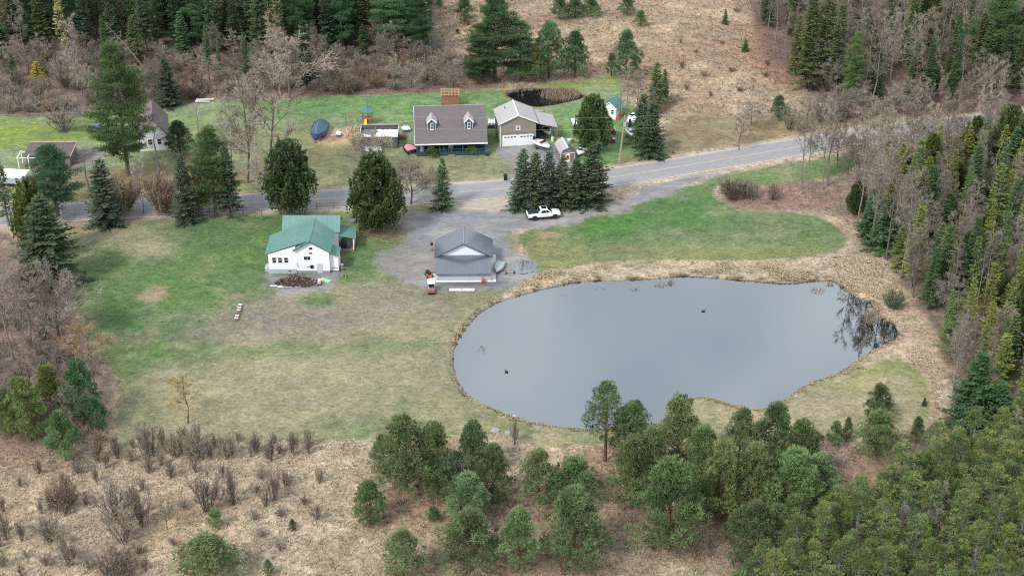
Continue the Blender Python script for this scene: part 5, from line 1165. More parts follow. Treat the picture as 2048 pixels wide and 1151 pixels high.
def g_pine(seed, H=9.0, Rm=3.2, low=0.16, n=104, crownlow=None, cr=(0.42, 0.74), tuftn=38, L=0.42, W=0.062, dead=6, shape=0.5, bare=0.0):
    rg = np.random.default_rng(seed); lv = Leaves(); tk = MB()
    bend = rg.normal(size=2) * 0.12
    tr = lambda z: np.array([bend[0] * math.sin(z / H * 3), bend[1] * math.sin(z / H * 2.4), z])
    tk.tube([tr(0) - [0, 0, .3], tr(H * .35), tr(H * .7), tr(H * .97)], [0.02 * H + .03, 0.014 * H + .02, 0.008 * H + .01, 0.02], 6)
    for i in range(n):
        f = (i + rg.random()) / n; f = f ** 0.85
        zf = low + (1 - low) * f
        # outline: broad shouldered dome
        rp = Rm * (0.62 + 0.38 * math.sin(min(1, f / shape) * 1.57) if f < shape else max(0.03, 1 - (f - shape) / (1.03 - shape)) ** 0.66)
        az = i * 2.399 + rg.normal() * 0.4
        r = rp * (rg.random() ** 0.36) * rg.uniform(0.72, 1.12)
        c = tr(zf * H * 0.97) + np.array([math.cos(az) * r, math.sin(az) * r, 0.06 * r - 0.25])
        R0 = rg.uniform(*cr) * (0.65 + 0.35 * min(1, rp / Rm + 0.2))
        if rg.random() < bare and f < 0.5:
            c0 = tr(max(0.05 * H, zf * H - 0.35 * r)); tk.tube([c0, c], [0.03, 0.008], 3, False); continue
        tufts(lv, rg, c, (R0, R0, R0 * 0.75), int(tuftn * (R0 / 0.7) ** 1.3), L, W, rg.uniform(0.0, 0.85))
        tk.tube([tr(max(0.06 * H, zf * H - 0.35 * r - .2)), c * 0.6 + tr(zf * H) * 0.4 - [0, 0, 0.12], c], [0.045, 0.03, 0.012], 3, False)
    for i in range(dead):
        z = H * rg.uniform(low * 0.35, low + 0.25); a = rg.random() * 6.28; l = Rm * rg.uniform(.4, .85)
        p = tr(z); tk.tube([p, p + [math.cos(a) * l, math.sin(a) * l, 0.15 * l]], [0.03, 0.008], 3, False)
        for j in range(4):
            t = rg.uniform(.4, 1); q = p + np.array([math.cos(a) * l, math.sin(a) * l, 0.15 * l]) * t; a2 = a + rg.choice([-1, 1]) * 0.7
            tk.tube([q, q + [math.cos(a2) * .5, math.sin(a2) * .5, 0.1]], [0.014, 0.005], 3, False)
    return lv, tk, H, Rm
def g_wpine(seed, H=20.0, Rm=4.6, low=0.16):
    rg = np.random.default_rng(seed); lv = Leaves(); tk = MB()
    tk.tube([(0, 0, -0.3), (0.15, 0, H * .4), (-0.1, 0.1, H * .7), (0, 0, H * .98)], [0.34, 0.24, 0.14, 0.03], 7)
    z = H * low
    while z < H * 0.97:
        f = z / H; nb = int(rg.integers(5, 8)); a0 = rg.random() * 6.28
        base = Rm * (1 - ((f - low) / (1 - low)) ** 1.5) ** 0.8 * (0.75 if f < low + 0.12 else 1.0) + 0.35
        for b in range(nb):
            if rg.random() < 0.12: continue
            az = a0 + 6.28 * b / nb + rg.normal() * 0.3; L = base * rg.uniform(0.5, 1.3); sl = rg.uniform(0.0, 0.25) + 0.4 * f
            dr = np.array([math.cos(az), math.sin(az), 0]); sd = np.array([-dr[1], dr[0], 0])
            end = dr * L + np.array([0, 0, z + sl * L]); tk.tube([(0, 0, z), end * .97], [0.075, 0.015], 4, False)
            n = max(2, int(L / 0.62)); v = rg.uniform(0.1, 0.6)
            for i in range(n):
                t = 0.32 + 0.68 * (i + rg.random()) / n
                for s in ((-1, 1) if t < 0.85 else (0,)):
                    off = sd * s * L * 0.26 * (1.15 - t) * rg.uniform(.5, 1.4)
                    c = dr * L * t + off + np.array([0, 0, z + sl * L * t + rg.normal() * 0.08])
                    tufts(lv, rg, c, (0.66, 0.66, 0.16), 19, 0.46, 0.065, v + rg.normal() * .08, 0.3, 3)
        z += rg.uniform(0.8, 1.35) * (1.1 - 0.4 * f) * H / 20
    tufts(lv, rg, np.array([0, 0, H * 0.96]), (0.5, 0.5, 0.7), 40, 0.34, 0.1, 0.5, 0.6, 3)
    return lv, tk, H, Rm
def g_bare(seed, H=12.0, Rm=3.2, limbs=13, trunk=0.17, fork=0.25, up=0.75, wide=1.0, twigw=0.06, dens=1.35):
    rg = np.random.default_rng(seed); lv = Leaves(); tk = MB()
    b1 = rg.normal(size=2) * 0.25
    ctl = [np.array([0, 0, -.3]), np.array([b1[0], b1[1], H * .3]), np.array([b1[0] * .5 + rg.normal() * .3, b1[1], H * .62]), np.array([rg.normal() * .3, rg.normal() * .3, H * .97])]
    tk.tube(ctl, [trunk, trunk * .72, trunk * .42, 0.02], 6)
    def pos(t):
        s = t * 3; i = min(2, int(s)); a = s - i
        return ctl[i] * (1 - a) + ctl[i + 1] * a
    for i in range(limbs):
        t = fork + (0.95 - fork) * (i + rg.random()) / limbs
        p = pos(t); az = i * 2.4 + rg.normal() * .5
        L = (Rm * 1.25 * (1.05 - 0.62 * (t - fork) / (1 - fork))) * rg.uniform(.75, 1.2)
        d = unit(np.array([math.cos(az) * wide, math.sin(az) * wide, up + rg.normal() * .15]))
        m1 = p + d * L * .5 + rg.normal(size=3) * .1 * L * .5; e = p + d * L + np.array([0, 0, 0.12 * L]) + rg.normal(size=3) * .12 * L
        r0 = trunk * .42 * (1.1 - t)
        tk.tube([p, m1, e], [r0, r0 * .6, .012], 4, False)
        ns = max(4, int(7 * dens))
        for j in range(ns):
            u = 0.2 + 0.8 * (j + rg.random()) / ns
            q = p * (1 - 2 * u) + m1 * 2 * u if u < .5 else m1 * (2 - 2 * u) + e * (2 * u - 1)
            d2 = unit(d + rg.normal(size=3) * .65 + np.array([0, 0, .25])); L2 = L * .42 * rg.uniform(.6, 1.2) * (1.15 - .5 * u)
            e2 = q + d2 * L2
            tk.tube([q, e2], [max(.014, r0 * .38), .008], 3, False)
            k = int(9 * dens); uu = rg.uniform(.15, 1, k)
            P = q + (e2 - q) * uu[:, None]; D = d2 + rg.normal(size=(k, 3)) * .6 + np.array([0, 0, .2])
            Lt = L2 * rg.uniform(.45, .95, k)
            vv = rg.uniform(.15, .85)
            lv.kites(P, D, rnd_unit(rg, k), Lt, twigw, vv)
            k2 = k * 2; sel = rg.integers(0, k, k2); P2 = P[sel] + unit(D)[sel] * (Lt[sel] * rg.uniform(.3, .9, k2))[:, None]
            lv.kites(P2, D[sel] + rg.normal(size=(k2, 3)) * .7, rnd_unit(rg, k2), Lt[sel] * .6, twigw * .8, vv + rg.normal(size=k2) * .1)
    return lv, tk, H, Rm
def g_shrub(seed, H=3.0, Rm=1.9, stems=20, tw=0.05, dens=1.3, up=1.0):
    rg = np.random.default_rng(seed); lv = Leaves(); tk = MB()
    for i in range(stems):
        az = rg.random() * 6.28; lean = rg.uniform(.1, .95)
        p = np.array([math.cos(az), math.sin(az), 0]) * rg.uniform(0, .25) * Rm
        d = unit(np.array([math.cos(az) * lean * Rm / H * 1.1, math.sin(az) * lean * Rm / H * 1.1, up]))
        L = H * rg.uniform(.65, 1.0); m1 = p + d * L * .5 + rg.normal(size=3) * .07 * H; e = p + d * L + rg.normal(size=3) * .08 * H
        tk.tube([p - [0, 0, .15], m1, e], [.035, .022, .008], 3, False)
        k = int(16 * dens); uu = rg.uniform(.15, 1, k)[:, None]
        P = np.where(uu < .5, p * (1 - 2 * uu) + m1 * 2 * uu, m1 * (2 - 2 * uu) + e * (2 * uu - 1))
        D = d + rg.normal(size=(k, 3)) * .45; Lt = H * rg.uniform(.18, .38, k) * (1.15 - .6 * uu[:, 0])
        vv = rg.uniform(.1, .9); lv.kites(P, D, rnd_unit(rg, k), Lt, tw, vv)
        k2 = 2 * k; s = rg.integers(0, k, k2); P2 = P[s] + unit(D)[s] * (Lt[s] * rg.uniform(.25, .9, k2))[:, None]
        lv.kites(P2, D[s] + rg.normal(size=(k2, 3)) * .5, rnd_unit(rg, k2), Lt[s] * .6, tw * .8, vv + rg.normal(size=k2) * .12)
    return lv, tk, H, Rm

KINDS = {}
def kind(name, fm, bm, gens, cn='crown', tn='trunk'):
    KINDS[name] = []
    for i, g in enumerate(gens):
        lv, tk, H, Rm = g
        KINDS[name].append((lv.mesh(name + '_' + cn, fm), tk.mesh(name + '_' + tn, bm), H, Rm, cn, tn))
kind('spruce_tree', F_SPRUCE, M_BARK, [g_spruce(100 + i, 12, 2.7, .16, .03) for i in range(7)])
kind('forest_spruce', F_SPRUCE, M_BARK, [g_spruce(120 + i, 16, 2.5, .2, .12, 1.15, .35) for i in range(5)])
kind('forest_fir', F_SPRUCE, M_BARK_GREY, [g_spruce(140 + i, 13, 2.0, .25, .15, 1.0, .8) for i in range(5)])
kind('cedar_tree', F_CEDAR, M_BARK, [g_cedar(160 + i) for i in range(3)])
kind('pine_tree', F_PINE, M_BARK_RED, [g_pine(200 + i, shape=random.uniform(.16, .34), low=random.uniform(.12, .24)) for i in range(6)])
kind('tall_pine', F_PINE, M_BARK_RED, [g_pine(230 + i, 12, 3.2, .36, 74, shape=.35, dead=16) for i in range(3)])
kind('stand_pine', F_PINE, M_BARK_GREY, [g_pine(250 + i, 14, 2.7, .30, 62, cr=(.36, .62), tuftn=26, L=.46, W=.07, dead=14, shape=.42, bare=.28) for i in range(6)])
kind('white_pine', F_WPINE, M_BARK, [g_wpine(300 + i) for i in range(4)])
kind('bare_tree', F_TWIG, M_BARK, [g_bare(400 + i) for i in range(6)])
kind('bare_tall_tree', F_TWIG, M_BARK_GREY, [g_bare(420 + i, 17, 2.8, 15, .16, .32, 1.05, .8, .055, 1.1) for i in range(7)])
kind('bare_broad_tree', F_TWIG, M_BARK, [g_bare(440 + i, 9, 4.2, 16, .2, .18, .55, 1.0, .06, 1.5) for i in range(4)])
kind('bare_shrub', F_TWIG, M_BARK, [g_shrub(460 + i) for i in range(5)], 'twigs', 'stems')
kind('dense_shrub', F_TWIG, M_BARK, [g_shrub(480 + i, 2.6, 2.2, 44, .042, 1.6, .7) for i in range(3)], 'twigs', 'stems')
kind('snag', F_TWIG, M_BARK_GREY, [g_bare(500 + i, 12, 1.1, 12, .15, .3, .2, 1.0, .04, .5) for i in range(3)])
RG = np.random.default_rng(5)
def plant(name, proto, x, y, H, Rm, label, cat, group=None, tint=(1, 1, 1), variant=None, rz=None, lean=0.0):
    vs = KINDS[proto]; v = vs[int(RG.integers(len(vs))) if variant is None else variant % len(vs)]
    o = thing(name, label, cat, (x, y, zat(x, y)), RG.random() * 6.28 if rz is None else rz, group)
    o.scale = (Rm / v[3], Rm / v[3], H / v[2])
    if lean: o.rotation_euler[0] = RG.normal() * lean; o.rotation_euler[1] = RG.normal() * lean
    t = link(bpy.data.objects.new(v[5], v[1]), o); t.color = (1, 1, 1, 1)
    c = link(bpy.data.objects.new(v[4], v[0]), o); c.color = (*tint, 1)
    return o
def tree(name, proto, px, py, top, hw, label, cat, group=None, tint=(1, 1, 1), variant=None, lean=0.0):
    p = G(px, py)
    if proto == 'spruce_tree': hw *= 1.18
    return plant(name, proto, p.x, p.y, Hat(py, top), hw / PXM(py), label, cat, group, tint, variant, None, lean)
# ------------------------------------------------------------------ single trees one can point to
DK = (0.85, 0.9, 0.95); YEL = (1.7, 1.45, 0.75); BLU = (0.85, 1.0, 1.05); OLV = (1.35, 1.2, .8); GRY = (1.1, 1.1, 1.1); MAR = (.75, .58, .55); BRN = (.85, .72, .62); PALE = (1.25, 1.2, 1.1); TAN = (1.25, 1.0, .75)
# left of the white house and along the road
tree('white_pine_tree', 'white_pine', 257, 350, 88, 64, 'tallest white pine, hiding the brown roofed house on the left', 'pine tree', tint=(1.15, 1.1, .8), variant=0)
tree('spruce_tree', 'spruce_tree', 338, 212, 116, 27, 'dark green spruce at lawn edge behind the brown roofed house', 'spruce tree', tint=DK)
tree('spruce_tree', 'spruce_tree', 216, 447, 318, 39, 'bushy spruce between the far road fence and the left lawn', 'spruce tree', tint=DK)
tree('spruce_tree', 'spruce_tree', 374, 443, 305, 27, 'narrow tall spruce by the rail fence left of the white house', 'spruce tree', tint=DK)
tree('white_pine_tree', 'white_pine', 116, 432, 290, 56, 'dense dark white pine standing over the road at far left', 'pine tree', tint=(.75, .85, .85), variant=1)
tree('spruce_tree', 'spruce_tree', 104, 566, 395, 62, 'large dark spruce at left edge of the front lawn', 'spruce tree', tint=(.8, .9, .8))
tree('cedar_tree', 'cedar_tree', 78, 520, 352, 44, 'yellowish green pointed cedar behind the large left spruce', 'cedar tree', tint=(1.2, 1.15, .7))
tree('spruce_tree', 'forest_fir', 18, 452, 322, 27, 'thin grey green spruce by the road at left photo edge', 'spruce tree', tint=(1.1, 1.1, 1.0))
tree('white_pine_tree', 'white_pine', 432, 432, 256, 52, 'bright green white pine at the roadside left of the twin cedars', 'pine tree', tint=(1.1, 1.15, .8), variant=2)
tree('spruce_tree', 'forest_spruce', 462, 436, 290, 30, 'dark spruce crowded against the roadside white pine', 'spruce tree', tint=DK)
tree('cedar_tree', 'pine_tree', 360, 308, 240, 32, 'small round evergreen right of the brown roofed house', 'evergreen tree', tint=(.6, .68, .6))
tree('bare_tree', 'bare_tall_tree', 524, 440, 276, 26, 'pale grey leafless tree touching the left cedar by the road', 'bare tree', tint=(1.2, 1.2, 1.2))
tree('cedar_tree', 'cedar_tree', 582, 424, 277, 57, 'broad dark cedar behind the white house, beside the road', 'cedar tree', tint=(1.0, 1.1, .95), variant=0)
tree('cedar_tree', 'cedar_tree', 755, 462, 304, 59, 'big rounded cedar standing alone right of the white house', 'cedar tree', tint=(1.1, 1.15, .85), variant=1)
tree('apple_tree', 'bare_broad_tree', 822, 408, 330, 46, 'crooked leafless apple tree right of the lone round cedar', 'bare tree', tint=(.85, .8, .75))
tree('bare_tree', 'bare_broad_tree', 745, 355, 270, 46, 'leafless spreading tree behind the lone round cedar', 'bare tree', tint=(1.3, 1.25, 1.18))
tree('spruce_tree', 'spruce_tree', 886, 418, 315, 22, 'small narrow spruce by the gravel drive entrance', 'spruce tree', tint=(.95, 1.05, .9))
rowl = [(1043, 418, 300, 27, 'leftmost'), (1072, 416, 302, 24, 'second from left'), (1098, 416, 306, 25, 'third from left'), (1122, 412, 312, 24, 'fourth from left'), (1152, 410, 316, 27, 'fifth from left'), (1188, 406, 284, 36, 'rightmost and tallest')]
for i, (a, b, c, d, s) in enumerate(rowl):
    tree('spruce_tree', 'spruce_tree', a, b, c, d * 1.1, 'dark spruce, %s in the row behind the pickup' % s, 'spruce tree', 'spruces in the row behind the pickup', [(.85, .9, .9), (1.0, 1.05, .9), (.8, .88, .88), (1.1, 1.1, .95), (.9, 1.0, .9), (.95, 1.0, .95)][i], i, .03)
tree('cedar_tree', 'cedar_tree', 1184, 302, 186, 39, 'tall cedar between the tan garage and the utility pole', 'cedar tree', tint=(.95, 1.15, .85), variant=2)
tree('spruce_tree', 'spruce_tree', 1302, 312, 206, 29, 'thick dark spruce right of the parked boats', 'spruce tree', tint=(.75, .95, .85), variant=3)
tree('spruce_tree', 'spruce_tree', 1282, 290, 186, 24, 'spruce just behind the thick dark one by the boats', 'spruce tree', tint=(.85, 1.0, .9), variant=1)
tree('spruce_tree', 'forest_spruce', 1310, 222, 124, 24, 'green spruce behind the white shed at the field edge', 'spruce tree', tint=(1.3, 1.35, .9))
tree('spruce_tree', 'forest_spruce', 1327, 205, 138, 15, 'slim spruce at the field edge, right of its green neighbour', 'spruce tree', tint=(1.1, 1.2, .9))
tree('pine_tree', 'pine_tree', 1252, 160, 58, 34, 'tall rounded pine alone at the edge of the far field', 'pine tree', tint=(.8, .85, .8))
tree('pine_tree', 'pine_tree', 1222, 152, 105, 16, 'small pine leaning on the lone far field pine', 'pine tree', tint=(.9, .95, .8))
for k, (a, b, c, d) in enumerate([(1252, 235, 128, 20), (1272, 226, 142, 18), (1308, 232, 178, 13)]):
    tree('bare_tree', 'bare_tall_tree', a, b, c, d, 'slim grey leafless tree %s' % ['right behind the white shed', 'beside the spruce behind the white shed', 'in front of the green field edge spruce'][k], 'bare tree', tint=(1.1, 1.05, 1.05))
tree('juniper', 'pine_tree', 1556, 238, 190, 21, 'single bushy young pine in the field above the road', 'pine tree', tint=(.75, .9, .85))
# pines at the edge of the far field
for k, (sp_, a, b, c, d, t, l) in enumerate([
    ('white_pine', 990, 160, -8, 58, (1.1, 1.2, 1.0), 'largest pine of the clump behind the tan garage'), ('white_pine', 1040, 162, 40, 42, (.9, 1.05, .95), 'pine right of the largest in the clump behind the tan garage'),
    ('pine_tree', 1098, 156, 42, 42, (.8, .9, .85), 'rounded pine near the right end of the garage clump'), ('pine_tree', 1150, 154, 58, 34, (.85, .95, .9), 'rightmost pine of the clump behind the tan garage'),
    ('white_pine', 958, 166, 70, 36, (1.0, 1.1, .95), 'low pine at the left end of the garage clump'), ('pine_tree', 1068, 166, 92, 30, (1.1, .95, .7), 'short brownish pine under the garage clump'),
    ('pine_tree', 930, 44, -10, 22, (.95, 1.1, .9), 'small pine alone at top of the photo left of the clump'), ('pine_tree', 1120, 38, -8, 22, (.8, .9, .85), 'left pine of the far row at the photo top'), ('pine_tree', 1150, 36, -6, 22, (.8, .9, .8), 'middle pine of the far row at the photo top'),
    ('pine_tree', 1182, 34, -4, 24, (.85, .95, .8), 'right pine of the far row at the photo top'), ('pine_tree', 1254, 30, -14, 18, (.85, .95, .85), 'far field pine touching the photo top'), ('pine_tree', 1281, 53, 20, 15, (.9, 1.05, .85), 'short round pine alone high in the far field'),
    ('spruce_tree', 1450, 48, 18, 7, (1.2, 1.3, 1.0), 'tiny young spruce high on the far field right side'), ('spruce_tree', 1490, 102, 78, 8, (1.1, 1.2, .9), 'tiny young spruce beside the far right woods'),
    ('pine_tree', 878, 18, -4, 9, (1, 1.1, .9), 'tiny pine in the far field by the dark forest'), ('pine_tree', 915, 68, 58, 6, (1, 1.1, .9), 'knee high pine seedling in the far field'), ('pine_tree', 936, 50, 40, 5, (1, 1.1, .9), 'smallest pine seedling under the far small pine')]):
    tree('pine_tree' if sp_ != 'spruce_tree' else 'spruce_tree', sp_, a, b, c, d, l, 'pine tree' if sp_ != 'spruce_tree' else 'spruce tree', tint=t)
# the group of young pines in front of the pond
FG = [(812, 985, 828, 58, 'broad pine, leftmost and largest of the left group'), (872, 985, 842, 40, 'pine joined to right side of the broad left pine'), (768, 945, 868, 26, 'low pine on the left flank of the broad left pine'), (887, 1000, 915, 32, 'short pine right below the broad left pine'),
      (946, 955, 838, 37, 'pine with its tip against the pond bank, left group'), (985, 1005, 884, 38, 'dark pine right of the short ones in the left group'), (934, 1050, 944, 46, 'round pine in the middle of the left group'), (740, 1050, 960, 33, 'solitary small pine on the tan meadow left of the group'),
      (810, 1165, 1058, 44, 'open pine at the bottom photo edge, left of the group'), (940, 1140, 1018, 60, 'wide pine at the bottom of the left group'), (1036, 1138, 1012, 44, 'pine low in the left group near bottom edge'), (1078, 1005, 898, 42, 'left twin of the pines between the two groups'),
      (1145, 1008, 914, 48, 'right twin of the pines between the two groups'), (1144, 1130, 972, 66, 'tall bushy pine at bottom centre right of the group'), (1266, 925, 798, 40, 'pine right beside the tall bare trunked one at the pond'), (1352, 950, 790, 52, 'tall pine whose tip overlaps the pond near the spit'),
      (1262, 1012, 868, 46, 'pine in front of the pair at the left of the right group'), (1300, 1000, 850, 40, 'pine hemmed in at the left middle of the right group'), (1336, 1098, 918, 70, 'large full pine in the front of the right group'), (1440, 1040, 872, 46, 'pine with a pale open side, centre of the right group'),
      (1478, 950, 812, 36, 'slim pine at the pond edge of the right group'), (1540, 960, 802, 48, 'high pine at the back of the right group by the spit'), (1592, 985, 838, 48, 'pine behind the spit, right shoulder of the group'), (1500, 1035, 880, 54, 'wide dark pine in the right group centre'), (1575, 1055, 895, 60, 'full pine right of the group centre'),
      (1630, 1020, 905, 48, 'outermost right pine of the group by the litter gap'), (1505, 1140, 1005, 58, 'large round pine low in front of the stand'), (1590, 1095, 990, 42, 'pale pine between the group and the olive stand'), (1655, 1050, 958, 34, 'small pale pine squeezed at the olive stand edge'), (1400, 1000, 850, 44, 'bright pine left of the pale open one'),
      (1750, 912, 818, 40, 'lower pine standing on the spit lawn edge'), (1751, 845, 766, 28, 'round pine standing alone on the spit lawn'), (1668, 892, 840, 17, 'thin young pine left of the spit pines'), (1692, 884, 832, 11, 'thinnest young pine beside the spit pines'), (1830, 890, 832, 15, 'small grey pine right of the spit pines'),
      (420, 1160, 1066, 57, 'domed pine at the bottom left photo edge'), (432, 1057, 1018, 16, 'small bushy pine on the tan meadow at left'), (586, 1062, 1038, 8, 'knee high pine seedling in the middle of the meadow'), (538, 1150, 1118, 11, 'pine seedling at the bottom edge right of the domed pine'), (868, 1040, 1012, 14, 'tiny pine beside the solitary and left group pines')]
for k, (a, b, c, d, l) in enumerate(FG):
    v = RG.uniform(.85, 1.12)
    tree('pine_tree', 'pine_tree', a, b, c, d * 1.2, l, 'pine tree', tint=(v * RG.uniform(.95, 1.18), v * 1.04, v * RG.uniform(.8, .95)), variant=k)
tree('pine_tree', 'tall_pine', 1210, 922, 762, 47, 'tallest pine with long bare reddish trunk by the pond', 'pine tree', tint=(.95, 1.0, .85), variant=0)
for k, (a, b, c, d, t, l) in enumerate([(168, 845, 712, 44, (.75, .95, .9), 'dark bushy pine in the left thicket by the lawn'), (62, 880, 752, 52, (1.2, 1.15, .75), 'yellow green pine at the left photo edge'), (132, 918, 818, 40, (1.05, 1.2, .95), 'bright pine lowest in the left thicket'), (105, 835, 728, 36, (1.3, 1.2, .7), 'olive pine behind the dark bushy one at left'),
                                        (22, 870, 775, 36, (1.05, 1.05, .7), 'pine cut by the left photo edge'), (196, 860, 792, 26, (.7, .9, .85), 'small dark pine at the lawn side of the left thicket')]):
    tree('pine_tree', 'pine_tree', a, b, c, d, l, 'pine tree', tint=t, variant=k + 2)
tree('spruce_tree', 'spruce_tree', 1848, 810, 794, 5, 'ankle high spruce seedling on the spit lawn', 'spruce tree')
tree('spruce_tree', 'spruce_tree', 1940, 858, 706, 50, 'big dark fir at the edge of the right woods by the spit', 'spruce tree', tint=(.75, 1.0, .75), variant=0)
tree('spruce_tree', 'spruce_tree', 1988, 858, 762, 40, 'smaller dark fir right of the big one by the spit', 'spruce tree', tint=(.75, 1.0, .75), variant=2)
tree('willow_tree', 'bare_tree', 376, 846, 752, 36, 'small yellowish budding tree alone on the front lawn', 'bare tree', tint=(1.75, 1.5, .85), variant=0)
# bare trees at left photo edge and along the road
for k, (a, b, c, d, t, l) in enumerate([(28, 720, 480, 46, (1.05, .95, .95), 'tall leafless tree at left edge below the large spruce'), (60, 690, 520, 56, (1.15, .95, .95), 'reddish grey leafless tree in front of the large left spruce'), (10, 640, 470, 40, (1, 1, 1), 'leafless tree cut by the left edge')]):
    tree('bare_tree', 'bare_tall_tree', a, b, c, d, l, 'bare tree', tint=t)
tree('bare_tree', 'bare_broad_tree', 120, 680, 552, 62, 'wide grey leafless thicket tree at the left lawn edge', 'bare tree', tint=(.95, .9, .92))
tree('bare_tree', 'bare_tree', 172, 722, 648, 46, 'yellowish budding tree above the dark bushy left pine', 'bare tree', tint=(1.5, 1.2, .75))
for k, (a, b, c, d, l) in enumerate([(1603, 378, 185, 24, 'leftmost of four slim leafless trees south of the road'), (1615, 380, 200, 22, 'second of four slim leafless trees south of the road'), (1646, 378, 190, 24, 'third of four slim leafless trees south of the road'), (1655, 372, 178, 34, 'rightmost of four slim leafless trees south of the road')]):
    tree('bare_tree', 'bare_tall_tree', a, b, c, d, l, 'bare tree', 'four slim leafless trees south of the road', tint=(1.15, 1.05, 1.0), variant=k)
for k, (a, b, c, d, l) in enumerate([(1742, 482, 245, 38, 'first leafless tree on the bank above the right pond tip'), (1772, 520, 285, 40, 'second leafless tree on the bank above the right pond tip'), (1800, 556, 335, 38, 'third leafless tree on the bank above the right pond tip'), (1826, 596, 440, 28, 'fourth leafless tree on the bank above the right pond tip'), (1712, 455, 212, 34, 'leafless tree at the upper right corner of the right lawn')]):
    tree('bare_tree', 'bare_tree' if k % 2 else 'bare_tall_tree', a, b, c, d, l, 'bare tree', tint=(.95, .92, .88), variant=k)
for k, (a, b, c, d, t, l) in enumerate([(1745, 470, 372, 34, (.75, .95, .8), 'dark bushy fir at the right lawn corner'), (1770, 498, 395, 36, (.8, 1.0, .8), 'second dark fir below the right lawn corner'), (1712, 428, 360, 22, (1.0, 1.1, .8), 'small dark cedar at the top of the right lawn edge'), (1795, 545, 452, 26, (2.0, 1.8, .9), 'bright yellow green fir above the pond tip'), (1822, 572, 408, 30, (2.1, 1.9, .9), 'tall bright yellow green fir above the pond tip'), (1850, 470, 330, 30, (.9, 1.1, .8), 'tall narrow green spruce standing out of the right woods')]):
    tree('spruce_tree', 'cedar_tree' if k in (2,) else ('forest_fir' if k in (3, 4) else 'spruce_tree'), a, b, c, d, l, 'fir tree', tint=t, variant=k)
for k, (a, b, c, d, l) in enumerate([(1478, 300, 235, 22, 'left of two small leafless trees above the road'), (1500, 262, 205, 26, 'right of two small leafless trees above the road')]):
    tree('bare_tree', 'bare_tree', a, b, c, d, l, 'bare tree', tint=(1.15, 1.1, 1.1))
for k, (a, b, c, d, pr, t, l) in enumerate([(495, 365, 155, 50, 'bare_tree', (1.1, 1.04, 1.0), 'tall dark stemmed leafless tree left of the covered boat'), (462, 352, 185, 34, 'bare_tall_tree', (1, 1, 1), 'leafless tree left of the tall dark stemmed one'), (548, 372, 118, 60, 'bare_tree', (1.2, 1.12, 1.08), 'large rounded leafless tree left of the covered boat'),
                                            (318, 352, 235, 22, 'snag', (.8, .75, .75), 'leaning bare trunk in front of the brown roofed house'), (180, 380, 290, 18, 'snag', (.8, .75, .7), 'thin bare trunk between the roadside white pines'), (192, 372, 300, 14, 'snag', (.8, .75, .7), 'second thin bare trunk between the roadside white pines'),
                                            (287, 428, 322, 20, 'bare_tree', (1.4, 1.35, 1.35), 'small whitish leafless tree at the road fence'), (735, 248, 178, 9, 'snag', (.8, .75, .75), 'thin bare pole tree behind the playset'), (1240, 235, 150, 10, 'snag', (.8, .75, .75), 'dead pole tree beside the white shed'),
                                            (580, 198, 62, 62, 'bare_tree', (1.1, 1.0, .95), 'very large round leafless tree at the back lawn edge'), (555, 160, 20, 34, 'bare_tall_tree', (1.35, 1.1, .95), 'tall tan leafless tree against the dark forest'), (640, 165, 68, 28, 'bare_tree', (1.2, 1.1, 1.05), 'pale leafless tree in front of the dark forest'),
                                            (150, 165, 38, 26, 'bare_tree', (1.3, 1.25, 1.25), 'whitish leafless tree in the far left scrub'), (85, 128, 72, 20, 'bare_tree', (1.4, 1.35, 1.35), 'small whitish leafless tree in the far left scrub'), (822, 175, 128, 28, 'bare_broad_tree', (1.3, 1.25, 1.25), 'low pale spreading tree behind the gray roofed house'), (790, 165, 108, 15, 'bare_tree', (1.4, 1.35, 1.25), 'slim whitish tree behind the gray roofed house'), (330, 130, 85, 12, 'snag', (1.4, 1.3, 1.3), 'pale dead stub in the far left scrub')]):
    tree('bare_tree', pr, a, b, c, d, l, 'bare tree', tint=t, variant=k)
o = tree('dead_tree', 'snag', 290, 140, 20, 16, 'grey lichen covered dead tree leaning over the far left scrub', 'dead tree', tint=(1.2, 1.2, 1.15)); o.rotation_euler = (0, R(-32), 0)
tree('young_larch', 'spruce_tree', 76, 158, 122, 15, 'small yellow green conifer in the far left scrub', 'spruce tree', tint=(4.0, 2.6, .9))
for k, (a, b, c, d, t, l) in enumerate([(495, 165, 62, 16, (1.0, 1.1, .9), 'front spruce of the dark forest beside the tan tree'), (440, 150, 95, 10, (1.1, 1.2, .8), 'small pointed spruce in front of the dark forest'), (212, 118, 30, 12, (1.1, 1.3, .9), 'narrow bright spruce at the far left forest edge'), (368, 120, 22, 22, (.9, 1.1, .9), 'pair forming spruce at the far left forest edge'), (418, 140, 50, 14, (1.0, 1.1, .9), 'spruce with pale side branches at the forest edge'), (615, 178, 40, 24, (.6, .8, .7), 'dark drooping spruce at the back lawn corner'), (1, 115, 40, 34, (.9, 1.1, 1.0), 'bluish spruce at the upper left photo edge'), (275, 128, 30, 24, (1.35, 1.2, .8), 'tan green spruce at the far left forest edge')]):
    tree('spruce_tree', 'forest_spruce', a, b, c, d, l, 'spruce tree', tint=t)
for k, (a, b, c, d, t, l) in enumerate([(2008, 330, 205, 36, (1.2, 1.2, .9), 'broad olive cedar over the right end of the road'), (1945, 322, 230, 26, (1.1, 1.15, .85), 'olive spruce left of the broad cedar at the right road end'), (2042, 350, 215, 34, (1.0, 1.1, .85), 'dark cedar cut by the right edge below the road'), (1905, 352, 265, 24, (1.3, 1.25, .85), 'yellowish spruce just south of the right road end')]):
    tree('cedar_tree' if 'cedar' in l else 'spruce_tree', 'cedar_tree' if 'cedar' in l else 'forest_fir', a, b, c, d, l, 'cedar tree' if 'cedar' in l else 'spruce tree', tint=t)
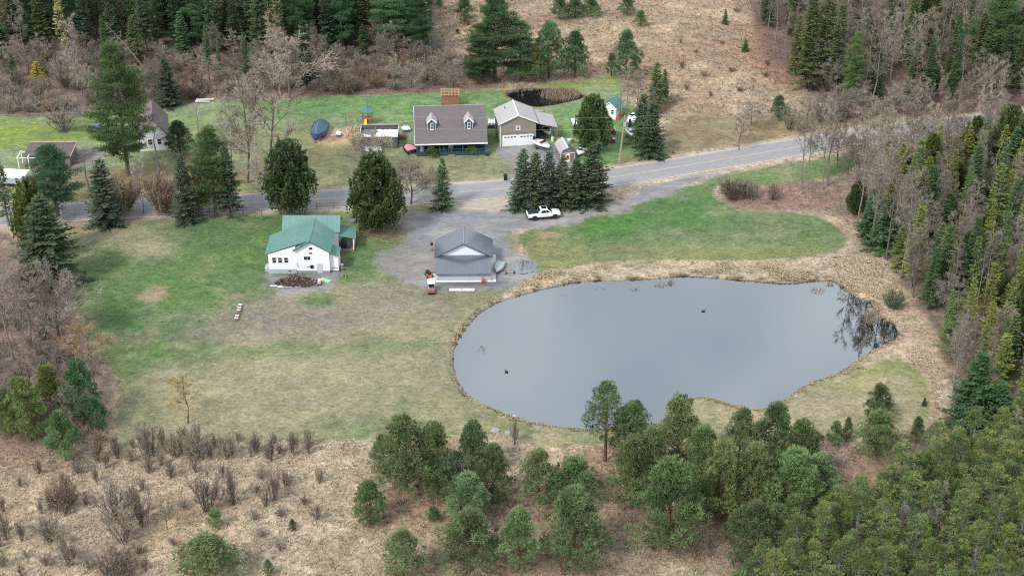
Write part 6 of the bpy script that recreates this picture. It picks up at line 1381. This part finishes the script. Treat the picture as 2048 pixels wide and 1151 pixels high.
for k, (a, b, c, d, l) in enumerate([(795, 100, -30, 60, 'spreading white pine at the right end of the dark forest'), (838, 110, -20, 30, 'dark white pine at the corner of the dark forest')]):
    tree('white_pine_tree', 'white_pine', a, b, c, d, l, 'pine tree', tint=[(1.1, 1.25, 1.1), (.6, .75, .7)][k])
for k, (pr, a, b, c, d, t, l) in enumerate([('white_pine', 1985, 152, -14, 68, (1.15, 1.3, .95), 'big bright white pine at the upper right photo corner'), ('white_pine', 1702, 205, 62, 27, (1.3, 1.4, 1.0), 'light green white pine at the corner of the upper right woods'), ('forest_spruce', 1612, 178, -20, 34, (1.25, 1.15, .75), 'first tall olive spruce of the dense upper right clump'), ('forest_spruce', 1645, 174, -30, 36, (1.05, 1.0, .75), 'second tall olive spruce of the dense upper right clump'),
    ('forest_spruce', 1668, 184, 6, 30, (.95, .95, .75), 'third tall olive spruce of the dense upper right clump'), ('pine_tree', 1694, 208, 146, 24, (.95, 1.15, .8), 'round green pine at the foot of the upper right woods'), ('spruce_tree', 1752, 196, 124, 15, (.7, .95, .8), 'small dark spruce at the foot of the upper right woods'), ('spruce_tree', 1829, 140, 82, 18, (.8, 1.0, .85), 'dark spruce in the middle of the upper right woods'), ('forest_spruce', 1815, 132, -24, 26, (1.2, 1.1, .75), 'tall olive spruce in the middle of the upper right woods'), ('forest_spruce', 1590, 150, 30, 22, (1.2, 1.15, .8), 'olive spruce at the field side of the upper right woods')]):
    tree('pine_tree' if 'pine' in pr else 'spruce_tree', pr, a, b, c, d, l, 'pine tree' if 'pine' in pr else 'spruce tree', tint=t)
# shrubs one can point to
SH = [(125, 1018, 960, 40, 'dense_shrub', MAR, 'dense maroon twiggy shrub on the tan meadow'), (415, 1020, 940, 44, 'bare_shrub', (.9, .82, .82), 'wide clump of purple grey saplings on the meadow'), (470, 1005, 930, 22, 'bare_shrub', (.9, .85, .82), 'narrow sapling clump right of the wide purple one'), (548, 998, 938, 26, 'bare_shrub', (.9, .8, .78), 'small round leafless shrub in the meadow'),
      (335, 1058, 990, 20, 'bare_tree', (.95, .9, .85), 'little dark stemmed tree in the meadow shrubs'), (230, 1035, 960, 46, 'bare_shrub', (.95, .9, .85), 'broad grey shrub left of the little dark stemmed tree'), (285, 1045, 965, 40, 'bare_shrub', (.95, .92, .88), 'tall grey shrub in the middle of the meadow thicket'), (250, 1082, 1005, 44, 'bare_shrub', (.98, .9, .82), 'grey shrub in front of the meadow thicket'),
      (100, 1082, 1028, 36, 'bare_shrub', (.9, .82, .78), 'spreading leafless shrub at lower left'), (12, 1078, 1025, 22, 'bare_shrub', (.95, .9, .75), 'shrub cut by the lower left photo edge'), (45, 1082, 1040, 12, 'bare_shrub', (.9, .85, .8), 'upright small shrub beside the edge shrub'), (140, 1128, 1060, 32, 'bare_shrub', (.95, .88, .8), 'grey shrub low in the left meadow'), (230, 1150, 1105, 60, 'dense_shrub', (.9, .8, .72), 'low wide brown shrub at the bottom left'),
      (300, 912, 842, 32, 'bare_shrub', (.9, .9, .78), 'tall vase shaped shrub at the lawn edge'), (195, 922, 862, 26, 'bare_shrub', (.9, .75, .65), 'reddish shrub by the bright left pine'), (400, 918, 858, 34, 'bare_shrub', (.95, .92, .8), 'shrub clump along the lower lawn edge'), (350, 912, 868, 30, 'bare_shrub', (.95, .9, .8), 'thin stems right of the vase shaped shrub'), (455, 915, 868, 28, 'bare_shrub', (.92, .88, .78), 'middle shrub along the lower lawn edge'), (512, 904, 866, 14, 'bare_shrub', (.9, .82, .8), 'first small shrub of three at the lawn edge'), (542, 922, 870, 14, 'bare_shrub', (.9, .82, .8), 'second small shrub of three at the lawn edge'), (587, 912, 868, 14, 'bare_shrub', (.9, .82, .8), 'third small shrub of three at the lawn edge'),
      (1028, 888, 838, 14, 'bare_shrub', (1, .92, .85), 'small leafless shrub at the pond outlet'), (1465, 398, 352, 32, 'dense_shrub', (.8, .72, .68), 'grey brown shrub clump at the head of the right lawn'), (1500, 394, 360, 24, 'dense_shrub', (.85, .75, .72), 'second shrub clump at the head of the right lawn'), (1545, 400, 368, 22, 'bare_shrub', (.9, .75, .7), 'reddish low shrub near the slim leafless trees'),
      (250, 420, 350, 44, 'dense_shrub', TAN, 'tan roadside thicket left of the narrow tall spruce'), (325, 425, 345, 46, 'dense_shrub', BRN, 'brown roadside thicket beside the narrow tall spruce'), (395, 420, 340, 34, 'dense_shrub', BRN, 'brown roadside thicket behind the bright white pine'), (130, 262, 212, 40, 'bare_shrub', (1, .95, .95), 'faint leafless shrub behind the ruined garage'), (690, 185, 150, 34, 'dense_shrub', BRN, 'brown shrub at the middle of the back lawn edge'),
      (1785, 615, 575, 26, 'dense_shrub', (.55, .75, .5), 'low dark green shrub at the right end of the pond'), (1740, 640, 605, 22, 'bare_shrub', (1, .9, .8), 'dead twigs over the right end of the pond'), (865, 314, 293, 15, 'pine_tree', (1.1, 1.1, .6), 'left yew shrub in front of the porch'), (944, 308, 289, 14, 'pine_tree', (1.15, 1.1, .6), 'right yew shrub in front of the porch'), (505, 720, 690, 1, None, None, None)]
for a, b, c, d, pr, t, l in SH:
    if pr: tree('shrub' if pr != 'bare_tree' else 'bare_tree', pr, a, b, c, d, l, 'shrub' if pr != 'bare_tree' else 'bare tree', tint=t)

# ------------------------------------------------------------------ woods: every tree its own object
placed = [(o.location.x, o.location.y) for o in COL.objects if o.type == 'EMPTY' and 'category' in o and 'tree' in o['category']]
PL = np.array(placed)
ROADZONE = 5.5
def wood(poly, spacing, kinds, tries, group, keep=1.0):
    """kinds: list of (weight, name, proto, (hmin,hmax), (rmin,rmax), tints, label, cat)"""
    global PL
    P = GP(poly); lo = P.min(0); hi = P.max(0); wts = np.array([k[0] for k in kinds]); wts = wts / wts.sum(); n = 0
    cand = RG.uniform(lo, hi, (tries, 2))
    ok = (sdist(cand[:, 0], cand[:, 1], P) > 0) & (sdist(cand[:, 0], cand[:, 1], ROADC, False) > ROADZONE) & (sdist(cand[:, 0], cand[:, 1], POND) < -1.5) & (sdist(cand[:, 0], cand[:, 1], SPOND) < -1)
    for x, y in cand[ok]:
        if len(PL) and np.min((PL[:, 0] - x) ** 2 + (PL[:, 1] - y) ** 2) < spacing ** 2: continue
        PL = np.concatenate([PL, [[x, y]]])
        k = kinds[int(RG.choice(len(kinds), p=wts))]
        tt = k[5][int(RG.integers(len(k[5])))]
        WREC.append((k[6], x, y)); o_ = plant(k[1], k[2], x, y, RG.uniform(*k[3]), RG.uniform(*k[4]), k[6], k[7], group + ': ' + k[1].replace('_', ' '), tt, lean=0.03 if 'bare' in k[2] or k[2] == 'snag' else 0.012)
        WOBJ.append(o_); n += 1
    return n
WREC = []; WOBJ = []
CNT = {}
DKS = [(.75, .9, .85), (.9, 1.0, .9), (1.05, 1.1, .8), (.65, .8, .75)]
GRS = [(1.05, 1.03, 1.0), (.9, .88, .85), (1.2, 1.14, 1.05), (.95, .89, .82), (.85, .78, .72)]
CNT['tl'] = wood([(-70, -10), (868, -10), (860, 85), (700, 100), (560, 118), (380, 104), (200, 105), (90, 112), (-70, 118)], 3.5, [
    (6, 'spruce_tree', 'forest_spruce', (13, 19), (2.0, 3.0), DKS, 'dark spruce in the dense forest across the upper left', 'spruce tree'),
    (1.6, 'spruce_tree', 'forest_fir', (11, 17), (1.7, 2.4), [(1.2, 1.25, .8), (1.0, 1.15, .8)], 'lighter green fir in the dense forest across the upper left', 'fir tree'),
    (.9, 'larch_tree', 'forest_fir', (12, 16), (2, 2.6), [(4.6, 3.0, 2.0), (4.0, 2.8, 2.0)], 'tan leafless larch among the upper left forest spruces', 'larch tree'),
    (.9, 'white_pine_tree', 'white_pine', (16, 20), (3, 4), [(.9, 1.1, .9)], 'white pine among the upper left forest spruces', 'pine tree'),
    (.8, 'bare_tree', 'bare_tall_tree', (12, 16), (2, 2.6), GRS, 'leafless tree among the upper left forest spruces', 'bare tree')], 2600, 'upper left forest')
CNT['scrub'] = wood([(-70, 105), (90, 110), (400, 112), (560, 120), (860, 100), (1000, 160), (990, 172), (820, 178), (700, 184), (600, 186), (420, 200), (200, 210), (120, 225), (-70, 228)], 2.8, [
    (5, 'shrub', 'bare_shrub', (2.5, 4.6), (1.6, 2.6), [(1.05, 1.0, .96), (.95, .9, .85), (1.2, 1.15, 1.06)], 'grey leafless shrub in the scrub belt behind the back lawns', 'shrub'),
    (2.5, 'shrub', 'dense_shrub', (2, 3.6), (1.6, 2.6), [(.9, .72, .68), (1.05, .85, .72), (.95, .9, .85)], 'reddish brown twiggy shrub in the scrub belt behind the back lawns', 'shrub'),
    (2.5, 'bare_tree', 'bare_tree', (4.5, 8.5), (1.6, 2.8), GRS, 'small leafless tree in the scrub belt behind the back lawns', 'bare tree'),
    (.5, 'spruce_tree', 'forest_spruce', (5, 9), (1.1, 1.7), [(1, 1.1, .85)], 'young spruce in the scrub belt behind the back lawns', 'spruce tree')], 2600, 'scrub belt')
CNT['tr'] = wood([(1495, -8), (2110, -8), (2110, 195), (1960, 215), (1760, 215), (1660, 205), (1610, 150), (1545, 95)], 3.7, [
    (5, 'bare_tree', 'bare_tall_tree', (12, 18), (2.2, 3.2), GRS, 'tall leafless tree in the woods beyond the road at upper right', 'bare tree'),
    (1.5, 'bare_tree', 'bare_tree', (7, 11), (2, 3), GRS, 'smaller leafless tree in the woods beyond the road at upper right', 'bare tree'),
    (2.2, 'spruce_tree', 'forest_spruce', (11, 17), (1.9, 2.7), [(1.15, 1.05, .75), (.95, 1.0, .8), (.8, .95, .8)], 'olive spruce in the woods beyond the road at upper right', 'spruce tree'),
    (.9, 'cedar_tree', 'cedar_tree', (6, 9), (1.5, 2.2), [(1.0, 1.1, .75)], 'dark cedar in the woods beyond the road at upper right', 'cedar tree'),
    (.6, 'dead_tree', 'snag', (8, 13), (.8, 1.3), [(1.3, 1.25, 1.2)], 'grey dead snag in the woods beyond the road at upper right', 'dead tree')], 1700, 'upper right woods')
CNT['rm'] = wood([(1690, 400), (1750, 372), (1850, 345), (1960, 318), (2110, 290), (2110, 940), (2020, 940), (2010, 870), (1900, 850), (1898, 720), (1868, 640), (1815, 560), (1800, 520), (1745, 470), (1700, 425)], 2.8, [
    (2.7, 'bare_tree', 'bare_tall_tree', (9, 14), (1.4, 2.3), GRS, 'grey leafless tree in the right woods beside the pond', 'bare tree'),
    (1.5, 'bare_tree', 'bare_tree', (6, 9), (1.8, 2.6), GRS, 'low leafless tree in the right woods beside the pond', 'bare tree'),
    (4.4, 'fir_tree', 'forest_fir', (8, 13), (1.4, 2.2), [(2.1, 1.8, .85), (1.6, 1.55, .9), (1.35, 1.4, .9), (2.3, 1.9, .8)], 'yellow green fir in the right woods beside the pond', 'fir tree'),
    (1.7, 'spruce_tree', 'forest_spruce', (9, 14), (1.8, 2.6), [(1.1, 1.25, .95), (1.35, 1.4, 1.0), (.9, 1.05, .9)], 'green spruce in the right woods beside the pond', 'spruce tree'),
    (1.0, 'cedar_tree', 'cedar_tree', (6, 9.5), (1.5, 2.2), [(1.2, 1.2, .75), (1.0, 1.1, .7)], 'green cedar in the right woods beside the pond', 'cedar tree'),
    (.9, 'dead_tree', 'snag', (7, 12), (.8, 1.3), [(1.4, 1.35, 1.3)], 'pale dead snag in the right woods beside the pond', 'dead tree')], 3300, 'right woods')
CNT['rb'] = wood([(1900, 975), (2110, 955), (2110, 1275), (1460, 1275), (1530, 1205), (1610, 1150), (1670, 1110), (1720, 1060), (1800, 1015)], 2.35, [
    (7, 'pine_tree', 'stand_pine', (9, 13), (2.1, 2.9), [(.98, .92, .62), (1.1, .98, .62), (.85, .85, .62), (1.2, 1.02, .6)], 'olive green pine in the dense stand at lower right', 'pine tree'),
    (1.1, 'bare_tree', 'bare_tall_tree', (8, 12), (1.4, 2.2), [(1.05, 1.0, 1.0), (.9, .85, .85)], 'slender leafless tree in the pine stand at lower right', 'bare tree'),
    (.5, 'dead_tree', 'snag', (7, 10), (.8, 1.3), [(1.3, 1.25, 1.25)], 'pale dead snag in the pine stand at lower right', 'dead tree')], 2400, 'lower right stand')
CNT['rd'] = wood([(1560, 250), (1700, 228), (1900, 206), (2150, 200), (2110, 300), (1900, 330), (1750, 372), (1690, 366), (1660, 320)], 2.5, [
    (5, 'bare_tree', 'bare_tree', (6, 10.5), (1.6, 2.6), [(1.2, 1.14, 1.05), (1.05, 1.0, .95)], 'pale leafless roadside tree at upper right', 'bare tree'),
    (3, 'shrub', 'bare_shrub', (3, 5), (1.6, 2.4), [(1.1, 1.02, .98)], 'pale leafless roadside shrub at upper right', 'shrub')], 1200, 'roadside at upper right')
CNT['le'] = wood([(-60, 560), (30, 560), (130, 690), (200, 760), (170, 880), (-60, 900)], 2.3, [
    (4, 'shrub', 'bare_shrub', (2, 3.6), (1.3, 2.0), [(1.1, .95, .88), (1, .92, .9)], 'pinkish grey leafless shrub in the left edge thicket', 'shrub'),
    (1.3, 'bare_tree', 'bare_tree', (5, 8), (1.6, 2.2), GRS, 'grey leafless tree in the left edge thicket', 'bare tree')], 420, 'left edge thicket')
CNT['ff'] = wood([(1330, 60), (1500, 10), (1540, 100), (1600, 180), (1500, 190), (1380, 200), (1340, 150)], 6.0, [
    (3, 'shrub', 'bare_shrub', (.8, 1.6), (.8, 1.6), [(.85, .7, .65), (.9, .8, .75)], 'low leafless shrub scattered over the far field', 'shrub')], 90, 'far field shrubs')
CNT['ml'] = wood([(0, 940), (220, 935), (600, 935), (680, 1000), (560, 1150), (0, 1150)], 2.9, [
    (3, 'shrub', 'bare_shrub', (1.0, 2.8), (.6, 1.3), [(1.0, .93, .9), (1.08, 1.02, .95), (.95, .8, .76)], 'small leafless shrub scattered over the lower left meadow', 'shrub')], 160, 'meadow shrubs')
CNT['ed'] = wood([(225, 885), (330, 878), (480, 880), (640, 878), (640, 912), (440, 930), (300, 935), (220, 925)], 1.7, [
    (3, 'shrub', 'bare_shrub', (1.6, 3.4), (.5, 1.0), [(1.0, .95, .86), (1.05, 1.02, .88), (.95, .85, .8)], 'thin leafless sapling scattered along the lower lawn edge', 'shrub')], 160, 'lawn edge saplings')
# every tree of the woods is told apart by its kind, its nearest landmark and its turn from that landmark
MARKS = [('leaning dead tree', 290, 140), ('whitish scrub tree', 150, 165), ('tan tree against the forest', 555, 160), ('spreading forest corner pine', 795, 100), ('brown roofed house', 310, 260), ('playset', 735, 245), ('gazebo', 900, 205), ('pale low spreading tree', 822, 175), ('upper left photo corner', 5, 5), ('bluish edge spruce', 1, 115), ('tan green edge spruce', 275, 128), ('narrow bright forest edge spruce', 212, 118), ('drooping lawn corner spruce', 615, 178),
         ('pale tree by the dark forest', 640, 165), ('single young field pine', 1556, 238), ('tiny spruce by the far woods', 1490, 102), ('tiny spruce high in the field', 1450, 48), ('four slim roadside trees', 1640, 376), ('low green pond shrub', 1785, 615), ('big dark spit fir', 1940, 850), ('round spit lawn pine', 1751, 845), ('upper right photo corner', 2043, 5), ('lower right photo corner', 2043, 1146), ('small pale stand edge pine', 1655, 1050), ('large round pine before the stand', 1505, 1140), ('right lawn corner', 1700, 490),
         ('right end of the road', 2000, 245), ('ankle high spit seedling', 1848, 810), ('dark bushy thicket pine', 168, 845), ('left edge pallet', 16, 690), ('wide grey thicket tree', 120, 675), ('wide purple sapling clump', 415, 1020), ('maroon meadow shrub', 125, 1018), ('domed bottom edge pine', 420, 1160), ('small bushy meadow pine', 432, 1057), ('solitary meadow pine', 740, 1050), ('lone far field pine', 1252, 160), ('road bend by the woods', 1800, 265), ('pond right tip', 1800, 660)]
MP = np.array([[G(a, b).x, G(a, b).y] for _, a, b in MARKS]); buckets = {}
for (lab, x, y), o_ in zip(WREC, WOBJ):
    d_ = np.hypot(MP[:, 0] - x, MP[:, 1] - y); i_ = int(np.argmin(d_)); dx, dy = x - MP[i_, 0], y - MP[i_, 1]
    rel = ('right of' if dx > 0 else 'left of') if abs(dx) > abs(dy) else ('behind' if dy > 0 else 'in front of')
    buckets.setdefault((lab, i_, rel), []).append((float(d_[i_]), o_))
ORD = ['nearest', 'second', 'third', 'fourth', 'fifth', 'sixth', 'seventh', 'eighth', 'ninth', 'tenth', 'eleventh', 'twelfth', 'thirteenth', 'fourteenth', 'fifteenth', 'sixteenth', 'seventeenth', 'eighteenth', 'nineteenth', 'twentieth']
ORD += [t_ + ' ' + u_ for t_ in ('twenty', 'thirty', 'forty') for u_ in ('first', 'second', 'third', 'fourth', 'fifth', 'sixth', 'seventh', 'eighth', 'ninth')]
for (lab, i_, rel), lst in buckets.items():
    lst.sort(key=lambda q: q[0]); short = lab.split(' in the ')[0].split(' among ')[0].split(' scattered ')[0].split(' at upper')[0]
    for n_, (dd_, o_) in enumerate(lst):
        o_['label'] = '%s, %s %s the %s' % (short.replace(' standing', ''), ORD[min(n_, len(ORD) - 1)], rel, MARKS[i_][0])
print('WOODS', CNT)

# ------------------------------------------------------------------ grass tussocks and reeds
def tuft_field(name, n, region, hlo, hhi, rad, label, colmul=(1, 1, 1), blades=5, lum=(0.95, 1.4), width=0.08):
    """n tussocks at grid points where region > random"""
    global X, Y
    rg = np.random.default_rng(sum(map(ord, name)))
    w_ = region.ravel().clip(0); pr = w_ / w_.sum()
    pick = rg.choice(len(pr), n, p=pr)
    px_ = X.ravel()[pick] + rg.uniform(-.3, .3, n); py_ = Y.ravel()[pick] + rg.uniform(-.3, .3, n); pz_ = Z.ravel()[pick] - 0.03
    col = C.reshape(-1, 3)[pick] * np.asarray(colmul) * rg.uniform(*lum, n)[:, None]
    P = np.stack([px_, py_, pz_], 1); hh = rg.uniform(hlo, hhi, n)
    Q = []; CCv = []
    for b in range(blades):
        az = rg.random(n) * 6.28; lean = rg.uniform(.15, .9, n) * rad
        base = P + np.stack([np.cos(az) * .1, np.sin(az) * .1, np.zeros(n)], 1)
        D = np.stack([np.cos(az) * lean, np.sin(az) * lean, np.ones(n)], 1); D = unit(D)
        S = np.stack([-np.sin(az), np.cos(az), np.zeros(n)], 1)
        L = (hh * rg.uniform(.7, 1.2, n))[:, None]; wd = width * rg.uniform(.7, 1.4, n)[:, None]
        Q.append(np.stack([base - S * wd * .4, base + S * wd * .4, base + D * L * .6 + S * wd * .6, base + D * L + np.stack([np.cos(az), np.sin(az), -np.ones(n) * .5], 1) * L * .15], 1))
        CCv.append(np.repeat(col * rg.uniform(.85, 1.15, n)[:, None], 4, 0))
    Q = np.concatenate(Q); cc = np.concatenate(CCv); cc = np.concatenate([cc, np.ones((len(cc), 1))], 1)
    me = np_mesh(name, Q.reshape(-1, 3), np.arange(len(Q) * 4).reshape(-1, 4), M_TUFT, False, cc)
    return tag(link(bpy.data.objects.new(name, me)), label, 'grass', kind='stuff')
M_TUFT, t_, b_ = new_mat('dry_grass_blades')
a_ = t_.nodes.new('ShaderNodeAttribute'); a_.attribute_name = 'cover'
nn_ = t_.nodes.new('ShaderNodeTexNoise'); nn_.inputs['Scale'].default_value = 1.5
hh_ = t_.nodes.new('ShaderNodeHueSaturation'); mr_ = t_.nodes.new('ShaderNodeMapRange'); mr_.inputs[3].default_value = .8; mr_.inputs[4].default_value = 1.2
t_.links.new(nn_.outputs['Fac'], mr_.inputs[0]); t_.links.new(mr_.outputs[0], hh_.inputs['Value']); t_.links.new(a_.outputs['Color'], hh_.inputs['Color'])
t_.links.new(hh_.outputs[0], b_.inputs['Base Color']); b_.inputs['Roughness'].default_value = .9; b_.inputs['Specular IOR Level'].default_value = .1
dry = (COVER == 0) & (np.maximum(sp, ssp) < -0.25)
near = dry & (Y < G(1024, 860).y) & (np.abs(X) < 75)
far = dry & (Y > G(1024, 330).y)
rim = ((sp < -0.2) & (sp > -0.9)) * (0.15 + sstep(N3, .42, .6))
bankr = dry & (bank > .5) & (rim == 0)
tuft_field('meadow_grass', 30000, near * (0.3 + N2), .16, .42, 1.1, 'tan tussocky dry grass covering the meadow at the bottom')
tuft_field('field_grass', 20000, far * (0.3 + N2), .3, .6, .9, 'tan dry grass tussocks over the far field', width=.14, blades=4)
tuft_field('bank_grass', 7000, bankr * (0.02 + sstep(N2, .45, .7)), .12, .42, 1.6, 'flattened tan sedge on the pond banks')
tuft_field('rim_grass', 5000, rim * 1.0, .12, .32, 1.1, 'pale dry grass fringe overhanging the pond water')
tuft_field('litter_brush', 9000, ((COVER == 3) & (Y < 400)) * (0.2 + N2), .2, .5, 1.0, 'brown undergrowth tufts on the forest floor', blades=4)
tuft_field('lawn_grass', 34000, ((COVER == 1) & (Y < G(1024, 440).y) & (sp < -1)) * (0.3 + N3), .06, .13, 1.2, 'short rough grass tufts of the mown lawn', blades=4, lum=(.85, 1.45), width=.10, colmul=(1.06, 1.0, .92))
# cattails standing in the water
def reeds(px, py, rx, ry, n, h, label, col, seed):
    rg = np.random.default_rng(seed); c = G(px, py, WATER_Z); k = PXM(py); a = rx / k; b = abs(G(px, py - ry).y - G(px, py + ry).y) / 2
    mb = Leaves(); th = rg.random(n) * 6.28; rr = np.sqrt(rg.random(n))
    P = np.stack([c.x + a * rr * np.cos(th), c.y + b * rr * np.sin(th), np.full(n, WATER_Z - .05)], 1)
    D = np.array([0, 0, 1.0]) + rg.normal(size=(n, 3)) * .28
    mb.kites(P, D, rnd_unit(rg, n), h * rg.uniform(.6, 1.2, n), .09, rg.random(n))
    me = mb.mesh('reed_clump', F_TWIG)
    o = link(bpy.data.objects.new('reed_clump', me)); o.color = (*col, 1)
    return tag(o, label, 'reeds', 'dead reeds standing in the ponds')
for k, (a, b, rx, ry, n, h, l) in enumerate([(1270, 578, 12, 3, 40, .7, 'reddish dead reeds in the pond near its far bank'), (1322, 570, 12, 4, 60, .9, 'tan dead reeds left of the thick clump by the far bank'), (1342, 565, 8, 4, 80, 1.1, 'thick tan reed clump against the far bank'), (1200, 577, 14, 2, 24, .4, 'thin low reeds in the pond left of the reddish ones'), (963, 698, 9, 8, 34, .6, 'faint reed patch at the left end of the pond'),
                                             (1125, 590, 12, 3, 20, .5, 'sparse dark reeds in the upper left of the pond'), (1635, 580, 16, 6, 90, .8, 'pinkish reeds in the upper right pond corner'), (1755, 640, 26, 8, 160, .9, 'broken tan reeds at the right end of the pond'), (1765, 682, 10, 3, 60, .7, 'reddish reed bits at the lower right pond corner'), (1660, 570, 10, 3, 50, .7, 'light reeds hugging the upper right pond corner')]):
    reeds(a, b, rx, ry, int(n * .6), h * .65, l, (1.3, 1.0, .85), 900 + k)
reeds(1120, 192, 40, 12, 900, 1.3, 'dense pinkish tan cattails filling the small pond', (1.15, .92, .8), 950)
